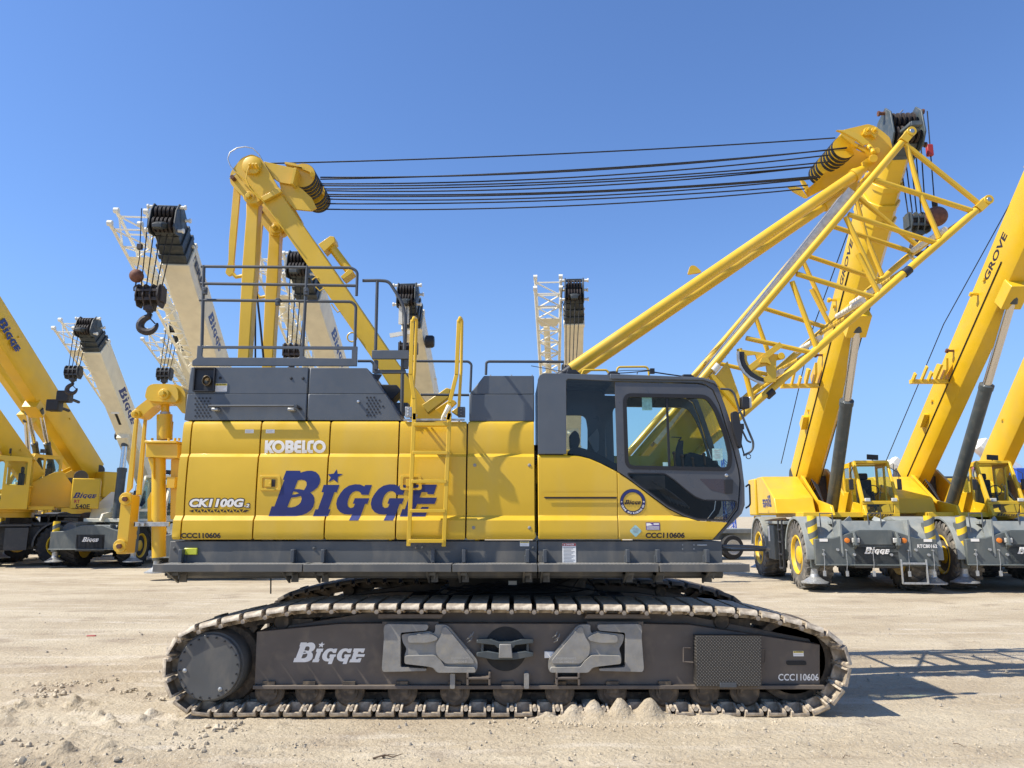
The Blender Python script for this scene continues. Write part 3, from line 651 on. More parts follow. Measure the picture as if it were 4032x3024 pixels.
# ---- boarding ladder
YLd = 7.83
lad_pts_l = [(zE,605,470),(zE,590,940),(zE,620,1150),(zE,622,1330),(zF,480,60),(zF,433,1135)]
lad_pts_r = [(zE,1010,470),(zE,990,940),(zE,930,1185),(zE,917,1330),(zF,768,60),(zF,720,1138)]
m = MB()
def flatbar(mb, pts, w, d):
    for a, b in zip(pts, pts[1:]):
        e = (b-a).normalized()*.008; mb.bar(a-e, b+e, w, d)
lp = [z(x, y, YLd) for z, x, y in lad_pts_l]; rp = [z(x, y, YLd) for z, x, y in lad_pts_r]
flatbar(m, lp, .042, .022); flatbar(m, rp, .042, .022); ladder = m.build('boarding_ladder', M['yellow'], C_, bevel=.005)
for y, d in ((146,.1),(378,.03),(612,.03),(852,.03),(1099,.03)):
    t = (y-60)/(1135-60); xl = 480+(433-480)*t; xr = 768+(720-768)*t
    a = zF(xl, y, YLd); b = zF(xr, y, YLd); m = MB(); m.box(a.x, b.x, YLd-.018, YLd+d, a.z-.018, a.z+.016); m.build('rung', M['yellow'], ladder, bevel=.003)
for side, (x1, x2, x3) in enumerate(((620,643,600),(1021,1038,1010))):
    pts = [zE(x1-14, 480, YLd), zE(x1-4, 452, YLd), zE(x1, 444, YLd+.06), zE(x2-8, 452, YLd+.13), zE(x2, 480, YLd+.15), zE(x2-8 if side else x2-18, 900, YLd+.15), zE(x3, 1230, YLd+.15)]
    MB().tube(catmull(pts[:5], 4)[:-1]+pts[4:], .017, 10).build('grab_rail', M['yellow'], ladder)
for x0, x1, mt in ((545,603,'galv'),(1003,1066,'rail')):
    a = zE(x0,1312,YLd+.17); b = zE(x1,1225,YLd+.17); m = MB(); m.box(a.x,b.x,YLd+.13,YLd+.2,a.z,b.z)
    for k in range(3): q = a.z+(b.z-a.z)*(.2+.3*k); m.cyl(((a.x+b.x)/2,YLd+.12,q),((a.x+b.x)/2,YLd+.14,q),.009,8)
    m.build('rail_bracket', M[mt], ladder, bevel=.006)
m = MB(); m.bar(zE(530,1333,8.0), zE(1060,1333,8.0), .02, .03); m.bar(zF(600,150,7.99), zF(600,150,7.99)+Vector((0,-.13,0)), .015); m.bar(zF(850,130,7.99), zF(850,130,7.99)+Vector((0,-.15,0)), .015)
for q in (lp[4], rp[4], lp[5]+Vector((0,0,.08)), rp[5]+Vector((0,0,.08))): m.bar(q, Vector((q.x, 8.0, q.z)), .025, .02)
m.build('ladder_hook', M['galv'], ladder)
m = MB(); pts = [zE(925,1215,7.8), zE(900,1260,7.78), zE(870,1310,7.79), zE(860,1338,7.8)]
m.tube(pts, .03, 8, r1=.012); m.build('cloth_tie', M['cream'], ladder)
# ---- cab
YCn, YCf = 7.955, 8.88
def gl(pts): return zG.L(pts, YCn)
rear_y = [(116,1282),(112,728),(300,731),(380,738),(450,756),(520,786),(570,812),(630,842),(634,1282)]
mb = cplate(MB(), gl(rear_y[:2]+rear_y[2:]), off=0, depth=.05); cab_lo = mb.build('cab_base_panel', M['yellow'], C_, bevel=.007, ang=25)
fr_y = [(638,1282),(633,846),(700,889),(850,1003),(960,1083),(1060,1133),(1150,1163),(1345,1174),(1249,1284)]
mb = cplate(MB(), gl(fr_y), off=0, depth=.05); cab_lo2 = mb.build('cab_base_panel', M['yellow'], C_, bevel=.007, ang=25)
# moulded grip rail, with its shadow painted as a flat black strip below
m = MB(); lp = rnd(gl([(142,978),(630,978),(630,1004),(150,1004)]), .02, 5); cplate(m, lp, off=.018, depth=0); m.build('grip_rail', M['yellow'], cab_lo, bevel=.003)
m = MB(); cplate(m, rnd(gl([(150,1006),(628,1006),(628,1018),(160,1018)]), .01, 3), off=.003); m.build('painted_grip_shadow', M['black'], cab_lo)
A_ = gl([(114,726),(112,240),(122,212),(150,197),(585,208),(605,228),(1190,240),(1262,262),(1288,292),(1262,300),(1210,272),(1150,262),(615,250),(310,235),(298,245),(300,726)])
cabf = MB().plate(A_, YCn, YCn+.04).build('cab', M['grey'], C_, bevel=.007)
drO = gl([(615,258),(1150,270),(1208,282),(1250,312),(1290,400),(1340,560),(1385,700),(1417,830),(1427,900),(1419,1030),(1412,1085),(1350,1168),(1150,1158),(1062,1128),(962,1077),(852,997),(702,883),(632,838)])
win = rnd(gl([(672,337),(1216,347),(1272,425),(1342,600),(1374,745),(1362,832),(688,818)]), .09, 6)
low = rnd(gl([(692,850),(940,853),(1000,892),(1080,960),(1140,1005),(1200,1028),(1412,1033),(1405,1082),(1345,1160),(1150,1150),(1065,1118),(962,1066),(852,985),(712,882)]), .03, 4)
door = MB().plate([drO, win, low], YCn-.012, YCn+.03).build('cab_door', M['door'], cabf, bevel=.007)
fr_o = gl([(1264,262),(1290,290),(1332,400),(1402,600),(1442,760),(1463,930),(1465,1060),(1445,1115),(1272,1285),(1252,1284),(1355,1172),(1420,1085),(1427,1030),(1434,900),(1424,830),(1392,700),(1347,560),(1297,400),(1257,308),(1212,278),(1190,245)])
MB().plate(fr_o, YCn-.005, YCn+.045).build('front_pillar', M['door'], cabf, bevel=.01)
def inset(lp, d):
    N = len(lp); c = Vector((sum(p[0] for p in lp)/N, sum(p[1] for p in lp)/N)); out = []
    for i in range(N):
        a = Vector(lp[i-1]); b = Vector(lp[i]); e = Vector(lp[(i+1) % N]); t = (e-a)
        if t.length < 1e-6: continue
        nrm = Vector((-t.y, t.x)).normalized()
        if nrm.dot(c-b) < 0: nrm = -nrm
        out.append(tuple(b+nrm*d))
    return out
MB().plate([inset(win, -.012), inset(win, .028)], YCn-.02, YCn+.01).build('window_seal', M['rubber'], door)
MB().plate([inset(low, -.004), inset(low, .008)], YCn-.014, YCn+.01).build('window_seal', M['rubber'], door)
a = gl([(948,345),(962,345),(980,822),(966,822)]); MB().plate(a, YCn-.005, YCn+.02).build('window_bar', M['rubber'], door)
def pane(lps, Y, mt, name, par):
    return MB().flat(lps, lambda x, z: (x, Y, z)).build(name, M[mt], par, smooth=False)
pane(win, YCn+.006, 'glass', 'door_window', door); pane(low, YCn+.006, 'glass_lo', 'door_lower_window', door)
rw = rnd(gl([(300,238),(612,253),(628,836),(572,806),(520,780),(450,750),(380,733),(303,722)]), .03, 4)
pane(rw, YCn+.008, 'glass_dark', 'rear_quarter_window', cabf)
rwo = rnd(gl([(318,400),(455,402),(480,425),(492,500),(492,640),(470,728),(380,730),(318,720)]), .03, 4)
# door handle
m = MB(); m.plate(rnd(gl([(1328,892),(1384,894),(1380,985),(1333,985)]), .012, 4), YCn-.03, YCn-.01); m.build('door_handle', M['black'], door, bevel=.004)
m = MB(); V = rnd(gl([(1165,888),(1330,890),(1335,985),(1240,962)]), .02, 4); m.plate(V, YCn-.014, YCn-.008); m.build('handle_recess', mat('maroon_reflection_grey', (.05,.035,.038), .25, coat=.4), door)
p = zG(1341,866,YCn); MB().lathe((p.x,YCn-.012,p.z),(0,-1,0),[(0,.018),(.012,.018),(.016,.012),(.017,.001)],16).build('door_lock', M['steel'], door)
# far side of cab, roof, floor, rear wall, windscreen
MB().plate([drO, win], YCf-.03, YCf).build('far_side_frame', M['door'], cabf)
Ar = gl([(114,726),(112,240),(122,212),(150,197),(585,208),(605,228),(616,250),(628,836),(520,790),(380,738),(300,728)])
MB().plate([Ar, rwo], YCf-.03, YCf).build('far_side_frame', M['door'], cabf)
MB().plate(fr_o, YCf-.03, YCf).build('far_pillar', M['door'], cabf)
pane(win, YCf-.012, 'glass', 'far_window', cabf); pane(rwo, YCf-.012, 'glass', 'far_window', cabf)
def strip(pts, Y0, Y1, th, mt, name, par):
    q = gl(pts); m = MB(); nrm = []
    for i in range(len(q)):
        a = Vector(q[max(i-1,0)]); b = Vector(q[min(i+1,len(q)-1)]); t = (b-a).normalized(); nrm.append(Vector((-t.y, t.x)))
    n = len(q); vs = [(x, Y0, z) for x, z in q]+[(x, Y1, z) for x, z in q]
    if th: vs += [(x+nn.x*th, Y0, z+nn.y*th) for (x, z), nn in zip(q, nrm)]+[(x+nn.x*th, Y1, z+nn.y*th) for (x, z), nn in zip(q, nrm)]
    fs = [(i, i+1, n+i+1, n+i) for i in range(n-1)]
    if th: fs += [(2*n+i, 3*n+i, 3*n+i+1, 2*n+i+1) for i in range(n-1)]+[(i, 2*n+i, 2*n+i+1, i+1) for i in range(n-1)]+[(n+i, n+i+1, 3*n+i+1, 3*n+i) for i in range(n-1)]+[(0,n,3*n,2*n),(n-1,3*n-1,4*n-1,2*n-1)]
    m.add(vs, fs); return m.build(name, M[mt], par)
strip([(116,700),(114,240),(124,214),(150,199),(585,210),(605,230),(1190,242),(1262,266)], YCn+.03, YCf-.02, -.03, 'grey', 'cab_roof', cabf)
strip([(1268,272),(1290,296),(1332,402),(1400,602),(1440,762),(1461,930)], YCn+.04, YCf-.02, 0, 'glass', 'windscreen', cabf)
strip([(1461,930),(1463,1060),(1443,1113),(1300,1255)], YCn+.04, YCf-.02, 0, 'glass_lo', 'lower_windscreen', cabf)
a = zG(120,1270,YCn); b = zG(1250,1270,YCn); MB().box(a.x,b.x,YCn+.06,YCf,a.z,a.z+.04).build('cab_floor', M['black'], cabf)
MB().box(a.x, zG(640,1000,YCn).x, YCn+.06, YCf-.05, zG(0,1270,YCn).z, zG(0,900,YCn).z).build('cab_lower_box', M['rail'], cabf)
MB().box(zG(640,0,YCn).x, zG(1250,0,YCn).x, YCf-.045, YCf-.03, zG(0,1270,YCn).z, zG(0,835,YCn).z).build('far_door_skin', M['door'], cabf)
# roof trim: drip rail, blocks, grab bars, wiper
m = MB(); m.plate(gl([(582,205),(1180,228),(1262,250),(1290,292),(1262,270),(1190,246),(582,238)]), YCn-.03, YCn-.005); m.build('drip_rail', M['grey'], cabf, bevel=.006)
for x, y in ((333,192),(603,205),(1085,222)):
    q = zG(x, y, 8.1); m = MB(); m.plate([(q.x-.06,q.z-.02),(q.x-.05,q.z+.02),(q.x+.04,q.z+.02),(q.x+.09,q.z-.02)], 8.05, 8.2); m.build('roof_block', M['black'], cabf, bevel=.005)
tb(zG, [(400,205),(410,178),(565,178),(578,205)], .012, Y=8.3, name='roof_grab_bar', par=cabf, mt='yellow', cr=.06)
tb(zG, [(628,205),(632,158),(832,156),(838,212)], .012, Y=8.6, name='roof_grab_bar', par=cabf, mt='yellow', cr=.06)
m = MB(); m.tube([zG(860,190,8.4), zG(960,205,8.4), zG(1085,222,8.4)], .008, 6); m.tube([zG(600,200,8.4), zG(700,195,8.4), zG(870,180,8.4)], .006, 6); m.tube([zG(560,190,8.4), zG(680,180,8.4), zG(840,178,8.4)], .004, 6)
q = zG(862,185,8.4); m.box(q.x-.03,q.x+.02,q.y-.02,q.y+.02,q.z-.03,q.z+.03); m.tube([zG(760,205,8.4), zG(765,188,8.4), zG(850,180,8.4)], .006, 6); m.build('roof_wiper', M['black'], cabf)
MB().tube([zG(68,150,8.4), zG(320,195,8.4)], .004, 6).build('aerial', M['black'], cabf)
# mirror and arms in front of the cab
m = MB(); m.plate(rnd(gl([(1360,460),(1395,455),(1405,500),(1428,600),(1418,700),(1400,680),(1365,560)]), .02, 3), YCn-.12, YCn-.05); m.build('side_mirror', M['black'], cabf, bevel=.01)
tb(zG, [(1305,300),(1370,305),(1395,330),(1430,445),(1445,470),(1520,650),(1518,690),(1500,715),(1455,735)], .012, Y=8.0, name='mirror_arm', par=cabf, mt='rail', cr=.06)
tb(zG, [(1430,445),(1420,470),(1432,540),(1480,640),(1505,650)], .010, Y=8.0, name='mirror_arm', par=cabf, mt='rail', cr=.05)
q = zG(1467,390,8.0); m = MB(); m.box(q.x-.05,q.x+.03,7.95,8.05,q.z-.07,q.z+.06); m.box(q.x-.03,q.x-.01,7.98,8.0,q.z-.15,q.z-.07); w = m.build('work_light', M['black'], cabf, bevel=.01)
MB().box(q.x+.03,q.x+.06,7.96,8.04,q.z-.06,q.z+.06).build('lamp_lens', M['lens'], w, bevel=.01)
m = MB(); q = zG(1430,548,8.0); m.box(q.x-.04,q.x+.04,7.97,8.03,q.z-.03,q.z+.03); m.tube([zG(1440,580,8.2),zG(1440,660,8.2),zG(1460,730,8.2)],.008,6); m.each('mirror_mount', M['black'], cabf)
tb(zG, [(1470,940),(1495,920),(1500,1060),(1470,1080)], .01, Y=8.9, name='front_handrail', par=cabf, mt='black', cr=.04)
q = zG(1488,742,8.0); MB().tube([q+Vector((.025*math.cos(t*.5), 0, .025*math.sin(t*.5))) for t in range(13)], .005, 6).build('rope_ring', M['rail'], cabf)
# front step
m = MB(); Yf0 = 8.0
m.tube([zG(1316,1326,Yf0), zG(1500,1330,Yf0+.02), zG(1600,1338,Yf0+.1), zG(1622,1346,Yf0+.3), zG(1600,1352,Yf0+.75), zG(1316,1352,Yf0+.85)], .016, 8)
m.box(zG(1320,0,Yf0).x, zG(1570,1350,Yf0).x, Yf0+.05, Yf0+.8, zG(0,1345,Yf0).z-.012, zG(0,1345,Yf0).z+.0); m.build('front_step', M['rail'], C_)
# interior
m = MB(); m.plate(rnd(zG.L([(322,600),(350,575),(375,600),(385,650),(370,690),(340,700),(325,680)], 8.35), .02, 3), 8.25, 8.5); seat = m.build('driver_seat', M['seat'], cabf, bevel=.02)
m = MB(); m.plate(rnd(zG.L([(315,700),(360,685),(480,720),(600,790),(700,800),(720,860),(640,900),(315,900)], 8.35), .02, 3), 8.2, 8.6); m.build('seat_base', M['seat'], seat, bevel=.02)
m = MB(); m.plate(rnd(zG.L([(440,625),(500,560),(512,600),(510,700),(490,722),(470,690)], 8.7), .01, 3), 8.68, 8.72); m.build('document_pouch', mat('grey_plastic', (.2,.22,.23), .4), cabf, bevel=.004)
m = MB(); m.plate(zG.L([(1015,690),(1030,640),(1060,640),(1055,700),(1070,800),(1000,820)], 8.4), 8.36, 8.42); m.bar(zG(985,615,8.4), zG(1052,618,8.4), .01); m.tube([zG(1030,640,8.4), zG(1052,618,8.4)], .008, 6); m.build('control_display', M['black'], cabf, bevel=.004)
m = MB(); m.plate(zG.L([(1060,735),(1090,720),(1190,745),(1230,765),(1300,830),(1040,830)], 8.5), 8.35, 8.7); m.build('control_console', M['seat'], cabf, bevel=.01)
m = MB()
for x, y0, y1 in ((1010,720,815),(1062,740,815),(1205,730,800),(1130,755,815)): m.tube([zG(x, y1, 8.35), zG(x-8, y0, 8.35)], .012, 8); m.sphere(zG(x-8, y0, 8.35), .022, 10)
m.build('control_lever', mat('worn_brown_leather', (.10,.055,.03), .6), cabf)
m = MB()
for k in range(6): m.tube([zG(860+k*22, 900+k*14, 8.3), zG(930+k*26, 990+k*10, 8.35), zG(980+k*24, 1040+k*8, 8.3)], .012, 6)
m.box(zG(700,0,8.4).x, zG(900,0,8.4).x, 8.3, 8.5, zG(0,960,8.4).z, zG(0,870,8.4).z); m.build('pedals_and_hoses', M['cast'], cabf)
q0, q1 = zG(795,440,YCn), zG(858,356,YCn); MB().box(q0.x,q1.x,YCn+.008,YCn+.011,q0.z,q1.z).build('window_notice', M['teal'], door)
q0, q1 = zG(1255,768,YCn), zG(1318,690,YCn); nb = MB(); nb.box(q0.x,q1.x,YCn+.001,YCn+.004,q0.z,q1.z).mat(1)
for k in range(5): zz = q1.z-(k+1)*(q1.z-q0.z)/6.5; nb.box(q0.x+.02,q1.x-.03,YCn,YCn+.0008,zz-.004,zz+.002)
nb.build('window_notice', [M['teal'], M['ink_grey']], door)
q0, q1 = zG(930,806,YCn), zG(962,780,YCn); MB().box(q0.x,q1.x,YCn+.001,YCn+.004,q0.z,q1.z).build('window_notice', M['teal'], door)
# cab decals
mb = MB(); c = zG(732,1038,YCn); R0 = 81*zG.k/FPX*YCn*1.015; ym = lambda x, z: (x, surf(z)-.003, z)
mb.mat(0).flat([circ((c.x,c.z), R0, 48), circ((c.x,c.z), R0*.74, 40)], ym)
mb.mat(1).flat([circ((c.x,c.z), R0*.765, 48), circ((c.x,c.z), R0*.73, 40)], lambda x, z: (x, surf(z)-.0035, z)); mb.flat([circ((c.x,c.z), R0*1.0, 48), circ((c.x,c.z), R0*.975, 40)], lambda x, z: (x, surf(z)-.0035, z))
def arc_text(s, a0, a1, flip):
    n = len(s)
    for i, ch in enumerate(s):
        if ch == ' ': continue
        ang = math.radians(a0+(a1-a0)*i/(n-1)); V, F, asp = textmesh(ch, .03); h = R0*.14; w = h*min(asp, 1.0); rc = R0*.87; out = []
        for u, v in V:
            lx = (u-.5)*w; lz = (v-.5)*h; rr = rc+(lz if not flip else -lz); aa = ang-(lx/rc if not flip else -lx/rc)
            out.append((c.x+rr*math.cos(aa), surf(c.z)-.0045, c.z+rr*math.sin(aa)))
        mb.add(out, F)
mb.mat(2); arc_text('EST. 1916', 118, 62, False); arc_text('CRANE AND RIGGING CO', 200, 340, True)
for sx in (-1, 1):
    cc = (c.x+sx*R0*.87, c.z); st = [(cc[0]+R0*(.085 if k % 2 == 0 else .035)*math.cos(math.pi/2+k*math.pi/5), cc[1]+R0*(.085 if k % 2 == 0 else .035)*math.sin(math.pi/2+k*math.pi/5)) for k in range(10)]
    mb.flat(st, lambda x, z: (x, surf(z)-.0045, z))
mb.mat(3); bigge(mb, lambda u, v: (c.x+R0*(-.66+1.32*u), surf(c.z)-.0035, c.z-R0*.2+v*R0*1.3)); mb.mat(3); mb.box(c.x-R0*.7,c.x+R0*.72,surf(c.z)-.0035,surf(c.z)-.001,c.z-R0*.11,c.z-R0*.07)
mb.build('round_company_badge', [M['blue'], M['blackink'], M['white'], M['blackink']], cab_lo2, smooth=False)
mb = MB(); d = zG(747,1228,YCn); r = 40*zG.k/FPX*YCn
mb.flat(rnd([(d.x+r,d.z),(d.x,d.z+r),(d.x-r,d.z),(d.x,d.z-r)], .015, 4), ym).mat(1)
for k in range(4): w = r*(.55-.1*abs(k-1)); zz = d.z+r*.35-k*r*.2; mb.flat([(d.x-w,zz),(d.x+w,zz),(d.x+w,zz+r*.07),(d.x-w,zz+r*.07)], lambda x, z: (x, surf(z)-.004, z))
mb.build('diamond_sticker', [M['teal'], M['ink_grey']], cab_lo2, smooth=False)
mb = MB(); e0 = zG(815,1222,YCn); e1 = zG(904,1173,YCn); W2 = e1.x-e0.x; H2 = e1.z-e0.z
mb.flat([(e0.x,e0.z),(e1.x,e0.z),(e1.x,e1.z),(e0.x,e1.z)], ym).mat(1)
for k in range(4): zz = e0.z+H2*(.08+.13*k); mb.flat([(e0.x+W2*.05,zz),(e1.x-W2*.05,zz),(e1.x-W2*.05,zz+H2*.05),(e0.x+W2*.05,zz+H2*.05)], lambda x, z: (x, surf(z)-.004, z))
mb.flat([(e0.x+W2*.55,e1.z-H2*.3),(e1.x-W2*.06,e1.z-H2*.3),(e1.x-W2*.06,e1.z-H2*.12),(e0.x+W2*.55,e1.z-H2*.12)], lambda x, z: (x, surf(z)-.004, z))
mb.flat([(e0.x+W2*.04,e1.z-H2*.45),(e0.x+W2*.5,e1.z-H2*.35),(e0.x+W2*.3,e1.z-H2*.1),(e0.x+W2*.04,e1.z-H2*.1)], lambda x, z: (x, surf(z)-.004, z))
mb.build('purple_label', [M['purple'], M['white']], cab_lo2, smooth=False)
ctext(MB(), 'CCC110606', zG, (812,1238,1067,1275), bold=.045, off=.002).build('fleet_number', M['blackink'], cab_lo2, smooth=False)
# ---- gantry (A-frame)
YG0, YG1 = 9.15, 10.13
def zc(pts, Y=YG0): return zC.L(pts, Y)
diag = zc([(470,235),(620,535),(760,740),(1395,1659),(1540,1625),(930,740),(735,455)])
e1_ = [(lambda p:(p.x,p.z))(zE(x,y,YG0)) for x,y in ((600,1340),(720,1345),(760,1250),(720,1180))]
diag = zc([(605,525),(760,740),(1395,1659)])+[e1_[0],(e1_[0][0]+.5,e1_[0][1]-.02),(e1_[3][0]+.0,e1_[3][1])]+zc([(1530,1622),(930,740),(740,470)])
gan = MB(); gan.plate(diag, YG0, YG0+.22); gan.plate(diag, YG1, YG1+.22); gantry = gan.build('gantry', M['yellow'], C_, bevel=.012)
hp = rnd(zc([(383,360),(398,322),(468,232),(540,203),(612,235),(738,455),(610,530),(575,560),(520,560),(478,510),(388,420)]), .04, 4)
for Y in (YG0-.03, YG1+.1): MB().plate(hp, Y, Y+.12).build('head_plate', M['yellow'], gantry, bevel=.008)
m = MB(); m.bar(zC(618,528,YG0-.05), zC(748,458,YG0-.05), .07, .05); m.bar(zC(618,528,YG0+.6), zC(748,458,YG0+.6), .07, 1.1); m.build('cross_beam', M['yellow'], gantry, bevel=.006)
v1 = [(480,520),(575,520),(565,615),(547,1000),(530,1190),(497,1680),(415,1680),(450,1000),(480,620)]
for Y in (YG0+.08, YG1+.02): MB().plate(zc(v1), Y, Y+.16).build('gantry_leg', M['yellow'], gantry, bevel=.01)
lk = [(385,400),(432,430),(415,620),(385,960),(388,1010),(375,1050),(345,1065),(322,1040),(345,960),(350,800)]
for Y in (YG0+.1, YG1+.04): MB().plate(rnd(zc(lk), .02, 3), Y, Y+.04).build('tension_link', M['yellow'], gantry, bevel=.005)
for Y in (YG0+.1, YG1+.04):
    m = MB(); q = [Vector((x, Y+.02, z)) for x, z in zc([(372,1040),(400,1068),(430,1062),(460,1055)])]; m.tube(q, .025, 8); m.bar(q[-1], q[-1]+Vector((.05,0,.0)), .09, .06); m.build('link_stop', M['yellow'], gantry)
def pin(z, x, y, Y, r, r2=None, mt='yellow', par=None, name='pin_boss', hx=True):
    q = z(x, y, Y); m = MB(); m.lathe((q.x, Y+.02, q.z), (0,-1,0), [(0,r),(.035,r),(.04,r*.93)], 36)
    if r2: m.lathe((q.x, Y-.02, q.z), (0,-1,0), [(0,r2),(.045,r2),(.05,r2*.8),(.051,.001)], 6 if hx else 24)
    return m.build(name, M[mt], par or gantry, bevel=.003)
pin(zC, 540, 280, YG0-.04, .125, None); pin(zC, 520, 510, YG0-.02, .075, .036); pin(zC, 708, 735, YG1-.05, .078, .038); 
q = zC(555,285,YG0-.1); m = MB()
for dx in (-.045, 0, .04): m.cyl((q.x+dx, YG0-.07, q.z-.02), (q.x+dx, YG0-.16, q.z+.01), .014, 10)
m.lathe((q.x-.01, YG0-.06, q.z-.02), (0,-1,0), [(0,.07),(.02,.07),(.024,.001)], 24); m.build('pin_retainer', M['yellow'], gantry)
for x, y, Y in ((405,375,YG0-.06),(602,612,YG1-.06)):
    q = zC(x, y, Y); m = MB(); m.cyl((q.x,Y+.04,q.z),(q.x,Y-.06,q.z),.028,6); m.build('link_pin', M['rust'], gantry); MB().bar((q.x-.04,Y-.04,q.z-.02),(q.x+.04,Y-.04,q.z+.05),.012).build('split_pin', M['galv'], gantry)
fp = rnd([(x, z) for x, z in zC.L([(580,600),(600,555),(760,735),(740,790),(680,790),(600,690)], YG1)], .03, 3); MB().plate(fp, YG1-.03, YG1+.06).build('head_plate', M['yellow'], gantry, bevel=.006)
tb(zC, [(415,325),(380,280),(362,230),(378,185),(430,152),(490,143),(545,155),(590,200),(612,240)], .007, Y=9.1, name='loose_cable', par=gantry, mt='galv')
tb(zC, [(415,325),(490,390),(560,480),(612,530),(660,600),(770,745)], .009, Y=9.08, name='grease_line', par=gantry, mt='yellow')
tb(zC, [(528,265),(505,320),(497,380),(520,440),(570,500),(605,525)], .008, Y=9.06, name='grease_line', par=gantry, mt='yellow')
tb(zC, [(558,600),(548,980),(566,1150),(600,1450),(622,1680)], .014, Y=9.7, name='hoist_rope', par=gantry, mt='rope'); tb(zC, [(553,600),(550,980),(562,1250),(563,1680)], .012, Y=9.6, name='hoist_rope', par=gantry, mt='rope')
# roller arm on the diagonal
m = MB(); m.plate(zc([(1018,850),(1105,790),(1135,795),(1142,828),(1060,905)]), YG0+.0, YG0+.2); m.plate(zc([(1180,1085),(1255,1020),(1275,1050),(1200,1105)]), YG0+.0, YG0+.2); m.cyl(zC(1115,870,YG0+.1), zC(1250,1050,YG0+.1), .055, 16)
m.build('rope_roller', M['yellow'], gantry, bevel=.006)
for a in ([(975,1110),(1000,1092),(1020,1098)],[(1000,1160),(1030,1190),(1060,1172)],[(1115,1285),(1130,1310),(1160,1345),(1175,1335)]): tb(zC, a, .008, Y=YG0, name='guide_loop', par=gantry, mt='yellow')
q = zC(1282,1525,YG0-.02); MB().tube([q+Vector((.06*math.cos(t*.52)-.03,0,.06*math.sin(t*.52))) for t in range(13)], .01, 6).build('lifting_eye', M['yellow'], gantry)
# foot struts between ladder rails
m = MB(); m.plate(zE.L([(690,1210),(905,1060),(942,1070),(925,1140),(740,1280)], 9.0), 8.95, 9.1); m.plate(zE.L([(740,1290),(930,1165),(970,1165),(995,1190),(930,1250),(830,1320),(720,1322)], 9.3), 9.25, 9.32)
m.plate(zE.L([(945,1265),(1005,1225),(1005,1305)], 9.2), 9.15, 9.25); m.build('gantry_cylinder_mount', M['yellow'], gantry, bevel=.008)
# sheave block of the gantry
m = MB(); m.plate(zC.L([(622,248),(865,302),(840,418),(735,400),(690,370)], 9.16), 9.16, 9.19); m.plate(zC.L([(845,300),(866,300),(838,420),(818,415)], 9.08), 9.06, 9.30)
m.build('sheave_bracket', M['yellow'], gantry, bevel=.006)
m = MB(); m.plate(zC.L([(800,290),(868,300),(985,345),(1008,392),(994,398),(978,362),(866,318),(800,303)], 9.35), 9.2, 9.85); m.cyl(zC(975,345,9.2), zC(975,345,9.12), .03, 12); m.build('sheave_cover', M['yellow'], gantry, bevel=.004)
m = MB(); m.plate(zC.L([(740,408),(850,420),(905,455),(975,520),(1008,590),(970,612),(850,600),(760,500)], 9.22), 9.20, 9.235)
m.build('sheave_bracket', M['yellow'], gantry)
def sheave(x, z, Y, r, par, th=.045):
    m = MB(); m.lathe((x, Y, z), (0,1,0), [(0,r*.35),(0,r*.9),(.0,r),(.008,r),(th*.5,r*.88),(th-.008,r),(th,r),(th,r*.9),(th,r*.35)], 36); o = m.build('sheave', M['yellow'], par, ang=30)
    MB().lathe((x, Y+.004, z), (0,1,0), [(0,r*.9),(0.006,r*1.035),(th+.012,r*1.035),(th+.02,r*.9)], 36).build('rope_turn', M['rope'], o); return o
g0 = zC(905,350,9.25); SG = []
for i in range(10):
    if i == 5: continue
    Y = 9.25+i*.085+(.02 if i > 5 else 0); sheave(g0.x, g0.z, Y, .165, gantry); SG.append((g0.x, g0.z, Y))
# ---- boom tip spreader
sp = rnd(zK.L([(833,312),(1010,270),(1060,283),(1130,330),(1180,375),(1200,450),(1175,560),(1060,640),(985,600),(965,560),(1030,520),(985,480),(890,425),(800,350)], 9.12), .02, 3)
MB_ = MB(); MB_.plate(sp, 9.12, 9.16); spr = MB_.build('spreader', M['yellow'], C_, bevel=.006)
m = MB(); m.plate(sp, 10.1, 10.14); m.build('side_plate', M['yellow'], spr, bevel=.006)
q = [zK(1010,270,9.14), zK(833,312,9.14), zK(750,345,9.14), zK(800,360,9.14)]
m = MB(); m.plate([(lambda p:(p.x,p.z))(zK(x,y,9.14)) for x,y in ((1008,266),(832,308),(838,322),(1008,280))], 9.16, 10.1); m.plate(zK.L([(745,345),(800,345),(905,370),(1000,440),(950,460),(900,420),(800,365)], 9.1), 9.0, 9.04); m.build('top_plate', M['yellow'], spr, bevel=.004)
und = MB(); und.add([zK(865,440,9.14), zK(1060,530,9.14), zK(1000,600,9.3), zK(940,640,9.9), zK(690,760,10.1), zK(550,835,10.1), zK(520,790,10.1), zK(640,690,9.8)], [tuple(range(8))]); und.build('lower_plate', M['yellow'], spr)
m = MB(); m.plate(zK.L([(392,748),(490,757),(550,835),(530,838),(440,790)], 10.1), 10.1, 10.13); m.plate(zK.L([(483,700),(520,720),(555,780),(530,800)], 10.1), 10.06, 10.1); m.build('rope_guard', M['yellow'], spr)
g1 = zK(825,455,9.25); SR = []
for i in range(10):
    if i == 5: continue
    Y = 9.22+i*.085; sheave(g1.x, g1.z, Y, .155, spr); SR.append((g1.x, g1.z, Y))
for x, y in ((1005,325),(1058,325)): pin(zK, x, y, 9.08, .045, .024, par=spr)
m = MB(); m.plate(rnd(zK.L([(965,345),(1000,308),(1060,305),(1085,345),(1060,390),(1030,355),(985,365)], 9.1), .02, 3), 9.07, 9.12); m.cyl(zK(1020,440,9.1), zK(1055,490,9.0), .03, 12); m.cyl(zK(1055,535,9.12), zK(1055,535,9.0), .05, 14); m.cyl(zK(1080,475,9.12), zK(1080,475,9.03), .04, 14); m.build('link_boss', M['yellow'], spr, bevel=.004)
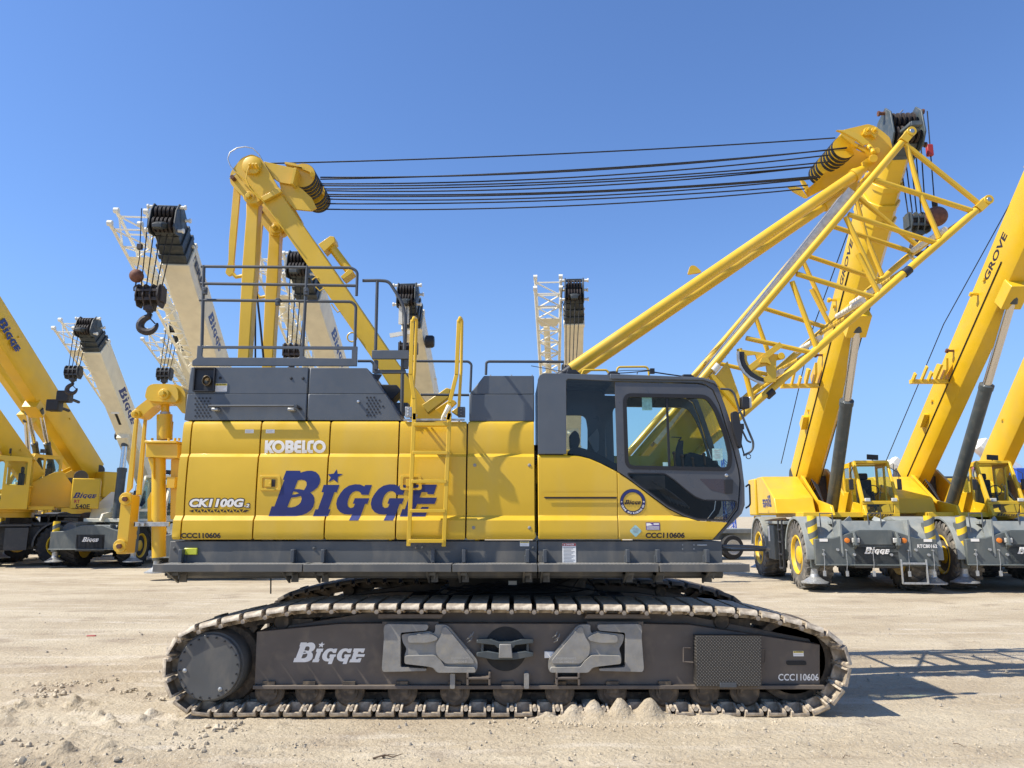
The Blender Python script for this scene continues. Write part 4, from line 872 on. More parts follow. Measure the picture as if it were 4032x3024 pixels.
q0, q1 = zK(912,385,9.11), zK(1005,440,9.11); m = MB(); m.add([zK(920,380,9.11), zK(1006,400,9.11), zK(995,446,9.11), zK(908,415,9.11)], [(0,1,2,3)]); m.build('rating_plate', M['galv'], spr, smooth=False)
# luffing ropes
rows = [(0,7,1,353,298),(1,0,1,383,319),(2,0,-1,387,320),(2,1,1,397,335),(3,2,-1,401,349),(4,3,1,408,360),(5,3,-1,412,361),(5,4,1,420,381),(6,5,-1,424,383),(7,6,1,430,385),(7,7,-1,440,400),(8,8,1,452,408)]
rp_m = []
lx = [582,692,692,692,692,700,705,708,708,708,705,703]; rx = [1804,1829,1832,1791,1796,1759,1752,1762,1771,1765,1745,1738]
for i, (a, b, sgn, yl, yr) in enumerate(rows):
    Ya = 9.25+a*.095; Yb = 9.22+b*.095
    p0 = zV(lx[i], yl, Ya); p1 = zV(rx[i], yr, Yb); pts = []
    for k in range(17):
        t = k/16; p = p0.lerp(p1, t); p.z -= (.10+.02*math.sin(i*2.3))*4*t*(1-t)*(1 if i else .5); pts.append(p)
    MB().tube(pts, .0095, 6).build('luffing_rope', M['rope'], C_)
# ---- lattice boom base section
YB = (8.97, 10.45); BW = YB[1]-YB[0]
def zb2(z, x, y): p = z(x, y, YB[0]); return Vector((p.x, 0, p.z))
UT = zb2(zK,1335,338); UB = zb2(zV,1345,1020); LT = zb2(zK,1925,862); LB = zb2(zV,1500,985)
def onU(z, x): a, b = UT, UB; t = (z-a.z)/(b.z-a.z); return a.lerp(b, t)
bm_ = MB()
for Y in YB:
    for a, b in ((UT+Vector((-.12,0,-.14)), UB), (LT+Vector((-.15,0,-.13)), LB)): bm_.tube([a+Vector((0,Y,0)), b+Vector((0,Y,0))], .046, 14)
boom = bm_.build('boom', M['yellow'], C_)
for Y in YB:
    for e, o_ in ((UT, Vector((-.12,0,-.14))), (LT, Vector((-.15,0,-.13)))):
        m = MB(); q = e+Vector((0,Y,0)); m.bar(q+o_*.9, q, .11, .09); m.lathe(q+Vector((0,-.055,0)), (0,1,0), [(0,.06),(.11,.06)], 24)
        m.mat(1).lathe(q+Vector((0,-.058,0)), (0,1,0), [(0,.03),(.116,.03)], 16); m.build('pin_lug', [M['yellow'], M['steel']], boom, bevel=.004)
seg = [(zK,1300,400,zK,1410,800,.033),(zK,1300,430,zK,1870,890,.036),(zK,1410,800,zK,1560,1150,.033),(zK,1060,700,zK,1800,935,.036),(zK,860,965,zK,1530,1185,.033),(zK,840,985,zK,1062,1466,.033),(zL,1125,0,zL,1260,255,.033),
 (zL,725,130,zL,1235,285,.033),(zL,695,180,zL,855,615,.033),(zL,395,550,zL,820,645,.03),(zL,350,620,zL,440,980,.033),(zL,165,790,zL,350,1010,.04),(zL,830,20,zL,925,480,.03),(zL,300,905,zL,420,930,.025)]
sg = []
for z0, x0, y0, z1, x1, y1, r in seg: sg.append((zb2(z0,x0,y0), zb2(z1,x1,y1), r))
for Y in YB:
    m = MB()
    for a, b, r in sg[:12]: m.tube([a+Vector((0,Y,0)), b+Vector((0,Y,0))], r, 10)
    m.build('lattice_bracing', M['yellow'], boom)
m = MB()
def chU(t): return (UT+Vector((-.12,0,-.14))).lerp(UB, t)
def chL(t): return (LT+Vector((-.15,0,-.13))).lerp(LB, t)
for f, ts in ((chL, (.02,.22,.40,.58,.74,.9)),):
    for i, t in enumerate(ts):
        a = f(t); m.tube([a+Vector((0,YB[0],0)), a+Vector((0,YB[1],0))], .026, 8)
        if i < len(ts)-1: b = f(ts[i+1]); ya, yb = (YB if i % 2 else YB[::-1]); m.tube([a+Vector((0,ya,0)), b+Vector((0,yb,0))], .024, 8)
for t in (.0,.32,.62): a = chU(t); m.tube([a+Vector((0,YB[0],0)), a+Vector((0,YB[1],0))], .026, 8)
m.each('cross_bracing', M['yellow'], boom)
m = MB()
for t in (.05,.3,.36,.52,.66,.8):
    a = chL(t); b = chL(t+.01); m.cyl(a+Vector((-.03,9.3,.04)), a+Vector((-.03,10.1,.04)), .035, 12)
m.each('guide_roller', M['cream_w'], boom)
# foot web plates
fpl = [zb2(zV,1598,815)-Vector((0,0,0)), zb2(zV,1345,1020), zb2(zV,1350,1060), zb2(zV,1480,1010), zb2(zV,1600,905)]
fl = [(p.x, p.z) for p in (zb2(zV,1572,780), zb2(zV,1348,1050), zb2(zV,1370,1068), zb2(zV,1500,992), zb2(zV,1575,930), zb2(zV,1600,905), zb2(zV,1600,860))]
for Y in YB: MB().plate(fl, Y-.0+.01, Y+.03).build('foot_plate', M['yellow'], boom)
m = MB(); a = zb2(zV,1362,1045); m.cyl((a.x, 8.9, a.z), (a.x, 10.5, a.z), .08, 20); m.build('foot_pin', M['yellow'], boom)
# foot bracket on the deck
m = MB()
for Y in (8.9, 10.5): m.plate([(a.x-.35, zd-.3), (a.x+.35, zd-.3), (a.x+.12, a.z+.08), (a.x-.12, a.z+.08)], Y, Y+.04)
m.build('foot_bracket', M['yellow'], C_)
# clamps and angle scale
for z0, x, y, mt in ((zL,190,745,'cream_w'),(zL,1445,115,'black'),(zL,548,910,'black')):
    q = z0(x, y, YB[0]); d = (UT-UB).normalized() if x < 300 else (LT-LB).normalized(); m = MB()
    m.cyl(q-d*.05, q+d*.05, .056, 16); m.build('tube_clamp', M[mt], boom)
ang = rnd(zL.L([(350,628),(500,650),(600,660),(645,665),(640,690),(585,700),(585,840),(500,845),(430,815),(385,780),(370,700)], 8.9), .02, 3)
a1_ = zL.L([(395,668),(450,662),(460,690),(430,730),(415,745),(395,700)], 8.9); a2_ = zL.L([(470,745),(520,735),(530,800),(505,805),(440,770)], 8.9)
m = MB(); m.plate([ang, a1_, a2_], 8.86, 8.89); m.bar(zL(415,750,8.85), zL(625,590,8.85), .07, .02); m.cyl(zL(625,665,8.86), zL(625,665,8.80), .04, 12); angp = m.build('boom_angle_indicator', M['yellow'], boom, bevel=.003)
ca = zL(590,640,8.85); cx_, cz_ = ca.x, ca.z; pts = []
arc = []
for k in range(17): t = k/16; th = math.radians(183+(250-183)*t); arc.append((cx_+.44*math.cos(th)+.0, cz_+.44*math.sin(th)))
arco = [(lambda p:(p.x,p.z))(zL(*q, 8.85)) for q in ((340,640),(342,690),(355,735),(380,775),(415,808),(460,832),(505,845))]; arci = [(lambda p:(p.x,p.z))(zL(*q, 8.85)) for q in ((380,642),(380,685),(392,725),(412,755),(440,780),(475,802),(508,815))]
m = MB(); m.plate(arco+arci[::-1], 8.83, 8.86); m.build('angle_scale', M['black'], angp)
m = MB(); m.plate([(x+(cx_-x)*-.035, z+(cz_-z)*-.035) for x, z in arco]+[(x+(cx_-x)*.02, z+(cz_-z)*.02) for x, z in arco][::-1], 8.82, 8.85); m.build('scale_rim', M['galv'], angp)
m = MB(); m.plate(rnd(zL.L([(480,712),(495,680),(530,672),(558,728),(545,722),(525,712)], 8.84), .01, 3), 8.82, 8.85); m.build('pointer', M['yellow'], angp)
# catwalk along the boom
a = zK(880,780,9.1); b = zV(1412,955,9.1); m = MB(); d = (b-a).normalized(); up = Vector((-d.z,0,d.x)); up = up if up.z > 0 else -up
m.bar(a+up*.03+Vector((0,.14,0)), b+up*.03+Vector((0,.14,0)), .03, .32, up=(0,1,0)); m.bar(a+Vector((0,-.02,0)), b+Vector((0,-.02,0)), .10, .012); m.bar(a+Vector((0,.3,0)), b+Vector((0,.3,0)), .10, .012)
m.build('catwalk', M['galv'], boom)
m = MB()
for k in range(60): t = k/60; q = a.lerp(b, t); m.bar(q-up*.05+Vector((0,0,0)), q-up*.015+d*.03+Vector((0,.28,0)), .012)
m.build('catwalk_rung', M['black'], boom)
# ---- backstop tubes
for Y in (9.16, 10.12):
    a = zV(1233,797,9.16); b = zV(1853,374,9.16); a.y = Y; b.y = Y; d = (b-a).normalized()
    m = MB(); m.tube([a, b], .072, 22); bs = m.build('backstop', M['yellow'], C_)
    MB().tube([a-d*.45, a], .055, 18).build('backstop_rod', M['black'], bs); MB().lathe(b-d*.08, d, [(0,.072),(0,.09),(.05,.09),(.1,.07),(.2,.05)], 20).build('backstop_end', M['yellow'], bs)
q = zL(45,112,9.16); m = MB(); m.plate(rnd([(q.x-.07,q.z-.05),(q.x-.03,q.z+.07),(q.x+.03,q.z+.07),(q.x+.12,q.z-.02)], .03, 3), 9.14, 9.18); m.build('lifting_lug', M['yellow'], C_, bevel=.004)
# ---- counterweight self-removal cylinder at the rear
YJ = 8.35
zz_ = lambda pts, Y=YJ: zB.L(pts, Y)
m = MB(); m.plate(rnd(zz_([(960,415),(985,380),(1075,310),(1110,225),(1150,206),(1290,210),(1320,230),(1345,270),(1345,410),(1325,420),(1270,350),(1180,345),(1110,370),(1020,450),(985,455)]), .03, 4), YJ, YJ+.22); arm = m.build('lifting_arm', M['yellow'], C_, bevel=.012)
m = MB(); m.plate(rnd(zz_([(1068,310),(1085,235),(1120,212),(1260,212),(1305,245),(1312,320),(1290,345),(1100,335)]), .05, 5), YJ-.06, YJ); m.build('arm_plate', M['yellow'], arm, bevel=.012)
pin(zB, 1190, 280, YJ-.08, .06, .035, par=arm)
pin(zB, 988, 425, YJ-.02, .05, .028, par=arm); 
m = MB(); m.plate(zz_([(968,455),(992,455),(950,960),(905,1010)]), YJ+.02, YJ+.05); m.plate(zz_([(1008,455),(1030,455),(988,1010),(952,1010)]), YJ+.1, YJ+.13); lnk = m.build('arm_link', M['yellow'], C_, bevel=.006)
m = MB(); m.plate(rnd(zz_([(888,1010),(965,1010),(962,1060),(925,1440),(850,1440),(850,1400),(880,1100)]), .02, 3), YJ-.02, YJ+.16); lw = m.build('link_bracket', M['yellow'], C_, bevel=.008)
pin(zB, 915, 1040, YJ-.04, .07, .03, par=lw); pin(zB, 872, 1382, YJ-.04, .07, .03, par=lw)
for x, y in ((912,1042),(870,1384)): q = zB(x, y, YJ-.1); MB().cyl(q, q+Vector((0,-.03,0)), .028, 6).build('bolt_head', M['rust'], lw)
def vcyl(z, x0, x1, y0, y1, Y, mt, name, par, nn=28):
    a = z((x0+x1)/2, y0, Y); b = z((x0+x1)/2, y1, Y); r = abs(z(x1, y0, Y).x-z(x0, y0, Y).x)/2
    return MB().cyl(Vector((a.x, Y, a.z)), Vector((b.x, Y, b.z)), r, nn, r1=r).build(name, M[mt], par)
jc = vcyl(zB, 1105,1200,740,1465, YJ+.1, 'yellow', 'lift_cylinder', C_)
vcyl(zB, 1142,1248,430,610, YJ+.12, 'yellow', 'cylinder_upper', jc); vcyl(zB, 1172,1228,345,430, YJ+.12, 'yellow', 'cylinder_neck', jc); vcyl(zB, 1165,1235,412,428, YJ+.12, 'galv', 'cylinder_collar', jc)
for k in range(5): pass
m = MB(); m.plate(zz_([(1065,620),(1300,622),(1300,640),(1065,640)]), YJ-.06, YJ+.3); m.plate(zz_([(1068,640),(1300,642),(1300,745),(1066,738)]), YJ-.03, YJ+.28); m.plate(zz_([(1070,740),(1115,742),(1115,900)]), YJ, YJ+.2); jb = m.build('cylinder_bracket', M['yellow'], C_, bevel=.008)
for x in (1088,1210,1255,1285): q = zB(x, 615, YJ); MB().cyl(Vector((q.x,YJ+.05,q.z)), Vector((q.x,YJ+.05,q.z+.03)), .014, 6).build('bracket_bolt', M['yellow'], jb)
m = MB(); m.plate(rnd(zz_([(1205,745),(1275,745),(1270,1190),(1200,1190)]), .02, 3), YJ+.12, YJ+.2); m.plate(zz_([(975,1040),(1000,985),(1075,975),(1100,960),(1100,1210),(975,1205)]), YJ+.3, YJ+.36); m.box(zB(1200,960,YJ).x, zB(1258,960,YJ).x, YJ+.02, YJ+.1, zB(1200,960,YJ).z, zB(1200,880,YJ).z); m.build('cylinder_mount', M['yellow'], C_, bevel=.008)
m = MB(); a = zB(988,1240,YJ); b = zB(1245,1208,YJ); m.box(a.x,b.x,YJ-.06,YJ-.03,a.z,b.z); m.box(a.x,a.x+.02,YJ-.06,YJ+.2,a.z,b.z); st = m.build('strap_band', M['galv'], C_, bevel=.004)
for x in (1008,1046): q = zB(x,1225,YJ-.06); MB().cyl(q, q+Vector((0,-.03,0)), .016, 6).build('strap_bolt', M['galv'], st)
m = MB(); m.cyl(zB(1248,480,YJ+.15), zB(1238,610,YJ+.15), .018, 8); m.cyl(zB(1190,1250,YJ+.1), zB(1170,1440,YJ+.1), .03, 10); m.build('guide_rod', M['yellow'], C_)
MB().plate(zz_([(1300,560),(1345,560),(1345,470),(1330,470)]), 8.5, 9.5).build('rear_bulkhead', M['yellow'], C_, bevel=.01)
# =================================================================== CRAWLER TRACKS
YN0, TW = 7.58, .91
loop_px = [(455,1554),(520,1555),(700,1555),(900,1555),(1100,1555),(1300,1555),(1500,1555),(1690,1555),(1745,1552),(1790,1536),(1824,1503),(1841,1456),(1838,1415),(1820,1385),(1786,1360),(1742,1344),(1698,1332),(1652,1322),(1605,1316),(1557,1312),(1461,1309.5),(1319,1308),(1100,1306),(900,1305.5),(755,1305.5),(706,1305.5),(656,1307),(607,1312),(558,1320),(509,1329),(460,1340),(411,1354),(380,1372),(357,1405),(347,1442),(352,1485),(372,1522),(405,1545)]
LP = [zV(x, y, YN0) for x, y in loop_px]; LP = [Vector((p.x, 0, max(p.z, .012))) for p in LP]
LP = catmull(LP, 8, closed=True)
cum = [0]
for i in range(len(LP)): cum.append(cum[-1]+(LP[(i+1) % len(LP)]-LP[i]).length)
NSH = 65; LT_ = cum[-1]
def at(s):
    s %= LT_
    for i in range(len(LP)):
        if cum[i+1] >= s: f = (s-cum[i])/(cum[i+1]-cum[i]); return LP[i].lerp(LP[(i+1) % len(LP)], f)
    return LP[0]
PT = LT_/NSH
def shoe_meshes():
    out = []
    h = PT*.39
    m = MB(); sec = [(0,-.040),(.006,-.022),(.025,-.004),(.045,0),(TW-.045,0),(TW-.025,-.004),(TW-.006,-.022),(TW,-.040),(TW,-.048),(TW-.02,-.04),(TW-.05,-.022),(.05,-.022),(.02,-.04),(0,-.048)]
    n = len(sec)
    for s0, s1 in ((-h, h),):
        vs = [(s0, w, d) for w, d in sec]+[(s1, w, d) for w, d in sec]
        m.add(vs, [(i, (i+1) % n, n+(i+1) % n, n+i) for i in range(n)])
        for base in (0, n):   # end caps as quads
            for i in range(6): m.add([vs[base+i], vs[base+i+1], vs[base+13-i-1+0], vs[base+13-i]], [(0,1,2,3)])
    m.build('tmpshoe', M['shoe'])
    o = bpy.data.objects['tmpshoe']; out.append(o.data); bpy.data.objects.remove(o)
    m = MB()
    for sx in (-1, 1):   # side walls of the bucket
        x0 = sx*h; x1 = sx*(h-.022); x2 = sx*(h-.004); x3 = sx*(h-.024)
        for wa, wb, da, db in ((.004,.16,.060,.10),(TW-.16,TW-.004,.10,.060),(.16,TW-.16,.10,.10)): m.add([(x0,wa,-.03),(x1,wa,-.03),(x3,wa,-da),(x2,wa,-da),(x0,wb,-.03),(x1,wb,-.03),(x3,wb,-db),(x2,wb,-db)], [(0,1,2,3),(7,6,5,4),(0,4,5,1),(1,5,6,2),(2,6,7,3),(3,7,4,0)])
    m.box(-h+.01, h-.01, .20, .22, -.10, -.02); m.box(-h+.01, h-.01, TW-.22, TW-.20, -.10, -.02)
    m.box(-h*.9, h*.9, .30, TW-.30, -.10, -.02)
    m.mat(1); m.box(-PT*.56, PT*.56, .34, .40, -.16, -.06); m.box(-PT*.56, PT*.56, TW-.40, TW-.34, -.16, -.06); m.cyl((PT*.5,.33,-.115), (PT*.5,TW-.33,-.115), .03, 10)
    m.mat(0); m.cyl((PT*.5,.03,-.075), (PT*.5,.14,-.075), .022, 10)
    m.build('tmpshoe', [M['shoe'], M['link']]); o = bpy.data.objects['tmpshoe']; out.append(o.data); bpy.data.objects.remove(o)
    return out
def join_me(a, b):
    bm = bmesh.new(); bm.from_mesh(a); bm.from_mesh(b); me = bpy.data.meshes.new('track_shoe'); n = len(a.polygons)
    bm.faces.ensure_lookup_table()
    bm.to_mesh(me); bm.free(); me.materials.append(M['shoe']); me.materials.append(M['link'])
    me.polygons.foreach_set('use_smooth', [True]*len(me.polygons)); me.set_sharp_from_angle(angle=math.radians(35)); return me
sa, sb = shoe_meshes(); shoe_me = join_me(sa, sb); shoe_me2 = shoe_me.copy(); shoe_me2.materials.clear(); shoe_me2.materials.append(M['shoe_shaded']); shoe_me2.materials.append(M['link'])
def shoe_mats(y0, flip=False):
    r = []
    for i in range(NSH):
        s = (i+.5)*PT; p = at(s); t = (at(s+PT*.42)-at(s-PT*.42)).normalized(); n = Vector((-t.z, 0, t.x)); cen = Vector((0,0,.55))
        if n.dot(p-cen) < 0: n = -n
        w = Vector((0,1,0)); jit = .5*math.sin(i*12.9)*.006
        m = Matrix(((t.x, 0, n.x, p.x), (0, 1, 0, y0+jit), (t.z, 0, n.z, p.z), (0,0,0,1))); r.append((m, p))
    return r
def FX(z, x, y, Y=7.72): return z(x, y, Y)
def V2(x, y, Y=7.72): p = zV(x, y, Y); return (p.x, p.z)
frame_loop = [V2(554,1365),(V2(733,1348)),V2(828,1347),V2(1396,1348),V2(1491,1350),V2(1772,1393),V2(1772,1479),V2(549,1479)]
def build_track(y0, near):
    yf = y0+.15
    m = MB(); m.plate(frame_loop, yf, y0+TW-.15); 
    up = [V2(575,1362),V2(700,1342),V2(800,1325),V2(1440,1325),V2(1520,1338),V2(1760,1385),V2(1765,1400),V2(560,1400)]
    m.plate(up, yf+.12, y0+TW-.25)
    a = V2(549,1479); b = V2(1778,1479); m.box(a[0], b[0], yf-.05, yf+.05, a[1]-.035, a[1]); m.box(a[0]+.1, b[0]-.1, yf+.05, y0+TW-.15, a[1]-.03, a[1]+.01)
    fr = m.build('track_frame', M['frame'], C_, bevel=.008)
    # rollers, sprocket, idler
    for x in (588,674,759,872,984,1097,1208,1320,1431,1518,1604):
        c = V2(x, 1489, y0+.25 if near else 7.83); m = MB(); r = .145
        m.lathe((c[0], y0+.14, c[1]), (0,1,0), [(0,.05),(0,.085),(.02,.085),(.02,r-.02),(.035,r),(.08,r),(.12,r-.03),(.5,r-.03),(.54,r),(.58,r),(.6,r-.02)], 28); m.box(c[0]-.06, c[0]+.06, y0+.12, y0+.15, c[1]-.01, c[1]+.1); m.build('track_roller', M['link'], fr)
    for x in (613, 1555):
        c = V2(x, 1341, 7.9); m = MB(); m.lathe((c[0], y0+.25, c[1]), (0,1,0), [(0,.04),(0,.07),(.03,.09),(.10,.1),(.3,.1),(.40,.09),(.42,.04)], 24); m.box(c[0]+.05, c[0]+.3, y0+.3, y0+.6, c[1]-.2, c[1]+.02); m.build('carrier_roller', M['link'], fr)
    c = V2(470, 1440, 7.75)
    m = MB(); m.lathe((c[0], y0+.3, c[1]), (0,1,0), [(0,.1),(0,.38),(.04,.40),(.28,.40),(.32,.38),(.32,.1)], 40)
    for k in range(14):
        t = k*math.pi/7; m.bar((c[0]+.36*math.cos(t), y0+.46, c[1]+.36*math.sin(t)), (c[0]+.47*math.cos(t), y0+.46, c[1]+.47*math.sin(t)), .07, .22)
    m.build('drive_sprocket', M['link'], fr, bevel=.006)
    if near:
        d = zH(445,860,7.62); r = 235*zH.k/FPX*7.62*1.01
        m = MB(); m.lathe((d.x, 7.62, d.z), (0,1,0), [(0,r*.98),(.006,r),(.05,r),(.05,r*1.06),(.09,r*1.09),(.26,r*1.09),(.27,r*1.0),(.4,r)], 56); cv = m.build('drive_cover', M['grey_dusty'], fr)
        for k in range(20):
            t = k*math.pi/10+.1; q = (d.x+r*.92*math.cos(t), 7.618, d.z+r*.92*math.sin(t)); MB().cyl(q, (q[0], 7.606, q[2]), .009, 6).build('cover_bolt', M['black'], cv)
        for x, y in ((255,887),(535,1035)): q = zH(x, y, 7.615); MB().lathe((q.x,7.62,q.z),(0,-1,0),[(0,.022),(.006,.02),(.012,.008),(.013,.001)],14).build('oil_plug', M['galv'], cv)
    c = V2(1712, 1424, 7.85)
    m = MB()
    lo = circ(c, .40, 48); hs = []
    for k in range(5):
        t0 = math.radians(72*k+18-24); t1 = math.radians(72*k+18+24); hs.append([(c[0]+.30*math.cos(t0+(t1-t0)*j/8), c[1]+.30*math.sin(t0+(t1-t0)*j/8)) for j in range(9)]+[(c[0]+.17*math.cos(t1-(t1-t0)*j/5), c[1]+.17*math.sin(t1-(t1-t0)*j/5)) for j in range(6)])
    m.plate([lo]+hs, y0+.40, y0+.52); m.lathe((c[0], y0+.28, c[1]), (0,1,0), [(.0,.33),(0,.40),(.07,.41),(.29,.41),(.36,.40),(.36,.33),(.2,.33),(.1,.33),(0,.33)], 40); m.build('idler_wheel', M['link'], fr)
    return fr
frN = build_track(YN0, True)
first = None
near_sh = []
for m_, p in shoe_mats(YN0):
    o = bpy.data.objects.new('track_shoe', shoe_me); COL.objects.link(o); o.parent = frN; o.matrix_basis = m_; near_sh.append(o)
frF = build_track(10.72, False)
rest = MB()
for m_, p in shoe_mats(10.72):
    if p.z > .80 and p.x < 3.4:
        o = bpy.data.objects.new('track_shoe', shoe_me2); COL.objects.link(o); o.parent = frF; o.matrix_basis = m_
    else:
        b = len(rest.v); rest.v += [m_ @ v.co for v in shoe_me2.vertices]
        for f in shoe_me2.polygons: rest.f.append(tuple(b+i for i in f.vertices)); rest.m.append(f.material_index)
o = rest.build('track_shoes', [M['shoe_shaded'], M['link']], frF); o['kind'] = 'stuff'
# carbody and slewing ring
m = MB(); a = V2(1105,1290,9.6); cxr = P(2016+20, 2300, 9.65).x
m.box(cxr-1.0, cxr+1.0, 8.45, 10.8, .45, .98); m.plate([(cxr-1.5,.42),(cxr+1.5,.42),(cxr+1.2,.9),(cxr-1.2,.9)], 8.4, 8.8); m.plate([(cxr-1.5,.42),(cxr+1.5,.42),(cxr+1.2,.9),(cxr-1.2,.9)], 10.4, 10.75); m.box(cxr-1.45,cxr-.95,8.3,10.9,.5,.86); m.box(cxr+.95,cxr+1.45,8.3,10.9,.5,.86)
m.build('carbody', M['under'], C_, bevel=.02)
m = MB(); m.lathe((cxr, YC, .96), (0,0,1), [(0,.95),(.08,.95),(.08,.85),(.2,.85),(.2,.97),(.36,.97),(.38,.9),(.46,.9)], 56)
m.build('slewing_ring', M['under'], C_)
m = MB()
for k in range(5): m.tube([(cxr-1.0+k*.1, 8.75, 1.0), (cxr-.8+k*.2, 8.7, 1.12+.02*k), (cxr-.3+k*.3, 8.72, 1.08), (cxr+.4+.1*k, 8.8, 1.2)], .012, 6)
m.build('hydraulic_hose', M['black'], C_)
q0, q1 = zI(1110,96,8.68), zI(1170,68,8.68); m = MB(); m.box(q0.x,q1.x,8.66,8.68,q0.z,q1.z); m.build('ring_label', M['white'], C_)
# ---- fittings on the near track frame
YF = YN0+.15
def fpl(pts, y0, y1, name, mt, bev=.008, r=0, par=None, z=zI):
    lp = z.L(pts, 7.68)
    if r: lp = rnd(lp, r, 3)
    return MB().plate(lp, y0, y1).build(name, M[mt], par or frN, bevel=bev)
mir = lambda pts: [(2283-x, y) for x, y in pts][::-1]
br_ = [(215,385),(240,378),(525,382),(532,400),(518,425),(330,440),(330,690),(520,700),(515,716),(205,724),(195,700),(212,470),(208,420)]
cs = [(578,388),(600,383),(655,385),(680,400),(885,640),(886,700),(872,730),(590,732),(562,695),(520,685),(356,668),(358,600),(375,560),(345,515),(332,455),(540,432),(570,450),(582,420)]
for fn_ in (lambda p: p, mir):
    fpl(fn_([(190,368),(600,368),(600,740),(190,740)]), YF-.012, YF, 'recess_plate', 'frame', 0)
    fpl(fn_([(330,440),(600,440),(600,695),(330,695)]), YF-.016, YF-.01, 'pocket', 'under', 0)
    fpl(fn_(br_), YF-.09, YF-.012, 'frame_bracket', 'cast', .008, .02)
    c0 = fpl(fn_(cs), YF-.07, YF-.012, 'steel_casting', 'cast', .014, .03)
    fpl(fn_([(640,400),(662,398),(860,640),(860,660),(655,662),(630,640),(590,600),(585,520),(620,470)]), YF-.10, YF-.068, 'casting_web', 'cast', .02, .03, c0)
    fpl(fn_([(362,605),(575,600),(625,640),(655,685),(870,688),(875,725),(600,726),(570,690),(520,680),(362,662)]), YF-.115, YF-.068, 'casting_rib', 'cast', .012, .02, c0)
    fpl(fn_([(385,460),(540,440),(600,475),(590,495),(520,512),(385,512)]), YF-.10, YF-.068, 'casting_rib', 'cast', .02, .03, c0)
    for x, y in ((820,478),(838,462),(828,498)): q = zI(*fn_([(x, y)])[0], 7.68); MB().tube([q+Vector((-.02,0,-.02)), q+Vector((.01,-.03,.0)), q+Vector((.025,0,.03))], .006, 6).build('wire_clip', M['cast'], frN)
q = zI(1088,562,7.72); MB().lathe((q.x, YF-.004, q.z), (0,1,0), [(0,.21),(.01,.21)], 40).build('hub_hole', M['under'], frN)
for pts, y0, y1 in (([(880,490),(985,487),(1040,505),(1130,505),(1200,487),(1290,490),(1290,515),(1160,530),(1145,550),(1030,550),(1010,530),(880,515)], YF-.10, YF-.02), ([(880,585),(960,572),(1035,585),(1140,585),(1230,572),(1290,585),(1290,608),(1150,635),(1000,635),(880,612)], YF-.10, YF-.02), ([(1045,520),(1130,520),(1140,620),(1040,620)], YF-.12, YF-.03), ([(912,515),(930,515),(930,585),(912,585)], YF-.08, YF-.02), ([(1240,515),(1258,515),(1258,585),(1240,585)], YF-.08, YF-.02)):
    fpl(pts, y0, y1, 'hub_bracket', 'gcyl' if y0 > YF-.11 else 'cast', .006)  # paler centre block has its lit look put into the colour
for x in (810, 1450):
    m = MB(); a = zI(x, 812, 7.7); b = zI(x+172, 722, 7.7)
    m.box(a.x, a.x+.02, YF-.13, YF, a.z, b.z); m.box(b.x-.02, b.x, YF-.13, YF, a.z, b.z); m.box(a.x, b.x, YF-.13, YF, b.z-.06, b.z-.04); m.build('frame_step', M['frame'], frN, bevel=.004)
for x in (705, 1242): m = MB(); q = zI(x, 795, 7.65); m.plate(rnd([(q.x-.025,q.z-.07),(q.x+.022,q.z-.07),(q.x+.022,q.z+.07),(q.x-.025,q.z+.07)], .012, 3), YF-.09, YF); m.build('frame_lug', M['cast'], frN, bevel=.004)
fpl([(1372,585),(1440,587),(1435,632),(1372,632)], YF-.03, YF, 'white_plate', 'white', .002)
fpl([(160,310),(640,312),(620,345),(160,345)], YF-.03, YF+.1, 'frame_ledge', 'frame', .006); fpl([(1660,345),(1680,310),(2130,312),(2145,345)], YF-.03, YF+.1, 'frame_ledge', 'frame', .006)
# company name on the frame
m = MB(); bigge(m, lambda u, v: (lambda p: (p.x, YF-.003, p.z))(zS(165+u*1897, 718-v*1897*1.02, YF))); m.build('company_lettering', M['white'], frN, smooth=False)
m = MB(); m.text('CCC110606', lambda u, v: (lambda p: (p.x, YF-.003, p.z))(zJ(1335+u*320, 965-v*55, YF)), bold=.02); m.build('fleet_number', M['white'], frN, smooth=False)
sticker(zJ, 1455,730,1535,772, YF-.001, 'yellow_s', .35, 'CAUTION', frN, lines=1)
fpl([(1412,815),(1570,815),(1575,850),(1416,850)], YF-.006, YF, 'frame_slot', 'under', 0, .03, None, zJ)
st = fpl([(667,600),(1180,602),(1180,995),(672,995)], YF-.14, YF-.015, 'step_box', 'chequer', .004, 0, None, zJ)
m = MB(); m.tube([zJ(640,705,7.66), zJ(585,702,7.66), zJ(585,815,7.66), zJ(662,822,7.66)], .008, 8); m.build('step_handle', M['frame'], st)
m = MB(); m.tube([zJ(1185,712,7.66), zJ(1235,716,7.66), zJ(1230,822,7.66), zJ(1180,820,7.66)], .008, 8); m.build('step_handle', M['frame'], st)
fpl([(852,965),(982,965),(982,1000),(852,1000)], YF-.155, YF-.14, 'step_latch', 'rail', .003, 0, st, zJ)
m = MB(); m.text('J02F00167P2', lambda u, v: (lambda p: (p.x, YF-.118, p.z))(zI(692+u*140, 642-v*20, 7.6))); m.text('DI3404 0', lambda u, v: (lambda p: (p.x, YF-.118, p.z))(zI(710+u*95, 662-v*16, 7.6))); m.build('cast_lettering', M['galv'], c0, smooth=False)
m = MB(); m.text('J002F00168P2', lambda u, v: (lambda p: (p.x, YF-.118, p.z))(zI(1452+u*150, 645-v*20, 7.6))); m.text('DI 9404 0', lambda u, v: (lambda p: (p.x, YF-.118, p.z))(zI(1482+u*100, 666-v*16, 7.6))); m.build('cast_lettering', M['galv'], c0, smooth=False)
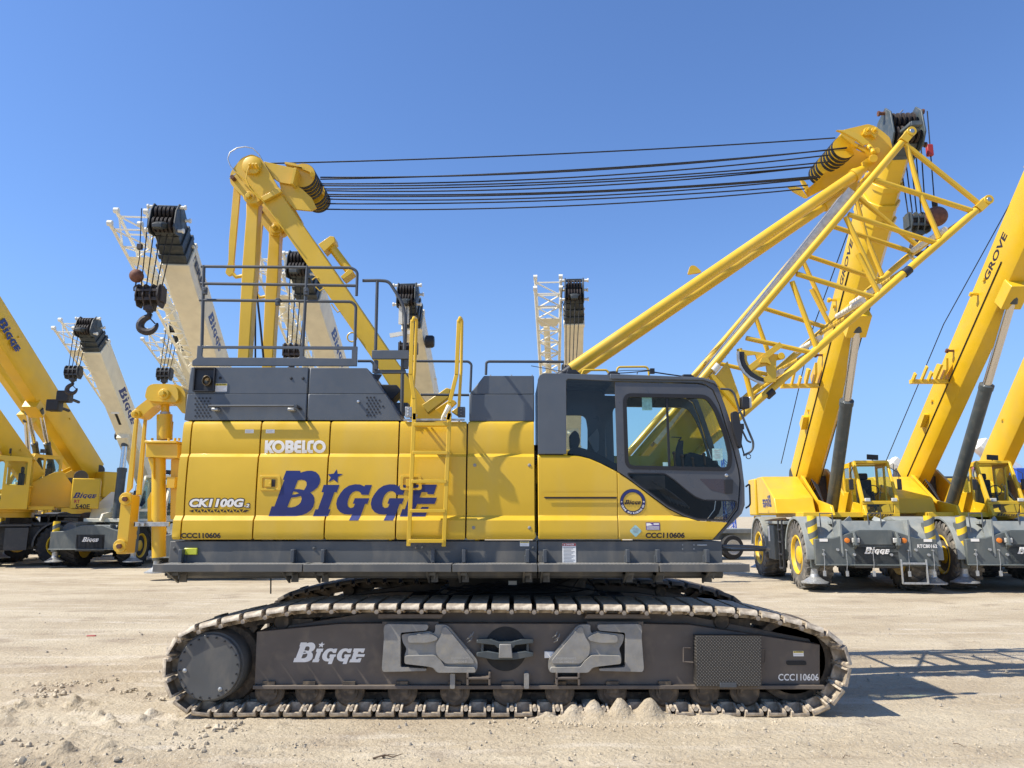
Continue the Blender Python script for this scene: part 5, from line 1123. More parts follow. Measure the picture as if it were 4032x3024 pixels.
# =================================================================== BACKGROUND CRANES
def frame_at(x, y, heading, z=0):
    hx, hy = heading; l = math.hypot(hx, hy); th = math.atan2(-hx/l, hy/l)
    return Matrix.Translation((x, y, z)) @ Matrix.Rotation(th, 4, 'Z')
def yz(d0): return lambda a, b, d: (d, a, b)
def tyre_mesh(r, w, mt, lugs=True):
    m = MB(); ri = r*.56
    m.lathe((-w/2, 0, 0), (1,0,0), [(w*.12,ri),(0.02*w,ri*1.06),(0,r*.75),(.03*w,r*.90),(.10*w,r*.955),(.5*w,r*.965),(.90*w,r*.955),(.97*w,r*.90),(w,r*.75),(.98*w,ri*1.06),(.88*w,ri)], 44)
    if lugs:
        N = 22
        for k in range(N):
            for sgn in (-1, 1):
                t = 2*math.pi*(k+(.5 if sgn > 0 else 0))/N; vs = []
                for (xx, dt, rr) in ((sgn*w*.505, 0, .86), (sgn*w*.47, .0, .99), (sgn*w*.22, .10, 1.0), (-sgn*w*.03, .20, 1.0)):
                    for half in (-.055, .055):
                        a = t+dt+half*(1.15 if rr < .95 else 1); 
                        for q in (rr, rr-.06): vs.append((xx, r*q*math.cos(a), r*q*math.sin(a)))
                fs = []
                for i in range(3):
                    b = i*4; c = b+4; fs += [(b, b+2, c+2, c), (b+1, c+1, c+3, b+3), (b, c, c+1, b+1), (b+2, b+3, c+3, c+2)]
                fs += [(0,1,3,2),(12,14,15,13)]; m.add(vs, fs)
    o = m.build('tmp', M[mt]); me = o.data; bpy.data.objects.remove(o)
    m = MB(); m.lathe((w*.5, 0, 0), (1,0,0), [(-.98*w,ri*.9),(-.98*w,ri*1.02),(-.03*w,ri*1.04),(.0,ri*1.0),(-.02*w,ri*.93),(-.16*w,ri*.86),(-.22*w,ri*.80),(-.22*w,ri*.5),(-.10*w,ri*.46),(-.06*w,ri*.38),(-.05*w,.001)], 36)
    for k in range(10): t = k*math.pi/5; m.cyl((w*.26, ri*.62*math.cos(t), ri*.62*math.sin(t)), (w*.33, ri*.62*math.cos(t), ri*.62*math.sin(t)), .025, 6)
    o = m.build('tmp', M['yellow_rt']); me2 = o.data; bpy.data.objects.remove(o)
    return me, me2
TY = {}
def wheel(F, x, y, r, w, mt, parent, steer=0):
    k = (round(r,2), round(w,2), mt)
    if k not in TY: TY[k] = tyre_mesh(r, w, mt)
    M_ = F @ Matrix.Translation((x, y, r*.985)) @ Matrix.Rotation((math.pi if x < 0 else 0)+steer, 4, 'Z') @ Matrix.Rotation(random.random()*.3, 4, 'X')
    o = bpy.data.objects.new('tyre', TY[k][0]); COL.objects.link(o); setp(o, parent); o.matrix_basis = M_
    q = bpy.data.objects.new('rim', TY[k][1]); COL.objects.link(q); q.parent = o; return o
def lattice(m, a, b, s, u, w0, h0, w1, h1, n, r=.03, rb=.018):
    a, b = Vector(a), Vector(b)
    def c(t, i, j): return a.lerp(b, t)+s*(i*(w0+(w1-w0)*t)/2)+u*(j*(h0+(h1-h0)*t)/2)
    for i in (-1, 1):
        for j in (-1, 1): m.tube([c(0,i,j), c(1,i,j)], r, 6)
    for k in range(n):
        t0, t1 = k/n, (k+1)/n; f = 1 if k % 2 else -1
        for j in (-1, 1): m.tube([c(t0,-f,j), c(t1,f,j)], rb, 5)
        for i in (-1, 1): m.tube([c(t0,i,-f), c(t1,i,f)], rb, 5)
        m.tube([c(t0,-1,-1), c(t0,1,-1)], rb, 5); m.tube([c(t0,-1,1), c(t0,1,1)], rb, 5)
def boom_axes(a, b):
    d = (b-a).normalized(); s = d.cross(Vector((0,0,1))).normalized(); u = s.cross(d).normalized(); return d, s, u
def prism(m, a, b, s, u, w, h, w2=None, h2=None, hexb=True):
    w2 = w2 or w; h2 = h2 or h
    pr = [(-.5,.5),(.5,.5),(.5,-.22),(.26,-.5),(-.26,-.5),(-.5,-.22)] if hexb else [(-.5,.5),(.5,.5),(.5,-.5),(-.5,-.5)]
    n = len(pr); vs = [a+s*(i*w)+u*(j*h) for i, j in pr]+[b+s*(i*w2)+u*(j*h2) for i, j in pr]
    m.add(vs, [tuple(range(n))[::-1], tuple(range(n, 2*n))]+[(i, (i+1) % n, n+(i+1) % n, n+i) for i in range(n)])
def tele_boom(par, a, b, w, h, mt, splits=(.88,.92,.95), head='head', headlen=.75, hexb=True, side_mt=None):
    d, s, u = boom_axes(a, b); L = (b-a).length; t0 = 0; k = 1.0; last = None
    for i, t in enumerate(list(splits)+[1.0]):
        m = MB(); p0 = a+d*L*max(0, t0-.03); p1 = a+d*L*t
        prism(m, p0, p1, s, u, w*k, h*k, hexb=hexb)
        if t < 1: prism(m, p1-d*.14, p1, s, u, w*k+.05, h*k+.05, hexb=hexb)
        o = m.build('boom_section', M[mt if (i == 0 or hexb) else head], par, bevel=.012); t0 = t; k *= .94
        if i < 2:
            m = MB()
            for q in (.3, .7): c = p0.lerp(p1, q); m.bar(c+s*(w*k*.55)+u*(h*.2), c+s*(w*k*.55+.05)+u*(h*.2), .06, .10); m.bar(c-s*(w*k*.55)+u*(h*.2), c-s*(w*k*.55+.05)+u*(h*.2), .06, .10)
            m.each('boom_pad', M[mt], o)
    # head
    hw, hh = w*k*1.02, h*k*.98; e = b; m = MB()
    prism(m, e-d*headlen*.55, e+d*headlen*.1, s, u, hw*1.05, hh*1.05)
    for sg in (-1, 1):
        c = e+s*sg*hw*.52
        pl = [(-.1,.55),(.55,.62),(1.0,.35),(1.05,-.1),(.75,-.75),(.45,-.85),(-.05,-.5)]
        vs = [c+d*x*headlen+u*y*hh for x, y in pl]; vs2 = [v+s*sg*.04 for v in vs]; n = len(pl)
        m.add(vs+vs2, [tuple(range(n)), tuple(range(n, 2*n))[::-1]]+[(i, (i+1) % n, n+(i+1) % n, n+i) for i in range(n)])
    for x, y in ((.2,.5),(.7,.45),(.5,-.5),(.1,-.45)): c = e+d*x*headlen+u*y*hh; m.bar(c-s*hw*.5, c+s*hw*.5, .08, .12)
    hd = m.build('boom_head', M[head], par, bevel=.01)
    for sg in (-1, 1):
        for x, y in ((.9,.25),(.35,-.55),(.1,.35)):
            c = e+d*x*headlen+u*y*hh; m = MB(); m.cyl(c+s*sg*hw*.55, c+s*sg*(hw*.55+.16), .04, 10); m.cyl(c+s*sg*(hw*.55+.13), c+s*sg*(hw*.55+.17), .06, 10); m.build('jib_pin', M[side_mt or 'rust'], hd)
    for k2 in range(5):
        for (x, y, r) in ((.78,.0,.17),(.60,-.50,.19)):
            c = e+d*x*headlen+u*y*hh+s*hw*(-.36+.18*k2); m = MB(); m.lathe(c-s*.02, s, [(0,r*.4),(0,r),(.012,r),(.02,r*.9),(.028,r),(.04,r),(.04,r*.4)], 20); m.build('head_sheave', M['iron'], hd)
    m = MB(); m.bar(e+d*headlen*.0+u*hh*.45, e+d*headlen*.62+u*hh*.30, hw*.98, hh*.10, up=u); m.bar(e+d*headlen*.15-u*hh*.1, e+d*headlen*.45-u*hh*.15, hw*.98, hh*.9, up=u); m.bar(e+d*headlen*.7-u*hh*.62, e+d*headlen*.95-u*hh*.95, hw*.35, hh*.25, up=u)
    for sg in (-1, 1): m.bar(e+d*headlen*.5+s*sg*hw*.3-u*hh*.4, e+d*headlen*1.0+s*sg*hw*.12-u*hh*1.0, .06, .14)
    m.bar(e+d*headlen*1.0-s*hw*.2-u*hh*1.0, e+d*headlen*1.0+s*hw*.2-u*hh*1.0, .10, .10)
    m.build('head_box', M[head], hd, bevel=.01)
    # anti two block wiring and cable reel bits
    m = MB(); c = e-d*.5+s*hw*.6; m.tube([c, c+d*.4+s*.1, c+d*.9+s*.05, e+d*headlen+u*.1], .012, 5); m.build('cable', M['black'], hd)
    if side_mt is not None:
        m = MB()
        for sg in (-1, 1): m.add([e+s*sg*(hw*.52+.045)+d*x*headlen+u*y*hh for x, y in ((.0,.5),(.5,.55),(.85,.3),(.35,-.1),(0,-.1))], [(0,1,2,3,4)])
        m.each('side_plate', M['headgrey'], hd)
    return d, s, u, hw, hh, hd
def hook_block(p, sc, label, color='iron', group='hook blocks hanging from crane booms', hookmt='iron', swivel=0):
    t = thing('hook_block', p, label, 'hook block', group); R = Matrix.Translation(p) @ Matrix.Rotation(swivel, 4, 'Z') @ Matrix.Scale(sc, 4)
    m = MB(R)
    for x in (-.27, -.09, .09, .27): m.plate(rnd([(-.22,.16),(-.26,-.1),(-.12,-.34),(.12,-.34),(.26,-.1),(.22,.16),(.12,.24),(-.12,.24)], .03, 3), x-.014, x+.014, fn=lambda a, b, d: (d, a, b))
    m.box(-.28,.28,-.23,-.19,.02,.08); m.box(-.28,.28,.19,.23,.02,.08); m.box(-.26,.26,-.2,-.17,-.2,-.12); m.box(-.26,.26,.17,.2,-.2,-.12); m.box(-.12,.12,-.1,.1,-.42,-.30); m.cyl((-.3,0,0),(.3,0,0),.05,12)
    m.box(-.33,-.285,-.15,.15,-.2,.18); m.box(.285,.33,-.15,.15,-.2,.18)
    m.build('housing', M[color], t, bevel=.006*sc)
    for x in (-.18, 0, .18): MB(R).lathe((x-.04,0,0), (1,0,0), [(0,.05),(0,.2),(.02,.2),(.04,.17),(.06,.2),(.08,.2),(.08,.05)], 20).build('sheave', M['iron'], t)
    m = MB(R); pts = [(0,0,-.38),(0,0,-.50),(.02,0,-.56),(-.12,0,-.64),(-.20,0,-.76),(-.17,0,-.90),(-.02,0,-.97),(.13,0,-.93),(.21,0,-.82),(.22,0,-.74)]
    cp = catmull(pts, 5); vs = []; n = len(cp)
    rr = [.055+.045*math.sin(min(1, max(0, (i/n-.15)/.7))*math.pi) if i/n < .85 else .055*(1-(i/n-.85)/.15*.7) for i in range(n)]
    for i in range(n-1): m.tube([cp[i], cp[i+1]], rr[i], 10, r1=rr[i+1])
    m.tube([(.0,0,-.60),(.07,0,-.66),(.17,0,-.76)], .018, 6); m.cyl((0,0,-.46),(0,0,-.40),.09,12)
    m.build('hook', M[hookmt], t)
    return t
def ropes(par, pts, top, bot, r=.014, n=4, spread=.12, s=Vector((1,0,0)), mt='rope'):
    for k in range(n):
        o = s*spread*(k-(n-1)/2); m = MB(); m.tube([top+o*1.4, bot+o], r, 6); m.build('hoist_rope', M[mt], par)
def cab_rt(F, par, w, mt, text=True, style=0):
    # local: y forward, x width 0..w, z up
    m = MB(F); side = [(0,0),(0,1.62),(.95,1.68),(1.02,1.62),(1.52,.42),(1.5,.0)]
    if style == 1: side = [(0,.25),(0,1.62),(1.05,1.68),(1.60,.5),(1.62,.2),(1.30,-.15),(.55,-.15)]
    wa = rnd([(.10,.75),(.10,1.5),(.62,1.5),(.62,.75)], .05, 3); wb = rnd([(.70,.22),(.70,1.52),(.93,1.54),(1.36,.5),(1.34,.22)], .05, 3)
    sx = lambda a, b, d: (d, a, b)
    for x in (0, w-.05): m.plate([side, wa, wb], x, x+.05, fn=sx)
    m.box(.05, w-.05, 0, .95, 1.60, 1.66); m.box(.05, w-.05, 0, .05, .0, .7); m.box(.05, w-.05, .0, 1.5, .0, .06)
    m.bar((.05,0,1.62),(w-.05,0,1.62),.08); m.bar((.05,0,.72),(w-.05,0,.72),.06)
    for x in (.04, w-.04): m.bar((x,1.0,1.66),(x,1.53,.44),.08,.07,up=(1,0,0))
    m.box(.0, w, 1.44, 1.53, .0, .10); m.box(0, w, 1.46, 1.54, .36, .46); m.box(0,.14,1.45,1.53,.1,.36); m.box(w-.14,w,1.45,1.53,.1,.36); m.bar((.03,1.0,1.66),(w-.03,1.0,1.66),.08)
    cabo = m.build('cab', M[mt], par, bevel=.01)
    g = MB(F); g.add([(.08,1.03,1.6),(w-.08,1.03,1.6),(w-.08,1.51,.47),(.08,1.51,.47)], [(0,1,2,3)]); g.build('windscreen', M['glass'], cabo, smooth=False)
    g = MB(F); g.add([(.14,1.50,.1),(w-.14,1.50,.1),(w-.14,1.50,.36),(.14,1.50,.36)], [(0,1,2,3)]); g.build('lower_window', M['glass_dark'], cabo, smooth=False)
    for x in (.025, w-.025):
        for lp in (wa, wb): MB(F).flat(lp, lambda a, b, x=x: (x, a, b)).build('side_window', M['glass'], cabo, smooth=False)
    MB(F).flat([(.08,.76),(w-.08,.76),(w-.08,1.58),(.08,1.58)], lambda a, b: (a, .02, b)).build('rear_window', M['glass'], cabo, smooth=False)
    if text:
        m = MB(F); bigge(m, lambda u, v: (w*.82-u*w*.64, 1.545, .015+v*.30)); m.build('company_lettering', M['blackink'], cabo, smooth=False)
    m = MB(F); m.box(w*.25,w*.75,.25,.75,.3,.42); m.box(w*.28,w*.72,.2,.34,.42,1.15); m.box(w*.36,w*.64,.22,.3,1.15,1.35); m.build('driver_seat', M['seat'], cabo, bevel=.04)
    m = MB(F); m.tube([(w/2,1.15,.2),(w/2,1.0,.75)],.03,8); m.tube([(w/2+.18*math.cos(t*.524),.98+.05*math.sin(t*.524),.78+.16*math.sin(t*.524)) for t in range(12)],.015,6,closed=True); m.build('steering_wheel', M['black'], cabo)
    m = MB(F); m.tube([(w*.5,1.48,.5),(w*.35,1.3,.95)],.012,5); m.build('wiper', M['black'], cabo)
    for x in (.14, w-.14): m = MB(F); m.box(x-.07,x+.07,1.54,1.62,.44,.54); m.build('work_lamp', M['lens'], cabo, bevel=.01)
    m = MB(F); m.bar((w*.3,.6,1.66),(w*.3,.6,1.78),.02); m.bar((w*.3-.16,.6,1.82),(w*.3+.16,.65,1.84),.16,.05); m.build('roof_lamp', M['black'], cabo)
    m = MB(F); m.tube([(-.0,1.0,1.5),(-.16,1.25,1.3),(-.16,1.25,1.1)],.012,6); m.box(-.22,-.1,1.22,1.27,.8,1.12); m.tube([(w,1.0,1.5),(w+.16,1.25,1.3),(w+.16,1.25,1.1)],.012,6); m.box(w+.1,w+.22,1.22,1.27,.8,1.12); m.each('cab_mirror', M['black'], cabo, bevel=.01)
    return cabo
def carrier(F, par, wb, hw, r, tw, mats, number=None, front_text=True, detail=2, steps=True, tmt='tyre', front_mt='white', steer=0, whw=None):
    whw = whw or hw; hb = hw; hw = whw
    gm_, lm, dm = mats; y1 = wb/2; fr = y1+1.15; re = -y1-1.1; T = r*2
    sx = lambda a, b, d: (d, a, b)
    m = MB(F); m.box(-.55,.55,re,fr,.62,1.25); m.box(-hw*.5,hw*.5,-1.2,1.2,.8,1.5); ch = m.build('chassis', M[dm], par, bevel=.02)
    m = MB(F)
    for sg in (-1, 1):
        xo = sg*(hw-.02); xi = sg*(hw-tw-.12)
        for yc in (-y1, y1):
            arc = [(yc+(r+.14)*math.cos(math.radians(a)), r+(r+.10)*math.sin(math.radians(a))) for a in range(-5, 186, 12)]; arc2 = [(yc+(r+.07)*math.cos(math.radians(a)), r+(r+.035)*math.sin(math.radians(a))) for a in range(-5, 186, 12)]
            m.plate(arc+arc2[::-1], min(xo,xi), max(xo,xi), fn=sx)
            m.plate(arc+[(yc-(r+.26), r+.0),(yc-(r+.26), T+.02),(yc+(r+.26), T+.02),(yc+(r+.26), r)], min(xi,xi-sg*.05), max(xi,xi-sg*.05), fn=sx)
    m.each('fender', M[lm], ch, bevel=.006)
    m = MB(F); m.box(-hw+tw, hw-tw, -y1-r, y1+r, T-.10, T-.02)
    for sg in (-1, 1): m.box(min(sg*.62,sg*(hw-.03)), max(sg*.62,sg*(hw-.03)), -y1+r+.2, y1-r-.2, T-.12, T-.04)
    m.add([(-hw+tw,y1+r,T-.02),(hw-tw,y1+r,T-.02),(hw-tw,fr-.1,T-.42),(-hw+tw,fr-.1,T-.42)], [(0,1,2,3)])
    m.build('deck', M[lm], ch, bevel=.01)
    for sg in (-1, 1):
        m = MB(F); a, b = sorted((sg*(hw-.55), sg*(hw-.06))); m.box(a, b, -y1+r+.28, -y1+r+1.05, .62, T-.16); o = m.build('tool_box', M[gm_], ch, bevel=.02)
        if detail > 1:
            m = MB(F); x = sg*(hw-.055); m.add([(x+sg*.004,-y1+r+.4,1.15),(x+sg*.004,-y1+r+.62,1.15),(x+sg*.004,-y1+r+.62,1.6),(x+sg*.004,-y1+r+.4,1.6)],[(0,1,2,3)]); m.build('paper_label', M['white'], o, smooth=False)
        m = MB(F); x = sg*(hw-.02)
        for yy in (y1-r-.72, y1-r-.32): m.bar((x,yy,.38),(x,yy,T+.0),.05,.07)
        for z in (.42,.80,1.15,1.5): m.box(x-.05,x+.05,y1-r-.72,y1-r-.32,z,z+.05)
        m.build('side_ladder', M['black'], ch, bevel=.004)
    for sg in (-1, 1):
        for yc in (-y1, y1): wheel(F, sg*(hw-tw/2-.03), yc, r, tw, tmt, par, steer if yc > 0 else 0)
    # axles
    m = MB(F)
    for yc in (-y1, y1): m.cyl((-hw+.4,yc,r),(hw-.4,yc,r),.16,12); m.sphere((0,yc,r),.36,12)
    m.each('axle', M[dm], ch)
    # outrigger boxes front and rear
    hw = hb
    for e, yy in ((1, fr), (-1, re)):
        m = MB(F); zb0, ze, zc_ = .70, 1.36, 1.56
        prof = [(-hw-.1,zb0),(hw+.1,zb0),(hw+.1,ze-.03),(hw*.72,ze),(hw*.30,zc_),(-hw*.30,zc_),(-hw*.72,ze),(-hw-.1,ze-.03)]
        m.plate(prof, min(yy,yy-e*.5), max(yy,yy-e*.5), fn=lambda a, b, d: (a, d, b)); m.box(-hw-.12,hw+.12,min(yy-e*.02,yy+e*.05),max(yy-e*.02,yy+e*.05),zb0-.03,zb0+.01)
        ob = m.build('outrigger_beam', M[gm_], par, bevel=.015)
        for sg in (-1, 1):
            x = sg*(hw+.06); jy = yy-e*.36
            m = MB(F); m.box(x-.11,x+.11,jy-.14,jy+.14,.58,T-.05); j = m.build('outrigger_jack', M[gm_], par, bevel=.03)
            MB(F).cyl((x,jy+e*.10,1.0),(x,jy+e*.10,T+.12),.12,18).build('jack_tube', M['stripes'], j)
            m = MB(F); m.cyl((x,jy,.42),(x,jy,.6),.1,12); m.lathe((x,jy,.22),(0,0,1),[(0,.34),(.03,.34),(.06,.26),(.16,.12),(.22,.1)],20); m.build('outrigger_float', M['galv'], j)
        if detail > 1 and e == 1:
            f = yy+.004
            for sg in (-1, 1):
                MB(F).lathe((sg*hw*.5, f, 1.30),(0,1,0),[(0,.065),(.03,.06),(.04,.001)],16).build('marker_lamp', M['orange'], ob)
                m = MB(F); m.box(sg*hw*.36-.12,sg*hw*.36+.12,f,f+.06,1.22,1.39); hl = m.build('lamp_frame', M['black'], ob, bevel=.02); MB(F).box(sg*hw*.36-.095,sg*hw*.36+.095,f+.05,f+.075,1.245,1.365).build('headlamp', M['lens'], hl, bevel=.02)
                m = MB(F); m.plate([(0,1.08),(.16,1.18),(.12,1.38),(.0,1.52)], sg*.52-.03, sg*.52+.03, fn=lambda a, b, d: (d, f+a, b)); m.cyl((sg*.52-.07,f+.1,1.2),(sg*.52+.07,f+.1,1.2),.04,10); m.build('tow_lug', M[gm_], ob, bevel=.01)
                MB(F).box(sg*(hw-.12)-.1,sg*(hw-.12)+.1,f,f+.006,1.27,1.34).build('reflector', M['white'], ob)
            for i, x in enumerate((-1.25,-.95,-.35,.2,.55,.95,1.3)): MB(F).cyl((x,f,.95+.12*(i % 2)),(x,f+.05,.95+.12*(i % 2)),.035,10).build('pin_head', M['galv'], ob)
            for x in (-1.35,-.75,.1,.75,1.3):
                m = MB(F); m.tube([(x,f+.05,1.06),(x,f+.06,.75),(x+.02,f+.06,.55)],.008,5); m.box(x-.015,x+.05,f+.04,f+.08,.42,.55); m.cyl((x,f,1.06),(x,f+.08,1.06),.02,8); m.build('chained_pin', M['galv'], ob)
            m = MB(F); m.box(-.16,.16,f,f+.004,1.3,1.44); m.build('warning_label', M['white'], ob); m = MB(F); m.box(-.15,-.02,f+.003,f+.006,1.40,1.435); m.build('label_header', M['redink'], ob)
            m = MB(F); m.box(-.42,.42,f,f+.012,1.20,1.53); m.build('access_plate', M[gm_], ob, bevel=.003)
        if e == 1 and front_text:
            m = MB(F); bigge(m, lambda u, v: (.30-u*.62, yy+.018, .97+v*.62)); m.build('company_lettering', M['white'], ob, smooth=False)
            if number:
                m = MB(F)
                for k_ in (0,): m.text(number, lambda u, v: (-hw*.72-u*.48, yy+.006, 1.12+v*.09), bold=.03)
                m.build('fleet_number', M['white'], ob, smooth=False)
        if detail > 1 and e == 1 and steps:
            m = MB(F); x0, x1 = -1.15, -.55; f = yy+.08
            m.bar((x0,f,.74),(x1,f,.74),.05); m.bar((x0,f,.26),(x1,f,.26),.05)
            for x in (x0,x1): m.bar((x,f,.24),(x,f,.84),.03,.06); 
            m.build('front_step', M['galv'], ob, bevel=.004)
            for x in (-.25, .95): m = MB(F); m.tube([(x,yy-.2,1.55),(x,yy-.2,1.98),(x+.3,yy-.25,1.98),(x+.3,yy-.2,1.5)],.018,6); m.build('deck_grab_rail', M['rail'], ch)
            m = MB(F); m.bar((.9,yy-.3,1.5),(.2,yy-1.1,1.85),.12,.04); m.bar((-.9,yy-.3,1.5),(-.4,yy-1.1,1.85),.12,.04); m.each('deck_brace', M['rt_light'], ch)
    return ch
def superstructure(F, par, mt, zt_, detail=2, text=True, cab=True, w2=1.35, cabx=-1.95, cwmt=None, cabs=1.0, caby=.1):
    sx = lambda a, b, d: (d, a, b)
    m = MB(F); m.lathe((0,0,zt_-.3),(0,0,1),[(0,.9),(.2,.9),(.2,1.0),(.3,1.0)],36); m.box(-1.2,1.2,-1.6,1.5,zt_,zt_+.14); tt = m.build('turntable', M[mt], par, bevel=.01)
    for x in (-.48,.40): MB(F).plate([(-2.3,zt_+.1),(-2.2,zt_+.9),(-1.75,zt_+1.55),(-1.45,zt_+1.5),(.3,zt_+.5),(1.6,zt_+.32),(1.75,zt_+.05)], x, x+.08, fn=sx).build('side_plate', M[mt], tt, bevel=.01)
    m = MB(F); m.box(-w2,w2,-3.15,-2.15,zt_+.05,zt_+1.25); cw = m.build('counterweight', M[cwmt or mt], par, bevel=.04)
    m = MB(F); m.plate([(-1.6,zt_+.1),(-1.6,zt_+1.25),(-.9,zt_+1.25),(.55,zt_+.55),(.75,zt_+.1)], .62, w2+.05, fn=sx); hc = m.build('engine_cover', M[mt], par, bevel=.03)
    if text: m = MB(F); bigge(m, lambda u, v: (w2+.055, .25-u*1.15, zt_+.30+v*1.3)) ; m.build('company_lettering', M['blue'], hc, smooth=False)
    m = MB(F); m.box(-.4,.4,-2.1,-1.5,zt_+.5,zt_+1.3); m.cyl((-.45,-2.4,zt_+1.35),(.45,-2.4,zt_+1.35),.26,16); m.build('winch', M['rt_dark'], par, bevel=.01)
    m = MB(F)
    for k in range(4): m.tube([(.1+.05*k,-1.4,zt_+.7),(.15+.05*k,-.6,zt_+1.0+.05*k),(.2,.1,zt_+.4)],.018,6)
    m.build('hose_bundle', M['black'], tt)
    if cab: return cab_rt(F @ Matrix.Translation((cabx-.1, caby, zt_+.02)) @ Matrix.Diagonal((1.15*cabs,1.1*cabs,1.08*cabs,1)), par, 1.0, mt, text)
def rt_crane(label, pos, chead, shead, tip, number=None, mt='yellow_rt', bmt=None, r=.93, tw=.7, wb=4.5, hw=1.62, bw=.72, bh=.95, mats=('rt_grey','rt_light','rt_dark'), head='head', detail=2, splits=(.88,.92,.95), hexb=True, whw=None, headlen=.75, footy=1.35, cabs=1.0, caby=.1, cww=1.35, soff=(0,0), tmt='tyre', group='rough terrain cranes parked in the yard', pivot=(0,-1.9), ztop=None, cyl_t=.42, cabx=-1.95, side_mt=None, front_text=True, steps=True, stext=True, dual=False, cwmt=None, steer=0):
    x, y = pos; t = thing('rough_terrain_crane', (x, y, 0), label, 'crane', group)
    F = frame_at(x, y, chead); G = frame_at(x+soff[0], y+soff[1], shead); zt_ = ztop or 2*r+.08
    carrier(F, t, wb, hw, r, tw, mats, number, whw=whw, detail=detail, front_text=front_text, steps=steps, tmt=tmt, steer=steer)
    superstructure(G, t, mt, zt_, detail, cabx=cabx, text=stext, cwmt=cwmt, cabs=cabs, caby=caby, w2=cww)
    a = G @ Vector((pivot[0], pivot[1], zt_+1.2)); d, s, u, hwid, hh, hd = tele_boom(t, a, tip, bw, bh, bmt or mt, splits, head, headlen=headlen, side_mt=side_mt, hexb=hexb)
    a0 = a-d*.35; L = (tip-a).length
    foot = G @ Vector((0, footy, zt_+.15)); top = a+d*(L*cyl_t)-u*(bh*.62); e = (top-foot); el = e.length; e.normalize()
    for o_ in ((-.28,.28) if dual else (0,)):
        f2 = foot+s*o_; t2 = top+s*o_; rr = .17 if not dual else .13
        m = MB(); m.cyl(f2, f2+e*el*.62, rr, 20); m.lathe(f2+e*el*.60, e, [(0,rr),(0,rr*1.1),(.14,rr*1.1),(.16,rr*.8)], 20); lc = m.build('lift_cylinder', M['gcyl'], t)
        MB().cyl(f2+e*el*.6, t2, rr*.66, 16).build('cylinder_rod', M['chrome'], lc); MB().cyl(t2-e*.2, t2+e*.05, rr*.9, 16).build('rod_end', M['gcyl'], lc)
    m = MB(); prism(m, top-d*.35+u*.1, top+d*.35+u*.1, s, u, bw*.7, .5, hexb=False); m.build('cylinder_lug', M[bmt or mt], t, bevel=.02)
    return t, a, d, s, u, hd, G
def boom_text(par, a, d, s, u, side, d0, length, h, hgt0, bw, mt='blue', txt=None, off=.004, rev=1):
    """lettering that runs down the side face of a boom; side=+1/-1 along s"""
    face = s*side*(bw/2+off); m = MB()
    fn = lambda U, V: a+d*(d0+side*U*length)+face+u*(hgt0+V*(length if txt is None else h))*1
    if txt is None: bigge(m, fn)
    else: m.text(txt, lambda U, V: a+d*(d0+side*U*length)+face+u*(hgt0+V*h), bold=.03)
    return m.build('boom_lettering', M[mt], par, smooth=False)
# ------------------------------------------------------------------ right-hand yellow cranes
def right_crane(label, dx, number, tip=None, hd=(-.09,-.996), soff=(0,0)):
    base = Vector((9.5+dx, 22.7, 0)); tip = tip or P(1930*zV.k, 330*zV.k, 16.0)
    return rt_crane(label, (base.x, base.y), hd, (-.10,-.995), tip, number=number, soff=soff, bw=.74, bh=.94, splits=(.86,.90,.94), cabx=-1.28, cabs=.86, cww=1.7, pivot=(.18,-1.7), r=.9, tw=.72, wb=4.35, hw=1.39, whw=1.69, cyl_t=.60, footy=.1, head='headgrey', headlen=.95)
t1, a, d, s, u, hd1, G1 = right_crane('yellow crane with grey carrier number RTC80162, boom head up behind the lattice boom tip', 0, 'RTC80162')
def boom_extras(t, a, d, s, u, L, mt='yellow_rt'):
    # jib stowage bracket, rope guides, auxiliary line
    m = MB(); c = a+d*(L*.37)+s*.2-u*.1; m.bar(c, c+s*1.25, .12, .16); m.bar(c+s*.75, c+s*.75+d*.35, .05,.12); m.bar(c+s*1.2, c+s*1.2+d*.3,.05,.12); m.bar(c+s*.95, c+s*.95+d*.55, .05,.10); m.plate([(0,0),(.45,0),(.7,.2),(.1,.3)], 0,.07, fn=lambda x,z,k: c+s*(.3+k)+d*x+u*z); m.plate([(0,0),(.6,.0),(.5,.2),(.1,.2)], 0,.07, fn=lambda x,z,k: c+s*(.5+k)+d*x+u*z); m.build('jib_bracket', M[mt], t, bevel=.006)
    m = MB(); c = a+d*(L*.2)+s*.38; m.plate(rnd([(0,0),(.5,.05),(.45,.2),(.05,.25)],.04,3), 0,.1, fn=lambda x,z,k: c+s*k*1.5+d*x+u*z); m.build('rope_guide', M[mt], t)
    for k, fr in enumerate((.45,.62)):
        m = MB(); c = a+d*(L*fr)+s*.36+u*.2; m.bar(c, c+s*.22, .05,.08); m.cyl(c+s*.2-d*.05, c+s*.2+d*.05,.05,8); m.build('hose_clip', M[mt if k else 'rust'], t)
    m = MB(); m.tube([a+s*.55+u*.9-d*.2, a+d*L*.5+s*.6+u*.75, a+d*L*.95+s*.2+u*.5], .014, 5); m.build('auxiliary_rope', M['rope'], t)
    m = MB(); m.tube([a+d*(.3+k*(L*.7/12))+s*.385-u*.16 for k in range(13)], .02, 5); m.tube([a+d*(.3+k*(L*.7/12))-s*.385-u*.2 for k in range(13)], .012, 5); m.build('boom_hose', M['black'], t)
L1_ = 11.0
boom_extras(t1, a, d, s, u, L1_)
boom_text(t1, a, d, s, u, 1, 7.3, 1.35, .22, .05, .74, mt='blackink', txt='GROVE')
h1p = P(zV.x0+1982*zV.k, 478*zV.k, 16.2); ropes(t1, None, P(1962*zV.k, 290*zV.k, 16.3), h1p+Vector((0,0,.2)), n=5, spread=.1)
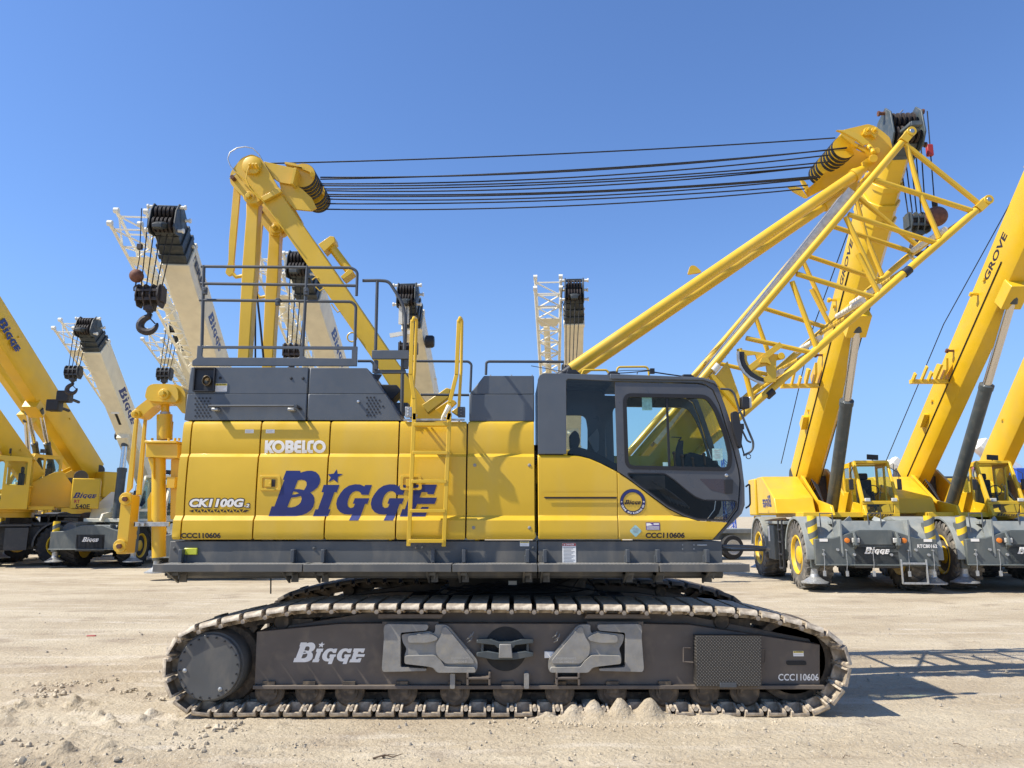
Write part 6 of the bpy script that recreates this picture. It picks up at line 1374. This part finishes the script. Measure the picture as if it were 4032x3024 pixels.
hook_block(h1p, .8, 'black hook block hanging behind the lattice boom end, beside a rusty ball', 'gcyl')
b1p = P(2022*zV.k, 468*zV.k, 16.0); hb = MB(); hb.sphere(b1p, .24, 24, .95); ball = hb.build('headache_ball', M['rust']); tag(ball, 'rusty red hoist ball hanging just right of the lattice boom bracing', 'hoist ball')
m = MB(); m.cyl(b1p+Vector((0,0,.25)), b1p+Vector((0,0,.45)), .06, 10); m.tube([b1p+Vector((0,0,.45)), P(2003*zV.k, 240*zV.k, 16.1)], .013, 6); m.build('hoist_rope', M['rope'], ball)
q = P(2008*zV.k, 325*zV.k, 16.05); MB().box(q.x-.07,q.x+.07,q.y-.05,q.y+.05,q.z-.14,q.z+.14).build('rope_weight', M['redrefl'], ball, bevel=.02)
t2, a, d, s, u, hd2, G2 = right_crane('yellow crane with grey carrier number RTC80172, tall boom leaning out of the right edge', 3.98, 'RTC80172', tip=P(2345*zV.k, 210*zV.k, 15.6), hd=(-.12,-.993), soff=(-.42, .1))
boom_extras(t2, a, d, s, u, L1_)
boom_text(t2, a, d, s, u, 1, 7.3, 1.35, .22, .05, .74, mt='blackink', txt='GROVE')
t3, a, d, s, u, hd3, G3 = rt_crane('yellow crane at the far right edge of the yard, mostly out of the picture', (17.5, 26.0), (-.1,-.995), (-.1,-.995), P(2420*zV.k, 420*zV.k, 19), number='RTC80175', bw=.74, bh=.94, cabx=-1.28, cabs=.86, cww=1.7, pivot=(.18,-1.7), r=.9, tw=.72, hw=1.39, whw=1.69, cyl_t=.6, footy=.1)
# ------------------------------------------------------------------ left-hand yellow cranes
t4, a, d, s, u, hd4, G4 = rt_crane('yellow crane at the far left edge with black tyre and yellow counterweight marked RT 540E', (-20.0, 30.2), (-.88,-.47), (-.88,-.47), P(-100*zV.k, 800*zV.k, 27.5), mt='yellow_rt', r=.82, tw=.60, wb=3.9, hw=1.35, bw=.6, bh=.82, mats=('rt_dark','rt_dark','rt_dark'), tmt='tyre_black', cabx=-1.7, pivot=(0,-.7), stext=False, front_text=False, ztop=2.15, detail=1, caby=-.75, cabs=1.12)
t5, a, d, s, u, hd5, G5 = rt_crane('yellow crane behind the far left one, wide boom lettered BIGGE above two lift cylinders', (-21.7, 34.8), (-.3,-.95), (-.55,-.83), P(-150*zV.k, 490*zV.k, 25), mt='yellow_rt', r=1.0, tw=.7, wb=4.2, hw=1.6, bw=.9, bh=1.15, mats=('rt_dark','rt_dark','rt_dark'), tmt='tyre_black', cabx=-1.9, pivot=(0,-2.2), dual=True, stext=False, detail=1, cyl_t=.38, footy=-.5, front_text=True, ztop=2.75)
for k_, dd in ((4.0, 5.0),): pass
boom_text(t5, a, d, s, u, 1, 8.3, 1.7, .6, -.35, .95*1.0, mt='blue', off=.02); boom_text(t5, a, d, s, u, -1, 10.0, 1.7, .6, -.35, .95, mt='blue', off=.02)
t6, a, d, s, u, hd6, G6 = rt_crane('yellow crane farthest back on the left, mostly hidden behind the wide BIGGE boom', (-25.0, 42), (-.25,-.97), (-.55,-.83), P(-150*zV.k, 560*zV.k, 33), mt='yellow_rt', r=.85, tw=.65, wb=4.0, hw=1.5, bw=.8, bh=1.1, mats=('rt_grey','rt_grey','rt_dark'), tmt='tyre_black', stext=False, detail=1, front_text=True)
for ox, oy in ((140, 857), (118, 876)):
    q = P(ox*zV.k, oy*zV.k, 30.5); m = MB(); m.box(q.x-.26,q.x+.26,q.y-.2,q.y+.2,q.z-.24,q.z+.24); m.bar(q, q+Vector((.1,.9,-.1)), .12); m.build('boom_work_light', M['black'], t5, bevel=.05)
# counterweight lettering of the far left crane
Gm = G4
m = MB(Gm); bigge(m, lambda U, V: (-1.352, -2.22-U*.82, 2.62+V*.80)); m.build('company_lettering', M['blue'], t4, smooth=False)
m = MB(Gm); m.text('RT', lambda U, V: (-1.352, -2.28-U*.2, 2.42+V*.13), bold=.03); m.build('type_lettering', M['redink'], t4, smooth=False)
m = MB(Gm); m.text('540E', lambda U, V: (-1.352, -2.34-U*.5, 2.2+V*.18), bold=.03); m.build('type_lettering', M['blackink'], t4, smooth=False)
# ------------------------------------------------------------------ white cranes
WG = 'off-white telescopic cranes parked behind the crawler crane'
def piv(ovx, Yp, tip):
    x = (ovx-1106)/1620*Yp*1.015; dv = Vector((tip.x-x, tip.y-Yp, 0)).normalized(); return (x+dv.x*1.9, Yp+dv.y*1.9), (dv.x, dv.y)
def white(label, pos, shead, tip, number=None, bw=.72, bh=.95, jib=None, detail=1, front_text=False, text_at=None, side=1, splits=(.93,.955,.98)):
    t, a, d, s, u, hd, G = rt_crane(label, pos, (shead[0]*.3, -1), shead, tip, hexb=False, number=number, mt='cream', bmt='cream', bw=bw, bh=bh, mats=('rt_grey','rt_grey','rt_dark'), head='head', detail=detail, tmt='tyre_black', group=WG, front_text=front_text, stext=False, side_mt='cream_w', splits=splits, headlen=.56, r=.80, tw=.6, wb=3.8, hw=1.4)
    if text_at: boom_text(t, a, d, s, u, side, text_at, 2.3, .5, -.28, bw, mt='blue')
    return t, a, d, s, u, hd, G
def jib(t, p0, p1, s, u, w0=.75, h0=.55, w1=.45, h1=.35, n=13, mt='cream_w'):
    m = MB(); lattice(m, p0, p1, s, u, w0, h0, w1, h1, n, .045, .026); j = m.build('lattice_jib', M[mt], t)
    d = (p1-p0).normalized(); m = MB()
    for i in (-1, 1):
        for k in (-1, 1): c = p0+s*i*w0/2+u*k*h0/2; m.cyl(c, c-d*.22, .05, 8); m.cyl(c-d*.22-s*.06, c-d*.22+s*.06, .075, 10)
    m.each('jib_lug', M['cream_w'], j)
    m = MB(); c = p0+d*1.1; m.add([c-s*w0*.5-u*h0*.5, c+s*w0*.5-u*h0*.5, c+s*w0*.32-u*h0*.5+d*.35, c-s*w0*.32-u*h0*.5+d*.35], [(0,1,2,3)]); prism(m, p0+d*1.6+s*w0*.1, p1, s, u, .20, .26, hexb=False); m.build('jib_plate', M['cream'], j)
    return j
# big one on the left
tip = P(368*zV.k, 492*zV.k, 18.0); wt, a, d, s, u, hd, G = white('largest off-white crane left of the gantry, black boom head above the big open hook', *piv(560, 28, tip), tip, bw=.68, bh=.88, text_at=None)
L_ = (tip-a).length
boom_text(wt, a, d, s, u, -1, L_-2.9, 1.5, .5, -.18, .68, mt='blue'); boom_text(wt, a, d, s, u, -1, L_-.8, 1.5, .26, -.10, .68, mt='blackink', txt='TEREX', off=.02)
jib(wt, P(283*zV.k, 482*zV.k, 18.6), P(455*zV.k, 850*zV.k, 27), s, u)
hp_ = P(326*zV.k, 636*zV.k, 18.2); ropes(wt, None, P(352*zV.k, 470*zV.k, 17.6), hp_+Vector((0,0,.2)), n=5, spread=.13)
hook_block(hp_, 1.0, 'black hook block with large open hook hanging from the big off-white boom', 'iron')
bp_ = P(295*zV.k, 596*zV.k, 18.0); ball = MB().sphere(bp_, .17, 24).build('headache_ball', M['rust']); tag(ball, 'rusty round hoist ball hanging left of the large hook', 'hoist ball')
m = MB(); m.tube([bp_+Vector((0,0,.15)), bp_+Vector((.03,0,.45)), P(306*zV.k, 450*zV.k, 17.8)], .012, 6); m.build('hoist_rope', M['rope'], ball)
m = MB(); m.tube([bp_+Vector(v) for v in ((0,0,-.15),(0,0,-.24),(-.04,0,-.30),(-.03,0,-.38),(.03,0,-.39),(.05,0,-.33))], .02, 8); m.build('swivel_hook', M['iron'], ball)
q = P(302*zV.k, 533*zV.k, 17.9); MB().box(q.x-.06,q.x+.06,q.y-.05,q.y+.05,q.z-.07,q.z+.07).build('rope_weight', M['iron'], ball, bevel=.01)
# boom slots and lamps on white booms
def boom_bits(t, a, d, s, u, L, bw, bh):
    for fr in (.55,):
        c = a+d*L*fr-u*(bh*.5+.003); m = MB(); m.bar(c-d*.3, c+d*.3, .10, .012, up=u); m.build('boom_slot', M['under'], t); m = MB(); m.bar(c+d*.32-s*.16, c+d*.32+s*.16, .06, .08); m.build('boom_bracket', M['cream_w'], t)
    c = a+d*L*.4+s*bw*.5; m = MB(); m.lathe(c, s, [(0,.1),(.12,.16),(.3,.16),(.3,.001)], 20); m.build('cable_reel', M['black'], t)
boom_bits(wt, a, d, s, u, L_, .68, .88)
# small left
tip = P(196*zV.k, 718*zV.k, 27.0); wt, a, d, s, u, hd, G = white('smaller off-white crane farthest left, boom lettered BIGGE, carrier number RTC56136', *piv(352, 33.5, tip), tip, number='RTC56136', front_text=True, bw=.64, bh=.84)
L_ = (tip-a).length; boom_text(wt, a, d, s, u, -1, L_-2.6, 1.9, .5, -.22, .64, mt='blue')
jib(wt, P(150*zV.k, 708*zV.k, 27.6), P(318*zV.k, 985*zV.k, 36), s, u); boom_bits(wt, a, d, s, u, L_, .64, .84)
hp_ = P(159*zV.k, 802*zV.k, 27); ropes(wt, None, P(178*zV.k, 700*zV.k, 26.8), hp_+Vector((0,0,.15)), n=4, spread=.13)
hook_block(hp_, .85, 'small black hook block hanging alone against the sky on the left', 'rt_dark')
# third, behind the big one
tip = P(392*zV.k, 712*zV.k, 29.0); wt, a, d, s, u, hd, G = white('off-white crane mostly hidden behind the large off-white boom', *piv(520, 38, tip), tip, bw=.6, bh=.8)
jib(wt, P(338*zV.k, 730*zV.k, 29.5), P(470*zV.k, 930*zV.k, 36), s, u); hp_ = P(356*zV.k, 806*zV.k, 29); ropes(wt, None, P(375*zV.k, 700*zV.k, 28.8), hp_+Vector((0,0,.15)), n=4, spread=.13)
hook_block(hp_, .88, 'small black hook block hanging above the yellow rear lifting arm', 'rt_dark')
# behind the gantry
tip = P(655*zV.k, 585*zV.k, 20.0); wt, a, d, s, u, hd, G = white('off-white crane behind the yellow gantry, boom lettered BIGGE in blue', *piv(815, 30, tip), tip, bw=.64, bh=.84)
L_ = (tip-a).length; boom_text(wt, a, d, s, u, -1, L_-2.3, 1.7, .5, -.2, .64, mt='blue'); boom_bits(wt, a, d, s, u, L_, .64, .84)
jib(wt, P(585*zV.k, 572*zV.k, 20.5), P(690*zV.k, 860*zV.k, 27), s, u, .7, .5)
hp_ = P(634*zV.k, 757*zV.k, 20); ropes(wt, None, P(648*zV.k, 570*zV.k, 19.6), hp_+Vector((0,0,.2)), n=4, spread=.12)
hook_block(hp_, .82, 'dark hook block hanging behind the hood railing, beside the gantry', 'iron')
# centre
tip = P(884*zV.k, 650*zV.k, 22.0); wt, a, d, s, u, hd, G = white('off-white crane right of the gantry, seen head-on, round cable reel at its side', *piv(972, 32, tip), tip, bw=.6, bh=.8)
L_ = (tip-a).length; boom_bits(wt, a, d, s, u, L_, .6, .8)
q = P(927*zV.k, 738*zV.k, 23); m = MB(); m.lathe(q, (1,0,0), [(-.14,.10),(-.1,.2),(.1,.2),(.16,.16),(.17,.001)], 20); m.build('cable_reel', M['black'], wt)
hp_ = P(882*zV.k, 752*zV.k, 21.5); ropes(wt, None, P(884*zV.k, 630*zV.k, 21.5), hp_+Vector((0,0,.2)), n=4, spread=.1)
hook_block(hp_, .85, 'hook block with a red top hanging behind the ladder rails', 'iron'); 
q = P(872*zV.k, 700*zV.k, 21.6); m = MB(); m.bar(q+Vector((0,0,.6)), q, .3, .1); m.bar(q+Vector((-.4,0,-.35)), q+Vector((.2,0,-.25)), .12, .06); m.build('jib_sheave_guard', M['cream_w'], wt)
# right of centre
tip = P(1240*zV.k, 640*zV.k, 22.0); wt, a, d, s, u, hd, G = white('off-white crane standing straight up behind the forward hood, with lattice jib', *piv(1232, 32, tip), tip, bw=.6, bh=.8)
L_ = (tip-a).length; boom_bits(wt, a, d, s, u, L_, .6, .8)
jib(wt, P(1184*zV.k, 622*zV.k, 22.3), P(1190*zV.k, 900*zV.k, 28), s, u, .78, .5, .55, .4, 12)
hp_ = P(1234*zV.k, 800*zV.k, 21.5); ropes(wt, None, P(1238*zV.k, 630*zV.k, 21.5), hp_+Vector((0,0,.2)), n=4, spread=.1)
hook_block(hp_, .85, 'hook block hanging behind the lower end of the yellow backstop', 'rt_dark')
# ------------------------------------------------------------------ far distance
def far_boom(name, label, cat, ax, ay, bx, by, Y, w, mt, group=None, extra=None):
    a = P(ax*zV.k, ay*zV.k, Y); b = P(bx*zV.k, by*zV.k, Y); t = thing(name, (a.x, Y, 0), label, cat, group)
    d = (b-a).normalized(); s = Vector((0,1,0)); u = s.cross(d)
    m = MB(); prism(m, a, b, s, u, w, w*1.2); m.build('boom', M[mt], t, bevel=.02)
    m = MB(); prism(m, b, b+d*.7, s, u, w*1.2, w*1.1); m.bar(b+d*.5, b+d*.9-u*.3, .3); m.bar(b+d*.4, b+d*.6+u*.5, .25); m.build('boom_head', M['cream_w'], t, bevel=.05)
    m = MB(); a2 = Vector((a.x, Y, 0)); m.box(a.x-1.2, a.x+3.5, Y-1.3, Y+1.3, .9, 2.6); m.box(a.x-.6,a.x+1.0,Y-1.2,Y+1.2,2.6,a.z+.3); m.build('truck_body', M[extra or mt], t, bevel=.05)
    F = Matrix.Translation((a.x+1.2, Y, 0)) @ Matrix.Rotation(math.pi/2, 4, 'Z')
    for yy in (-1.6, -.3, 1.6):
        for x in (-1.1, 1.1): wheel(F, x, yy, .55, .35, 'tyre_black', t)
    return t, a, b, d, u
t7, a, b, d, u = far_boom('boom_truck', 'distant truck with a thick white telescopic boom pointing up-left, between the two right yellow booms', 'truck crane', 2005, 1066, 1940, 1008, 62, .75, 'cream_w')
m = MB(); lattice(m, a-u*1.2, b-u*1.0, Vector((0,1,0)), u, .5,.4,.4,.3, 10, .05,.03); m.build('lattice_jib', M['bluetruck'], t7)
q = P(1930*zV.k, 1045*zV.k, 60); hook_block(q, 1.3, 'tiny far hook block under the distant white boom on the right', 'gcyl'); MB().tube([q, P(1930*zV.k, 1003*zV.k, 60)], .03, 5).build('hoist_rope', M['rope'], t7)
t8, a, b, d, u = far_boom('boom_truck', 'distant crane truck with white boom over a red one, behind the far right lift cylinder', 'truck crane', 2190, 1022, 2128, 972, 55, .95, 'cream_w', extra='bluetruck')
m = MB(); prism(m, a-u*1.6, b-u*1.5, Vector((0,1,0)), u, .9, .9); m.build('red_boom', M['redrefl'], t8, bevel=.03)
t9 = thing('blue_crane', (30, 44, 0), 'bright blue crane cab and body at the far right edge', 'crane'); 
m = MB(); a = P(2160*zV.k, 1125*zV.k, 44); b = P(2225*zV.k, 1040*zV.k, 44); m.box(a.x, b.x+2, 43, 46, a.z, b.z); m.box(a.x+.5, b.x+2, 43, 46, .6, a.z); m.build('body', M['bluetruck'], t9, bevel=.08)
m = MB(); m.tube([P(2150*zV.k,1105*zV.k,43), P(2160*zV.k,1075*zV.k,43), P(2172*zV.k,1105*zV.k,43), P(2182*zV.k,1120*zV.k,43)], .06, 8); m.build('boom_arm', M['cream_w'], t9)
b_ = thing('warehouse', (38, 75, 0), 'low white warehouse with dark roof edge far behind the right cranes', 'building')
a = P(1975*zV.k, 1115*zV.k, 75); b = P(2215*zV.k, 1040*zV.k, 75); m = MB(); m.box(a.x, b.x+6, 75, 95, 0, b.z); m.build('wall', M['trim'], b_); MB().box(a.x-.2, b.x+6.2, 74.8, 95.2, b.z, b.z+.5).build('roof', M['gcyl'], b_)
for k in range(5): MB().box(a.x+1.5+k*2.6, a.x+3.0+k*2.6, 74.95, 75.0, 0, 3.2).build('door', M['rt_light'], b_)
tw = thing('lattice_tower', (P(1572*zV.k,1100*zV.k,60).x, 60, 0), 'thin blue lattice crane mast standing far away just right of the cab', 'crane mast')
m = MB(); p0 = P(1576*zV.k, 1110*zV.k, 60); p0.z = 0; p1 = P(1569*zV.k, 992*zV.k, 60); lattice(m, p0, p1, Vector((1,0,0)), Vector((0,1,0)), .75,.75,.6,.6, 9, .05,.03); m.build('mast', M['bluetruck'], tw)
# trailer behind the cab front
p = P(1583*zV.k, 1158*zV.k, 34); tr = thing('flatbed_trailer', (p.x, 34, 0), 'grey trailer with a chrome-rimmed wheel behind the cab front', 'trailer')
F = Matrix.Translation((p.x, 34, 0)) @ Matrix.Rotation(math.radians(12), 4, 'Z')
m = MB(F); m.box(-4.5,1.2,.2,2.6,1.15,1.35); m.box(-4.5,1.2,.5,.7,.85,1.15); m.build('trailer_bed', M['rt_light'], tr, bevel=.02)
for x in (0, -1.4):
    m = MB(F); m.lathe((x,0,.55),(0,1,0),[(0,.32),(0,.5),(.05,.53),(.28,.53),(.3,.5),(.3,.3)],28); ty = m.build('tyre', M['tyre_black'], tr); MB(F).lathe((x,.0,.55),(0,-1,0),[(0,.33),(.03,.33),(.03,.29),(.01,.25),(.01,.12),(.06,.1),(.07,.001)],24).build('rim', M['galv'], ty)
# small things on the sand
def stick(pts, r, label, name='dry_twig', cat='twig', group=None):
    o = MB().tube([Vector(p) for p in pts], r, 6, r1=r*.4).build(name, M['wood']); tag(o, label, cat, group); return o
def G0(px, py): # ground point seen at an overview pixel
    px *= zV.k; py *= zV.k; u_ = (px-CX)/FPX; v_ = (CY-py)/FPX; dz = _s+v_*_c; t = -CAMZ/dz; return Vector((u_*t, t*(_c-v_*_s), 0))
g = G0(838, 1641); stick([g+Vector((-.12,0,.01)), g+Vector((-.03,.02,.03)), g+Vector((.04,0,.02)), g+Vector((.11,.03,.035))], .008, 'dark dry twig lying on the sand at the very bottom, left of centre')
stick([g+Vector((-.05,.01,.015)), g+Vector((.0,.03,.03)), g+Vector((.06,.05,.02))], .005, 'shorter dry twig crossing the dark twig at the bottom edge')
g = G0(2060, 1612); stick([g+Vector((0,0,.02)), g+Vector((.02,-.03,.03)), g+Vector((.06,-.04,.012)), g+Vector((.09,-.035,.012))], .004, 'small curled twig on the sand at the lower right')
g = G0(1830, 1640); stick([g+Vector((-.03,0,.01)), g+Vector((-.01,.01,.03)), g+Vector((.02,0,.02)), g+Vector((.03,.01,.035))], .004, 'tiny dead weed stem at the lower right edge of the sand', 'dead_weed', 'weed')
g = G0(200, 1375); m = MB(); m.box(g.x-.09,g.x+.05,g.y-.02,g.y+.02,0,.02); o = m.build('litter', M['redrefl'], bevel=.004); tag(o, 'red scrap of litter on the sand at the left', 'litter')
rs = random.Random(3); pm = MB()
for i in range(320):
    y = 4.6+abs(rs.gauss(0, 1))*4.5; x = rs.uniform(-.72,.72)*y
    if 7.4 < y < 11.8 and abs(x) < 3.7: continue
    r = rs.uniform(.005,.016)*(1+(y > 9)*.6); b0 = len(pm.v)
    n = 6; zo = .35*r+.01
    ring = [(x+r*math.cos(k*1.047)*rs.uniform(.7,1.2), y+r*math.sin(k*1.047)*rs.uniform(.7,1.2), zo*.2) for k in range(n)]+[(x+.55*r*math.cos(k*1.047+.3), y+.55*r*math.sin(k*1.047+.3), zo+r*.6) for k in range(n)]
    pm.add(ring, [tuple(range(n))[::-1], tuple(range(n, 2*n))]+[(k, (k+1) % n, n+(k+1) % n, n+k) for k in range(n)])
o = pm.build('pebbles', M['stone'], smooth=False); tag(o, 'scattered small stones and clods lying on the sand', 'pebbles', kind='stuff')

# churned clods in the left foreground and loose crumbs against the heaped sand
rs = random.Random(11); cm = MB(); centres = [(rs.uniform(-6.2, -2.6), rs.uniform(4.6, 7.3)) for _ in range(34)]+[(rs.uniform(-5.5,-3.2), rs.uniform(8.2,9.4)) for _ in range(8)]
def lump(m, x, y, r):
    n = 7; z0 = -.3*r; rings = []
    for h, q in ((z0, 1.0), (.25*r, 1.05), (.75*r, .7), (1.0*r, .25)): rings += [(x+r*q*math.cos(k*6.283/n)*rs.uniform(.75,1.25), y+r*q*math.sin(k*6.283/n)*rs.uniform(.75,1.25), h*rs.uniform(.85,1.2)+.012) for k in range(n)]
    m.add(rings, [tuple(range(3*n, 4*n))]+[(j*n+k, j*n+(k+1) % n, (j+1)*n+(k+1) % n, (j+1)*n+k) for j in range(3) for k in range(n)])
for cx0, cy0 in centres:
    for _ in range(rs.randint(8, 22)): lump(cm, cx0+rs.gauss(0,.16), cy0+rs.gauss(0,.07), rs.uniform(.006,.026)*(1.5 if rs.random() < .08 else 1))
for _ in range(420):
    lump(cm, rs.gauss(1.15,.62), 7.44+rs.gauss(0,.09), rs.uniform(.004,.016))
for _ in range(900):
    y = rs.uniform(4.5, 7.4); lump(cm, rs.uniform(-.72,.72)*y, y, rs.uniform(.003,.010))
o = cm.build('soil_clods', M['clod']); tag(o, 'crumbly soil clods churned up on the sand', 'soil clods', kind='stuff')
